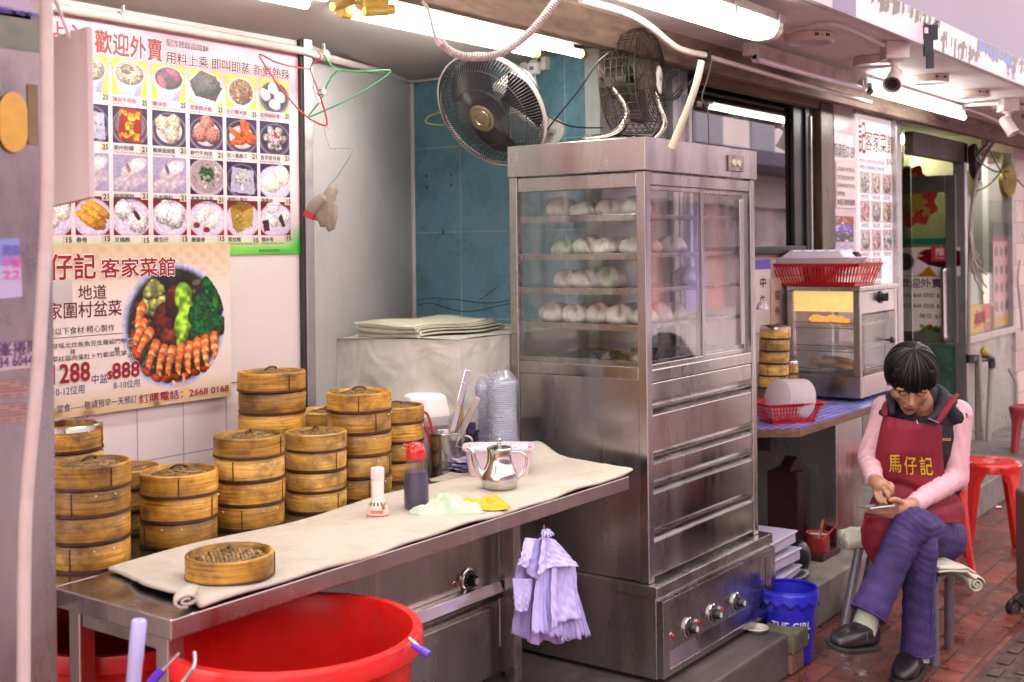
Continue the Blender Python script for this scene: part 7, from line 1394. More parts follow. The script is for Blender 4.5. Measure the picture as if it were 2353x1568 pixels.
MB().tube([at(2318, 850, Y=2.34), at(2338, 880, Y=2.30), at(2335, 960, Y=2.30), at(2350, 1010, Y=2.30), at(2365, 1015, Y=2.30)], .012, 8, smooth=2).build('hose', GP, label='brown looped hose on the cream tiles at the right edge', cat='hose')
MB().tube([at(2345, 600, Y=2.3), at(2338, 640, Y=2.3), at(2345, 700, Y=2.3), at(2350, 760, Y=2.3)], .012, 8, smooth=2).build('hose', PVC, label='pale hose hanging on the cream tiles at the right edge', cat='hose')
# plastic stools
RS = M('red_stool_plastic', (.60, .022, .018), .22, var=.05, coat=.3)
def stool(name, mat, R, h, label, loc, rz, top_r=None):
    o = thing(name, label, 'stool', (0, 0, 0), 0, None)
    tr = R * .80
    t = MB().lathe([(0, h - .006), (tr * .25, h - .006), (tr * .28, h - .002), (tr * .9, h), (tr, h - .004), (tr * 1.04, h - .014), (tr * 1.04, h - .05), (tr * 1.02, h - .05), (tr * .98, h - .014), (0, h - .012)], n=40)
    for k in range(26):
        a = 2 * PI * k / 26; t.obox((math.cos(a) * tr * .6, math.sin(a) * tr * .6, h + .0005), (math.cos(a), math.sin(a), 0), (-math.sin(a), math.cos(a), 0), (0, 0, 1), tr * .28, .0022, .0012)
    t.build('seat', mat, o, local=True, bevel=0)
    for k in range(4):
        a = PI / 4 + PI / 2 * k; d_ = Vector((math.cos(a), math.sin(a), 0)); e = Vector((-d_.y, d_.x, 0)); m = MB()
        for w_, off in ((1, 0),):
            secs = [(h - .012, tr * 1.03, .085, .02), (h - .05, tr * 1.05, .070, .022), (h - .10, tr * 1.10, .042, .022), (h * .45, R * .98, .032, .020), (0, R * 1.16, .026, .018)]
            vs = []
            for z_, r, hw, dp_ in secs: vs += [d_ * (r - dp_) - e * hw + UPV * z_, d_ * r - e * hw * .6 + UPV * z_, d_ * r + e * hw * .6 + UPV * z_, d_ * (r - dp_) + e * hw + UPV * z_]
            fs = [(4 * i + j, 4 * i + (j + 1) % 4, 4 * i + 4 + (j + 1) % 4, 4 * i + 4 + j) for i in range(4) for j in range(4)] + [(0, 1, 2, 3), (19, 18, 17, 16)]
            m.add(vs, fs)
        m.build('leg', mat, o, local=True, smooth=40, bevel=.004)
    r_ = MB()
    r_.tube([(math.cos(2 * PI * k / 32) * R * .93, math.sin(2 * PI * k / 32) * R * .93, h * .40) for k in range(32)], .006, 6, closed=True)
    o.location = loc; o.rotation_euler = (0, 0, rz); return o
q = at(2278, 1085, D=5.95)
st1 = stool('plastic_stool', RS, .165, .46, 'bright red plastic stool right behind the seated woman', (q.x, q.y, 0), .35)
q2 = at(2150, 1180, D=5.55); st2 = stool('plastic_stool', RS, .16, .44, 'red plastic stool almost hidden behind the seated woman', (q2.x, q2.y, 0), .7)
q3 = at(2368, 1000, D=7.8); stool('plastic_stool', M('faded_red_plastic', (.42, .06, .08), .4, var=.1), .15, .47, 'faded red plastic stool at the right edge by the tiled wall', (q3.x, q3.y, 0), .2)
# wheeled trolley case at the right edge
q = at(2352, 1400, Z=.03); tc2 = thing('trolley_case', 'brown trolley case with a black wheel cut off by the right edge', 'case', (q.x, q.y, 0))
cc_ = Vector((q.x, q.y, .0)) + RGT * .222 + FWD * .05
MB().obox(cc_ + UPV * .28, RGT, FWD, UPV, .19, .11, .225).build('case_body', M('brown_case', (.14, .075, .06), .4, var=.15), tc2, smooth=0, bevel=.02, seg=3)
wq = at(2328, 1396, D=4.98); wh = MB().lathe([(.018, -.012), (.033, -.011), (.036, -.006), (.036, .006), (.033, .011), (.018, .012)], wq, RGT * .45 - FWD * .9, 32).build('wheel', BLACKP, tc2)
MB().lathe([(.0, .0125), (.010, .0135), (.012, .008), (.019, .008), (.020, .0125), (.024, .012)], wq, RGT * .45 - FWD * .9, 7).build('rim', M('wheel_rim', (.13, .07, .06), .4, var=.1), wh)
MB().prism([wq + RGT * .00 + UPV * .03, wq + RGT * .03 + UPV * .055, wq + RGT * .09 + UPV * .06, wq + RGT * .09 - UPV * .01, wq + RGT * .045 - UPV * .012, wq + RGT * .030 + UPV * .015], FWD * .03).build('wheel_fork', M('dark_fork', (.05, .035, .035), .4), tc2, smooth=0, bevel=.004)
lit_ = MB()
for u, v in ((2262, 1160), (2295, 1165), (2212, 1265), (2275, 1155)): p = at(u, v, Z=.006); lit_.add([p + Vector((.025 * math.cos(a) * (1 + .4 * hsh(a, u)), .018 * math.sin(a), .004 * hsh(a))) for a in (0, 1, 2, 3.1, 4.2, 5.3)], [tuple(range(6))])
lit_.build('paper_litter', M('white_litter', (.62, .6, .66), .7), smooth=0, kind='stuff')
# ================================================================ seated woman with a phone
def J(u, v, D): return at(u, v, D=D)
BR = Matrix((RGT, FWD, UPV)).transposed()           # local axes: across, away, up
def eb(mb, c, rx, ry, rz, rot=BR, n=20, m=14): mb.ball(c, rx, ry, rz, n, m, rot=rot)
SKIN = M('woman_skin', (.42, .215, .135), .5, var=.10, vs=25, sss=.12, bump=.06, bs=180)
LIP = M('lip_skin', (.33, .105, .085), .45, var=.05); LASH = M('dark_lash', (.035, .02, .018), .6, var=0)
HAIR = M('black_hair', (.007, .005, .006), .42, spec=.22, var=.5, vs=40, stretch=(6, 6, .6), bump=.5, bs=60)
wo = thing('person', 'seated woman in a red apron and jeans looking down at a phone', 'person', J(2110, 1250, 4.55))
# head frame
yaw, pit = math.radians(14), math.radians(37)
h_ = (-FWD * math.cos(yaw) - RGT * math.sin(yaw)); hr = UPV.cross(h_).normalized()      # hr: her left, to the right in the picture
roll = math.radians(-4)
hf = h_ * math.cos(pit) - UPV * math.sin(pit); hu = h_ * math.sin(pit) + UPV * math.cos(pit)
hr, hu = hr * math.cos(roll) + hu * math.sin(roll), hu * math.cos(roll) - hr * math.sin(roll)
HC = J(2092, 872, 4.40); HR = Matrix((hr, hf, hu)).transposed()
def hp3(r, f, u): return HC + hr * r + hf * f + hu * u
b = MB()
b.ball(hp3(0, -.005, .028), .071, .088, .078, 24, 18, rot=HR)                     # skull
b.ball(hp3(0, .030, -.035), .059, .056, .062, 20, 14, rot=HR)                     # face
b.ball(hp3(0, .050, -.078), .036, .034, .034, 16, 12, rot=HR); b.ball(hp3(0, .068, -.096), .021, .016, .016, 12, 10, rot=HR)
for s_ in (-1, 1):
    b.ball(hp3(.040 * s_, .055, -.022), .024, .022, .022, 14, 10, rot=HR)         # cheekbones
    b.ball(hp3(.034 * s_, .072, .016), .024, .013, .011, 12, 8, rot=HR)           # brow
    b.ball(hp3(.074 * s_, -.006, -.014), .010, .018, .030, 12, 10, rot=HR)        # ears
    b.ball(hp3(.045 * s_, .012, -.068), .020, .032, .028, 12, 10, rot=HR)         # jaw
    b.ball(hp3(.031 * s_, .077, -.001), .013, .009, .008, 12, 8, rot=HR)          # eyelids
    b.ball(hp3(.011 * s_, .094, -.036), .009, .009, .008, 10, 8, rot=HR)          # nostrils
b.tube([hp3(0, .080, .008), hp3(0, .092, -.014), hp3(0, .104, -.034)], [.009, .0105, .0125], 10)
b.ball(hp3(0, .083, -.060), .024, .010, .0065, 12, 8, rot=HR); b.ball(hp3(0, .081, -.071), .020, .010, .0065, 12, 8, rot=HR)
b.tube([hp3(0, -.03, -.05), J(2112, 925, 4.47), J(2114, 960, 4.53)], [.052, .052, .06], 16)
# torso and limbs (mostly under clothes)
CH, BE, HI = J(2112, 1010, 4.53), J(2112, 1110, 4.57), J(2115, 1214, 4.62)
eb(b, CH, .135, .09, .15); eb(b, BE, .14, .10, .13); eb(b, HI, .155, .12, .10)
SHr, ELr, WRr = J(2036, 942, 4.52), J(1996, 1052, 4.50), J(2009, 1104, 4.31)
SHl, ELl, WRl = J(2200, 952, 4.49), J(2198, 1098, 4.48), J(2098, 1160, 4.27)
for a_, e_, w_ in ((SHr, ELr, WRr), (SHl, ELl, WRl)): b.tube([a_, e_], [.045, .036], 14).ball(e_, .036).tube([e_, w_], [.035, .024], 14).ball(a_, .05)
HPl, KNl, ANl = J(2165, 1236, 4.60), J(2092, 1205, 4.24), J(1998, 1405, 4.15)
HPr, KNr, ANr = J(2070, 1236, 4.60), J(2112, 1262, 4.29), J(2110, 1480, 4.29)
for a_, e_, w_ in ((HPl, KNl, ANl), (HPr, KNr, ANr)): b.tube([a_, e_], [.075, .055], 14).ball(e_, .056).tube([e_, w_], [.052, .033], 14)
b.tube([ANl, J(1988, 1440, 4.16)], .033, 12); b.tube([ANr, J(2108, 1512, 4.285)], .033, 12)
# right hand (left in the picture): curled, forefinger and thumb on the screen
def F_(pts, rs): 
    P = [J(*p) for p in pts]; b.tube(P, rs, 10, smooth=1); b.ball(P[-1], rs[-1], n=10, m=8); b.ball(P[0], rs[0], n=10, m=8)
PR = J(2022, 1116, 4.275); b.tube([WRr, J(2014, 1108, 4.295), J(2024, 1117, 4.27), J(2030, 1122, 4.262)], [.023, .027, .031, .027], 14, smooth=1)
F_([(2022, 1126, 4.262), (2024, 1140, 4.245), (2030, 1150, 4.235), (2035, 1156, 4.228)], [.0100, .0092, .0085, .0072])
F_([(2030, 1122, 4.255), (2037, 1132, 4.225), (2041, 1140, 4.222), (2040, 1145, 4.228)], [.0098, .0092, .0085, .0074])
F_([(2036, 1116, 4.255), (2046, 1121, 4.225), (2051, 1130, 4.222), (2049, 1137, 4.232)], [.0096, .0090, .0083, .0072])
F_([(2038, 1110, 4.262), (2047, 1112, 4.240), (2053, 1119, 4.236), (2052, 1126, 4.246)], [.0088, .0080, .0074, .0066])
F_([(2011, 1118, 4.285), (2012, 1134, 4.262), (2018, 1148, 4.245), (2024, 1155, 4.236)], [.0110, .0100, .0090, .0076])
# left hand: palm up under the phone, thumb over its edge
b.tube([WRl, J(2084, 1164, 4.255), J(2068, 1166, 4.245), J(2056, 1167, 4.238)], [.023, .027, .030, .026], 14, smooth=1)
F_([(2054, 1163, 4.232), (2032, 1171, 4.205), (2012, 1172, 4.195), (1996, 1170, 4.190)], [.0098, .0092, .0085, .0074])
F_([(2056, 1170, 4.240), (2034, 1177, 4.210), (2014, 1178, 4.198), (1990, 1174, 4.200)], [.0098, .0092, .0085, .0074])
F_([(2060, 1175, 4.245), (2040, 1183, 4.225), (2022, 1183, 4.215), (2006, 1178, 4.215)], [.0096, .0090, .0083, .0072])
F_([(2066, 1178, 4.250), (2050, 1187, 4.238), (2036, 1187, 4.230), (2022, 1182, 4.230)], [.0088, .0080, .0074, .0066])
F_([(2074, 1158, 4.235), (2064, 1150, 4.215), (2053, 1147, 4.205), (2046, 1150, 4.203)], [.0120, .0110, .0100, .0085])
body = blend('body', b, [SKIN, LIP, LASH], wo, .0036, 4)
mi = []
for p in body.data.polygons:
    d_ = p.center - HC; r, f, u = d_.dot(hr), d_.dot(hf), d_.dot(hu); k = 0
    if f > .05:
        if abs(r) < .024 - abs(u + .0655) * .9 and -.075 < u < -.056: k = 1
        if abs(u + .0655) < .0016 and abs(r) < .024: k = 2
        for s_ in (-1, 1):
            x = r * s_
            if .018 < x < .046 and abs(u - (-.0045 - (x - .032) ** 2 * 4)) < .0030: k = 2
            if .016 < x < .052 and abs(u - (.0165 - (x - .032) ** 2 * 8)) < .0032: k = 2
    mi.append(k)
body.data.polygons.foreach_set('material_index', mi)
# hair: cap with a fringe, many locks
hb4 = MB(); hb4.ball(hp3(0, -.012, .042), .091, .102, .092, 28, 20, rot=HR).ball(hp3(0, -.055, -.004), .084, .062, .074, 20, 14, rot=HR)
for s_ in (-1, 1): hb4.ball(hp3(.074 * s_, -.012, .022), .020, .055, .038, 14, 10, rot=HR); hb4.tube([hp3(.070 * s_, .030, .040), hp3(.076 * s_, .018, .012), hp3(.077 * s_, .006, -.004)], [.016, .012, .006], 8)
for i in range(21):
    x = -.068 + .0068 * i; z = .048 - 4 * x * x * .25 + .007 * math.sin(i * 2.1); hb4.tube([hp3(x * .8, .050, .092), hp3(x, .076 - 4 * x * x, .062), hp3(x * 1.04, .0835 - 5.0 * x * x, z + .004)], [.014, .011, .005], 8)
def hairfn(co, no):
    d_ = co - HC; a_ = math.atan2(d_.dot(hr), d_.dot(hf) + .02); t = d_.dot(hu)
    return co + no * (.0022 * math.sin(a_ * 46 + t * 60) + .0014 * math.sin(a_ * 90 - t * 40 + 1))
blend('hair', hb4, HAIR, wo, .004, 6, hairfn)
lk, lk2 = MB(), MB(); rs = np.random.RandomState(11)
for i in range(300):
    a_ = -PI + 2 * PI * rs.rand(); fr_ = abs(a_); endu = (.034 + .006 * math.sin(a_ * 9) if fr_ < .75 else .002 if fr_ < 1.25 else -.028 if fr_ < 1.8 else -.055) + .030 * (rs.rand() - .5)
    sw = .35 * (rs.rand() - .4); pts = []; g0_ = 1.015 + .05 * rs.rand() ** 3
    for k in range(7):
        t = k / 6; el = PI / 2 * (1 - t) + math.asin(max(-.95, min(.95, (endu - .04) / .088))) * t; aa = a_ + sw * t * (1 - .3 * t); g_ = g0_ * (1 + .008 * rs.rand())
        pts.append(hp3(.0925 * g_ * math.cos(el) * math.sin(aa), -.012 + .103 * g_ * math.cos(el) * math.cos(aa), .042 + .0935 * g_ * math.sin(el)))
    w = .0013 + .0016 * rs.rand(); (lk2 if i % 4 == 0 else lk).tube(pts, [w * .6, w, w * 1.1, w * 1.1, w, w * .7, .0004], 5, smooth=1)
lk.build('hair_locks', HAIR, wo, smooth=60); lk2.build('hair_locks', M('brown_black_hair', (.030, .021, .019), .4, spec=.4), wo, smooth=60)
# clothes: pink shirt sleeves, dark vest, apron, jeans
PKS = M('pink_jersey', (.70, .41, .46), .85, var=.05, vs=15, bump=.35, bs=20, bd=.008, stretch=(1, 1, 2.6))
def wrink(freq, amp, c0, ax_):
    def f(co, no):
        t = (co - c0).dot(ax_); q_ = (co - c0).dot(RGT); return co + no * (amp * math.sin(freq * t + 14 * q_ + 2 * math.sin(40 * q_)) + amp * .6 * math.sin(freq * 2.3 * t - 20 * q_ + 1.3))
    return f
sl_ = MB(); sl_.ball(SHr, .054).tube([SHr, SHr.lerp(ELr, .5), ELr], [.052, .046, .042], 18).ball(ELr, .042).tube([ELr, ELr.lerp(WRr, .5), WRr + (WRr - ELr).normalized() * -.004], [.042, .037, .031], 18)
blend('sleeve', sl_, PKS, wo, .005, 5, wrink(150, .0018, ELr, (WRr - ELr).normalized()))
sl_ = MB(); sl_.ball(SHl, .055).tube([SHl, SHl.lerp(ELl, .5), ELl], [.053, .048, .044], 18).ball(ELl, .044).tube([ELl, ELl.lerp(WRl, .5), WRl + (WRl - ELl).normalized() * -.002], [.044, .039, .032], 18)
blend('sleeve', sl_, PKS, wo, .005, 5, wrink(110, .0020, ELl, (WRl - ELl).normalized()))
VST = M('black_vest_cloth', (.012, .009, .020), .75, var=.3, vs=20, bump=.6, bs=22, bd=.012)
v_ = MB(); eb(v_, CH + UPV * .01, .158, .108, .165); eb(v_, BE, .160, .118, .13); v_.ball(SHr - UPV * .008 + RGT * .014, .064).ball(SHl - UPV * .004 - RGT * .010, .057)
v_.tube([SHr + RGT * .015 + UPV * .010, J(2085, 914, 4.52), J(2140, 914, 4.51), SHl - RGT * .015 + UPV * .010], [.044, .058, .058, .046], 14, smooth=1)
blend('vest', v_, VST, wo, .006, 5, wrink(40, .002, CH, UPV))
co_ = MB()                                           # turned down collar
cpts = [(2052, 952, 4.375), (2046, 930, 4.41), (2054, 910, 4.46), (2085, 896, 4.54), (2130, 890, 4.55), (2163, 900, 4.50), (2172, 926, 4.43), (2160, 950, 4.385), (2128, 966, 4.355)]
cP = [J(*p) for p in cpts]
co_.tube(cP, [.010, .017, .021, .022, .024, .026, .027, .022, .008], 10, smooth=2)
cl2 = blend('collar', co_, VST, wo, .005, 3)
MB().tube([J(2106, 966, 4.355), J(2109, 975, 4.352)], .0022, 6).tube([J(2134, 962, 4.338), J(2158, 972, 4.352)], .0022, 6).build('zip', M('zip_grey', (.45, .42, .45), .35, .8), wo)
APR = M('red_apron_cloth', (.185, .0045, .019), .75, var=.14, vs=8, bump=.55, bs=14, bd=.014, stretch=(1, 1, .7))
rows = [(955, 2031, 2162, 4.362, 4.40, 22), (985, 2023, 2164, 4.348, 4.40, 0), (1040, 2012, 2165, 4.345, 4.41, 0), (1090, 2014, 2170, 4.375, 4.42, 0), (1130, 2010, 2190, 4.372, 4.44, 0), (1160, 1998, 2212, 4.35, 4.45, 0), (1182, 1988, 2217, 4.31, 4.45, 0), (1203, 1984, 2214, 4.29, 4.44, 0)]
def apf(s, t):
    k = t * (len(rows) - 1); i = min(len(rows) - 2, int(k)); f = k - i; a_, c_ = rows[i], rows[i + 1]; L = lambda j: a_[j] * (1 - f) + c_[j] * f
    u = L(1) + (L(2) - L(1)) * s; v = L(0) + L(5) * s + 3.0 * math.sin(PI * s) * (t < .05); e = (2 * s - 1) ** 2
    D = L(3) * (1 - e) + L(4) * e + .006 * math.sin(9 * s + 7 * t) * t + .012 * math.exp(-((t - .56 + .05 * math.sin(6 * s)) / .035) ** 2) + .009 * math.exp(-((t - .72 + .06 * math.sin(5 * s + 2)) / .04) ** 2) - .004 * math.sin(30 * s) * max(0, .22 - t) * 4
    return J(u, v, D)
ap = MB().grid(apf, 44, 52).build('apron', APR, wo, smooth=70, solid=.004)
ak = [(1186, 1990, 2075, 4.30), (1215, 1978, 2070, 4.29), (1250, 1980, 2062, 4.30), (1285, 1998, 2052, 4.32), (1318, 2022, 2046, 4.33)]
def skf(s, t):
    k = t * 4; i = min(3, int(k)); f = k - i; L = lambda j: ak[i][j] * (1 - f) + ak[i + 1][j] * f
    return J(L(1) + (L(2) - L(1)) * s, L(0), L(3) + .012 * math.sin(5 * s + 2 * t) + .02 * s)
MB().grid(skf, 16, 20).build('apron_skirt', APR, ap, smooth=70, solid=.004)
for pts in ([(2033, 958, 4.375), (2032, 935, 4.42), (2040, 922, 4.47), (2048, 915, 4.52)], [(2150, 981, 4.362), (2170, 945, 4.365), (2188, 918, 4.395), (2194, 904, 4.46)]):
    P = [J(*p) for p in pts]; w = .015 if pts[0][0] < 2100 else .022
    st_ = MB(); wd_ = (RGT * .95 + UPV * .3) if pts[0][0] > 2100 else RGT
    st_.add([p + wd_ * w * s_ - FWD * .004 for p in P for s_ in (-1, 1)], [(2 * i, 2 * i + 1, 2 * i + 3, 2 * i + 2) for i in range(3)]); st_.build('apron_strap', APR, ap, smooth=70, solid=.004, sub=1)
GOLD = M('yellow_thread', (.62, .46, .03), .6, var=0)
def apc(cx, cy):
    def f(x, y, z):
        s = cx + x; t = cy - y; p = apf(s, t); return p - FWD * (.0035 + z)
    return f
for k, (ch, s0, t0) in enumerate((('馬', .175, .405), ('仔', .405, .420), ('記', .635, .425))): text_mesh(ch, .130, (0, 0, 0), Xv, Zv, GOLD, ap, 'lettering', bold=.012, width=.185, curve=apc(s0, t0))
q_ = J(2163, 1012, 4.392); text_mesh('POLIS', .013, q_ - FWD * .012, RGT, UPV, GOLD, wo, 'vest_lettering', bold=.02, width=.030)
# jeans
JN = bpy.data.materials.new('violet_denim'); JN.use_nodes = True; n = JN.node_tree.nodes; l = JN.node_tree.links; pb2 = n['Principled BSDF']; pb2.inputs['Roughness'].default_value = .85
tc = n.new('ShaderNodeTexCoord'); no = n.new('ShaderNodeTexNoise'); no.inputs['Scale'].default_value = 9; no.inputs['Detail'].default_value = 8; no.inputs['Roughness'].default_value = .75; l.new(tc.outputs['Object'], no.inputs['Vector'])
rp = n.new('ShaderNodeValToRGB'); l.new(no.outputs[0], rp.inputs[0]); rp.color_ramp.elements[0].position = .3; rp.color_ramp.elements[0].color = (.016, .009, .054, 1); rp.color_ramp.elements[1].position = .72; rp.color_ramp.elements[1].color = (.068, .041, .180, 1); l.new(rp.outputs[0], pb2.inputs['Base Color'])
wv = n.new('ShaderNodeTexNoise'); wv.inputs['Scale'].default_value = 260; l.new(tc.outputs['Object'], wv.inputs['Vector']); bp = n.new('ShaderNodeBump'); bp.inputs['Strength'].default_value = .3; bp.inputs['Distance'].default_value = .002; l.new(wv.outputs[0], bp.inputs['Height']); w2 = n.new('ShaderNodeTexNoise'); w2.inputs['Scale'].default_value = 15; w2.inputs['Distortion'].default_value = 1.2; w2.inputs['Detail'].default_value = 3; l.new(tc.outputs['Object'], w2.inputs['Vector']); b2 = n.new('ShaderNodeBump'); b2.inputs['Strength'].default_value = .4; b2.inputs['Distance'].default_value = .012; l.new(w2.outputs[0], b2.inputs['Height']); l.new(b2.outputs[0], bp.inputs['Normal']); l.new(bp.outputs[0], pb2.inputs['Normal'])
jn = MB(); eb(jn, HI + UPV * -.005, .165, .130, .085)
jn.tube([HPl, HPl.lerp(KNl, .5), KNl], [.095, .084, .066], 20).ball(KNl, .066).tube([KNl, KNl.lerp(ANl, .45), ANl + (ANl - KNl).normalized() * .012], [.065, .058, .064], 20)
jn.tube([HPr, HPr.lerp(KNr, .5), KNr], [.088, .080, .067], 20).ball(KNr, .067).tube([KNr, KNr.lerp(ANr, .5), ANr + (ANr - KNr).normalized() * .030], [.066, .056, .062], 20)
def jfn(co, no):
    d1, d2 = (co - KNl).length, (co - KNr).length; t = (co - KNl).dot(UPV); q_ = (co - KNl).dot(RGT); e = math.exp(-(d1 / .13) ** 2) + .8 * math.exp(-(d2 / .12) ** 2)
    sh_ = (co - KNl).dot((ANl - KNl).normalized())
    w_ = .0014 * e * math.sin(240 * (t + .45 * q_) + 4 * math.sin(30 * q_)) + .0012 * math.sin(48 * (t - .8 * q_) + 3 * math.sin(17 * t)) * math.sin(13 * q_ + 1) + .0010 * math.sin(120 * t + 35 * q_)
    return co + no * w_
je = blend('jeans', jn, JN, wo, .006, 5, jfn)
SEAM = M('denim_seam', (.22, .18, .42), .8, var=.1)
sm = MB()
for a_, e_, r1, r2 in ((KNl, ANl, .070, .066), (KNr, ANr, .070, .063)):
    ax_ = (e_ - a_).normalized(); o_ = (-FWD + RGT * .5); o_ = (o_ - ax_ * o_.dot(ax_)).normalized(); sm.tube([a_ + (e_ - a_) * t + o_ * (r1 * (1 - t) + r2 * t - .0045) for t in (.15, .4, .65, .9)], .0016, 5, smooth=1)
    c_ = e_ + ax_ * (.010 if a_ is KNl else .028); f1 = ax_.orthogonal().normalized(); f2 = ax_.cross(f1); sm.tube([c_ + (f1 * math.cos(t) + f2 * math.sin(t)) * (r2 - .003) for t in [2 * PI * k / 24 for k in range(24)]], .0045, 7, closed=True)
sm.build('hem_stitching', JN, je)
# socks and shoes
SOCK = M('mint_sock', (.44, .50, .38), .9, var=.08, bump=.4, bs=150, stretch=(1, 1, 4))
MB().tube([ANl + (ANl - KNl).normalized() * -.02, J(1992, 1422, 4.155), J(1984, 1452, 4.15)], [.040, .041, .043], 18, smooth=1).build('sock', SOCK, wo)
MB().tube([ANr, J(2110, 1500, 4.29), J(2110, 1520, 4.285)], [.040, .039, .038], 18, smooth=1).build('sock', SOCK, wo)
SHOE = M('black_leather', (.014, .011, .014), .30, var=.3, vs=30, bump=.1, bs=90); SOLE = M('black_sole', (.02, .016, .017), .7, var=.2)
def shoe(heel, toe, upv, nm):
    d_ = (toe - heel).normalized(); L = (toe - heel).length; s_ = d_.cross(upv).normalized(); u_ = s_.cross(d_)
    m = MB(); secs = [(0, .022, .032, .070), (.12, .036, .040, .078), (.35, .040, .043, .080), (.55, .044, .046, .070), (.75, .047, .048, .055), (.90, .041, .042, .042), (1.0, .014, .016, .020)]
    n_ = 20; vs = []
    for t, w0, w1, hh in secs:
        for k in range(n_):
            a_ = 2 * PI * k / n_; c_, q_ = math.cos(a_), math.sin(a_); w = w1 if q_ < 0 else w0
            vs.append(heel + d_ * L * t + s_ * (w * math.copysign(abs(c_) ** .7, c_)) + u_ * (hh * .5 + hh * .5 * math.copysign(abs(q_) ** .8, q_)))
    fs = [(i * n_ + k, i * n_ + (k + 1) % n_, (i + 1) * n_ + (k + 1) % n_, (i + 1) * n_ + k) for i in range(6) for k in range(n_)] + [tuple(range(n_ - 1, -1, -1)), tuple(range(6 * n_, 7 * n_))]
    m.add(vs, fs); o = m.build('shoe', SHOE, wo, smooth=80, sub=1)
    sl2 = []
    for sg in (1, -1):
        for t, w0, w1, hh in (secs if sg > 0 else secs[::-1]): sl2.append(heel + d_ * L * (t * 1.03 - .015) + s_ * sg * (w1 + .003) - u_ * .014)
    MB().prism(sl2, u_ * .017).build('sole', SOLE, o, smooth=0, bevel=.004)
    MB().tube([heel + d_ * L * .50 + s_ * (.042 * math.cos(a_)) + u_ * (.030 + .034 * math.sin(a_)) for a_ in [PI * k / 10 for k in range(11)]], [.009] * 11, 8).build('shoe_strap', SHOE, o)
    MB().tube([heel + d_ * L * (.60 + .24 * math.sin(a_)) + s_ * .033 * math.cos(a_) + u_ * (.058 - .016 * math.sin(a_)) for a_ in [PI * k / 12 for k in range(13)]], .0024, 6).build('toe_seam', SHOE, o)
shoe(J(2006, 1478, 4.20), J(1916, 1484, 4.03), (UPV * .95 + RGT * .25).normalized(), 'l')
hq, tq = at(2118, 1530, Z=.017), at(2084, 1572, Z=.017); shoe(hq + FWD * .045, hq + FWD * .045 + (tq - hq).normalized() * .235, UPV, 'r')
# phone in the left hand
pc3 = J(2016, 1164, 4.212); pa_ = (J(2048, 1160, 4.225) - J(1984, 1168, 4.195)).normalized(); pn = (UPV * .99 + FWD * .12).normalized(); pb3 = pn.cross(pa_).normalized()
ph = thing('phone', 'thin silver smartphone held flat by the seated woman', 'phone', pc3)
MB().obox(pc3, pa_, pb3, pn, .050, .036, .0042).build('phone_body', M('phone_silver', (.5, .47, .48), .3, .7, var=.05), ph, smooth=0, bevel=.003)
MB().obox(pc3 + pn * .0046, pa_, pb3, pn, .047, .033, .0003).build('screen', M('phone_screen', (.05, .05, .06), .08), ph, smooth=0)
# metal stool with folded towel
SG = M('grey_stool_metal', (.25, .245, .27), .45, .6, var=.15, vs=20, dirt=(.15, .1, .08), damt=.5)
so3 = thing('metal_stool', 'low grey metal legged stool under the seated woman', 'stool', at(2090, 1400, Z=0))
tops = {'l': at(1975, 1256, Z=.315), 'f': at(2146, 1334, Z=.315), 'r': at(2181, 1316, Z=.315)}; bots = {'l': at(1938, 1447, Z=0), 'f': at(2147, 1527, Z=0), 'r': at(2181, 1487, Z=0)}
tops['m'] = tops['l'] + (tops['r'] - tops['f']); bots['m'] = bots['l'] + (bots['r'] - bots['f'])
for k in 'lfrm': MB().tube([bots[k], tops[k]], .0185, 14).build('leg', SG, so3)
cc2 = (tops['l'] + tops['r']) / 2; ex = lambda p, s_: cc2 + (p - cc2) * s_
MB().prism([ex(tops[k], 1.12) + UPV * .001 for k in 'lfrm'], (0, 0, .022)).build('seat', SG, so3, smooth=0, bevel=.006)
TW = M('cream_towel', (.60, .57, .46), .95, var=.06, vs=12, bump=.5, bs=220, dirt=(.5, .45, .32), damt=.3)
tl = MB(); e0 = ex(tops['l'], 1.15); e1 = ex(tops['f'], 1.16); e2 = ex(tops['r'], 1.55); e3 = e0 + (e2 - e1)
for k in range(2):
    tl.grid(lambda s, t: ((e0 * (1 - s) + e1 * s) * (1 - t) + (e3 * (1 - s) + e2 * s) * t) + UPV * (.040 + .012 * k + .004 * math.sin(7 * s + 5 * t + k) - (.035 * max(0, t - .75) * 4 * (1.0 if k == 0 else .8)) ** 1), 20, 20)
a_ = e1.lerp(e2, .98); 
tl.build('towel', TW, smooth=60, solid=.008, label='cream towel folded over the stool seat under the woman', cat='towel')
rl2 = MB(); c_ = J(1962, 1232, 4.62); 
for k in range(4): rl2.tube([c_ + RGT * -.045 + FWD * (.03 * k - .05) + UPV * (.016 * (k % 2) - .018), c_ + RGT * .08 + FWD * (.03 * k - .03) + UPV * (.016 * (k % 2) - .012)], [.022, .026], 10)
blend('towel_roll', rl2, TW, None, .006, 4, wrink(60, .003, c_, UPV), label='rolled end of a pale towel at the left of the stool', cat='towel')
c_ = J(2222, 1328, 4.62); ro = MB(); sp3 = [(.034 - .0016 * k, .7 * k) for k in range(22)]
ro.grid(lambda s, t: c_ + (RGT * math.cos(sp3[int(round(s * 21))][1]) + UPV * math.sin(sp3[int(round(s * 21))][1])) * sp3[int(round(s * 21))][0] * 1.0 + FWD * (-.10 + .2 * t), 21, 4)
ro.build('towel_curl', TW, smooth=60, solid=.005, label='curled towel end hanging off the right of the stool', cat='towel')
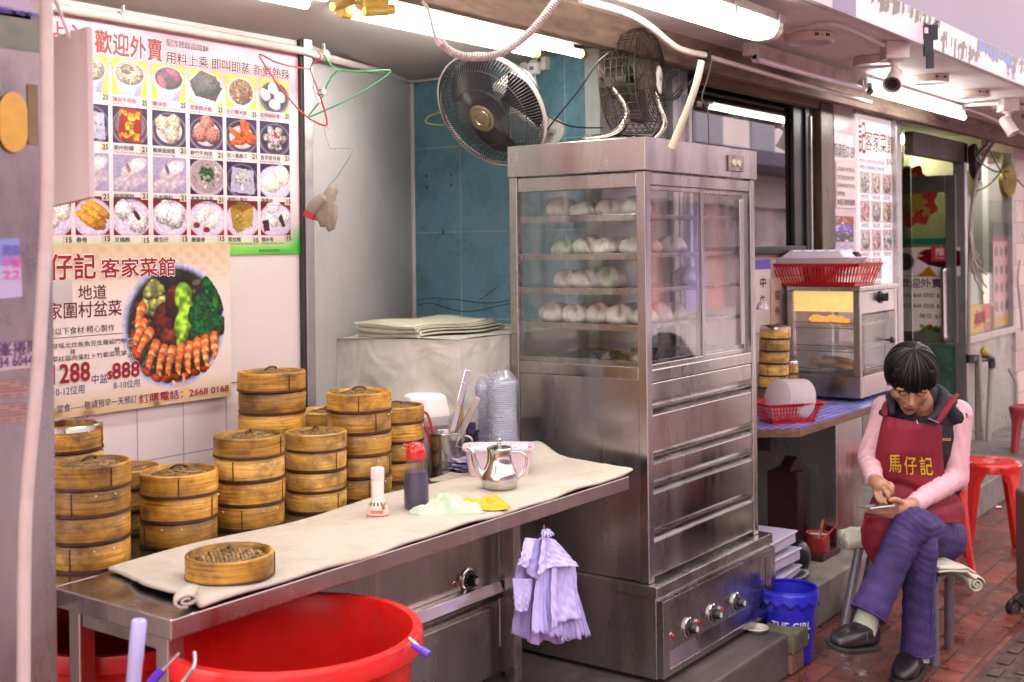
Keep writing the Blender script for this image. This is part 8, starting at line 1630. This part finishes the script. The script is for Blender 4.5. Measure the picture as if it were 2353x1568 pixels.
# ================================================================ pillar at the left with its stickers, hanging board
YL = 1.90; lp_ = thing('steel_pillar', 'dented stainless steel pillar covered in stickers at the left edge', 'pillar', (.9, YL, 0))
r0 = at(119, 300, Y=YL).x
MB().box(.35, r0, YL, YL + .04, 0, 2.36).build('pillar_face', M('dented_steel', (.38, .34, .35), .30, .92, var=.2, vs=4, rvar=.14, bump=.35, bs=4, bd=.01, stretch=(1.5, 1.5, .6), dirt=(.20, .16, .14), dscale=6, damt=.5), lp_, smooth=0, bevel=.003)
def lq_(u, v, off=.001): return at(u, v, Y=YL - off)
def stk(u0, v0, u1, v1, c, nm, tilt=0):
    a = lq_(u0, v1); b = lq_(u1, v0); return picture(nm, c, (a.x, YL - .0012, a.z), Vector((1, 0, tilt)), Vector((-tilt, 0, 1)), b.x - a.x, b.z - a.z, lp_, .4)
def text_stk(s_, u, v, h, mat, w): a = lq_(u, v, .0022); text_mesh(s_, h, (a.x, YL - .0020, a.z), Xv, Zv, mat, lp_, 'sticker_text', bold=.02, width=w)
BLM = M('sticker_blue_ink', (.16, .14, .52), .5, var=0); PKM = M('sticker_pink_ink', (.75, .12, .40), .5, var=0)
c = Can(20, 20, (.80, .75, .84)); stk(-30, -20, 70, 30, c, 'sticker'); text_stk('電話預訂 9623 7842', -20, 24, .012, BLM, .085)
c = Can(20, 20, (.52, .58, .54)); c.put(c.noise(4, 1), (.62, .62, .56)); stk(-30, 34, 92, 105, c, 'green_sticker')
c = Can(20, 40, (.78, .76, .88)); c.rect(0, 1, .55, 1, (.62, .66, .88)); stk(-30, 552, 50, 690, c, 'sticker', .05)
for i, (s_, m_) in enumerate((('開鎖', BLM), ('半價', PKM), ('22', PKM))): text_stk(s_, 5, 585 + 28 * i, .020, m_, .032)
c = Can(20, 20, (.80, .74, .78)); stk(-30, 785, 74, 855, c, 'sticker'); text_stk('峯捲閘', -4, 818, .026, M('sticker_plum_ink', (.10, .04, .14), .5, var=0), .075); text_stk('34 6044', -4, 845, .024, _mats['sticker_plum_ink'], .062)
for v0, v1 in ((868, 918), (922, 975)): c = Can(20, 20, (.70, .58, .56)); c.put((np.sin(c.y * 40) > .5).astype(float) * (c.noise(9, 2) > .4), (.5, .36, .36)); stk(-20, v0, 62 - (v0 - 868) * .05, v1, c, 'worn_sticker', -.04)
a = lq_(28, 282); MB().prism([a + Vector((.026 * (math.cos(t) if abs(math.cos(t)) else 0), -.002, .034 * math.copysign(min(1, abs(math.sin(t))), math.sin(t)) + .018 * math.copysign(1, math.sin(t)))) for t in [2 * PI * (k + .5) / 28 for k in range(28)]], (0, -.004, 0)).build('amber_disc', M('amber_plastic', (.70, .40, .08), .3, var=.12, vs=30), lp_, smooth=0, bevel=.002)
a = lq_(64, 332); b = lq_(86, 196); MB().box(a.x, b.x, YL - .0025, YL - .0006, a.z, b.z).build('brown_tape', M('brown_tape', (.22, .15, .08), .4, var=.2, vs=30), lp_, smooth=0)
MB().tube([at(u, v, D=1.93) for u, v in ((106, -30), (107, 200), (109, 480), (100, 640), (84, 900), (62, 1110), (55, 1260), (54, 1660))], .0108, 12, smooth=3).build('conduit', M('pinkish_conduit', (.60, .51, .48), .45, var=.08, vs=15, dirt=(.4, .3, .27), dscale=20, damt=.4), label='pale conduit bending down the front of the steel pillar', cat='pipe')
XB = 1.30; a, b = at(213, 62, X=XB), at(118, 92, X=XB); a2, b2 = at(219, 455, X=XB), at(122, 478, X=XB)
hb3 = MB().prism([a, b, b2, a2], (-.012, 0, 0)).build('hanging_board', M('pinkish_white_board', (.66, .55, .54), .5, var=.03, vs=3, dirt=(.5, .4, .4), dscale=6, damt=.2), smooth=0, bevel=.002, label='blank pinkish white board hung edge-on beside the steel pillar', cat='board')
MB().quad(at(150, 166, X=XB + .0006), at(207, 160, X=XB + .0006), at(207, 150, X=XB + .0006), at(150, 158, X=XB + .0006)).build('tape_strip', M('white_tape', (.80, .72, .72), .4), hb3, smooth=0)
MB().tube([at(124, -10, D=2.14), at(160, 88, D=2.17)], .0035, 6).build('ribbon', M('white_ribbon', (.75, .66, .70), .6), hb3)
# ================================================================ buns in the steel cabinet
BUN = M('steamed_dough', (.90, .85, .79), .6, var=.04, vs=20, sss=.15)
def bun(seed):
    rs = np.random.RandomState(seed); ph = rs.rand(6) * 6
    def f(s, t):
        a = 2 * PI * s; el = -PI / 2 + PI * (1 - t) if False else PI * t; r = math.sin(el) ** .8; z = -math.cos(el)
        fold = 1 + .17 * math.sin(3 * a + ph[0] + 2 * t) * max(0, t - .2) + .14 * math.sin(7 * a + ph[1] - 4 * t) * max(0, t - .25) + .08 * math.sin(11 * a + ph[2] + 6 * t) + .04 * math.sin(19 * a - 11 * t)
        cz_ = (1 - abs(math.sin(1.5 * a + ph[4]))) ** 2.5 * max(0, t - .3); fold -= .7 * cz_; z -= 1.6 * cz_
        tip = .6 * max(0, t - .55) * abs(math.sin(1.5 * a + ph[3])) ** .5 - .5 * max(0, t - .9)
        return Vector((math.cos(a) * r * fold * .052, math.sin(a) * r * fold * .050, .021 + max(-.021, z * .027) + tip * .045))
    return MB().grid(f, 32, 16).build('steamed_bun', BUN, smooth=70, sub=1)
bp_ = [bun(i) for i in range(4)]; used = [False] * 4
ordn = ['first', 'second', 'third', 'fourth', 'fifth', 'sixth', 'seventh', 'eighth', 'ninth', 'tenth', 'eleventh', 'twelfth', 'thirteenth', 'fourteenth']
lay = {4: [(3.50, 2.355), (3.47, 2.25), (3.50, 2.155), (3.48, 2.05), (3.60, 2.30), (3.60, 2.20), (3.59, 2.08)],
       3: [(3.50, 2.345), (3.49, 2.25), (3.47, 2.16), (3.50, 2.07), (3.60, 2.29), (3.61, 2.18), (3.60, 2.07), (3.72, 2.04)],
       2: [(3.50, 2.335), (3.48, 2.25), (3.52, 2.17), (3.60, 2.28), (3.85, 2.05)],
       1: [(3.47, 2.37), (3.46, 2.28), (3.48, 2.19), (3.46, 2.10), (3.48, 2.02), (3.58, 2.32), (3.57, 2.22), (3.58, 2.12), (3.59, 2.03), (3.72, 2.04)]}
for sh_, pts in lay.items():
    for k, (x, y) in enumerate(pts):
        i = (sh_ * 3 + k) % 4; o = dup(bp_[i]) if used[i] else bp_[i]; used[i] = True
        o.location = (x, y, SHZ[sh_] + .001); s_ = .92 + .22 * hsh(x, y); o.rotation_euler = (0, 0, hsh(x * 9, y) * 6); o.scale = (s_, s_, s_ * (1.0 + .25 * hsh(y)))
        row = 'front row' if x < 3.55 else 'second row'; kk = k if x < 3.55 else k - sum(1 for p in pts if p[0] < 3.55)
        tag(o, '%s white bun from the left in the %s on the %s shelf' % (ordn[kk], row, {4: 'top', 3: 'second', 2: 'third', 1: 'fourth'}[sh_]), 'bun', 'steamed buns in the steel cabinet')
for k, (x, y) in enumerate(((3.47, 2.16), (3.47, 2.04), (3.62, 2.10))):
    o = thing('foil_dish', '%s foil dish on the cabinet floor under the buns' % ('left', 'middle', 'rear')[k], 'dish', (x, y, SHZ[0]))
    MB().lathe([(0, .001), (.035, .001), (.050, .022), (.053, .023), (.037, .005), (0, .004)], (x, y, SHZ[0]), n=30).build('dish', M('foil', (.7, .68, .68), .22, 1, bump=.6, bs=60), o)
    MB().lathe([(0, .018), (.02, .017), (.044, .014), (.044, .012), (0, .012)], (x, y, SHZ[0]), n=20).build('filling', M('reddish_filling', (.34, .20, .16), .5, var=.5, vs=60, bump=.6), o)
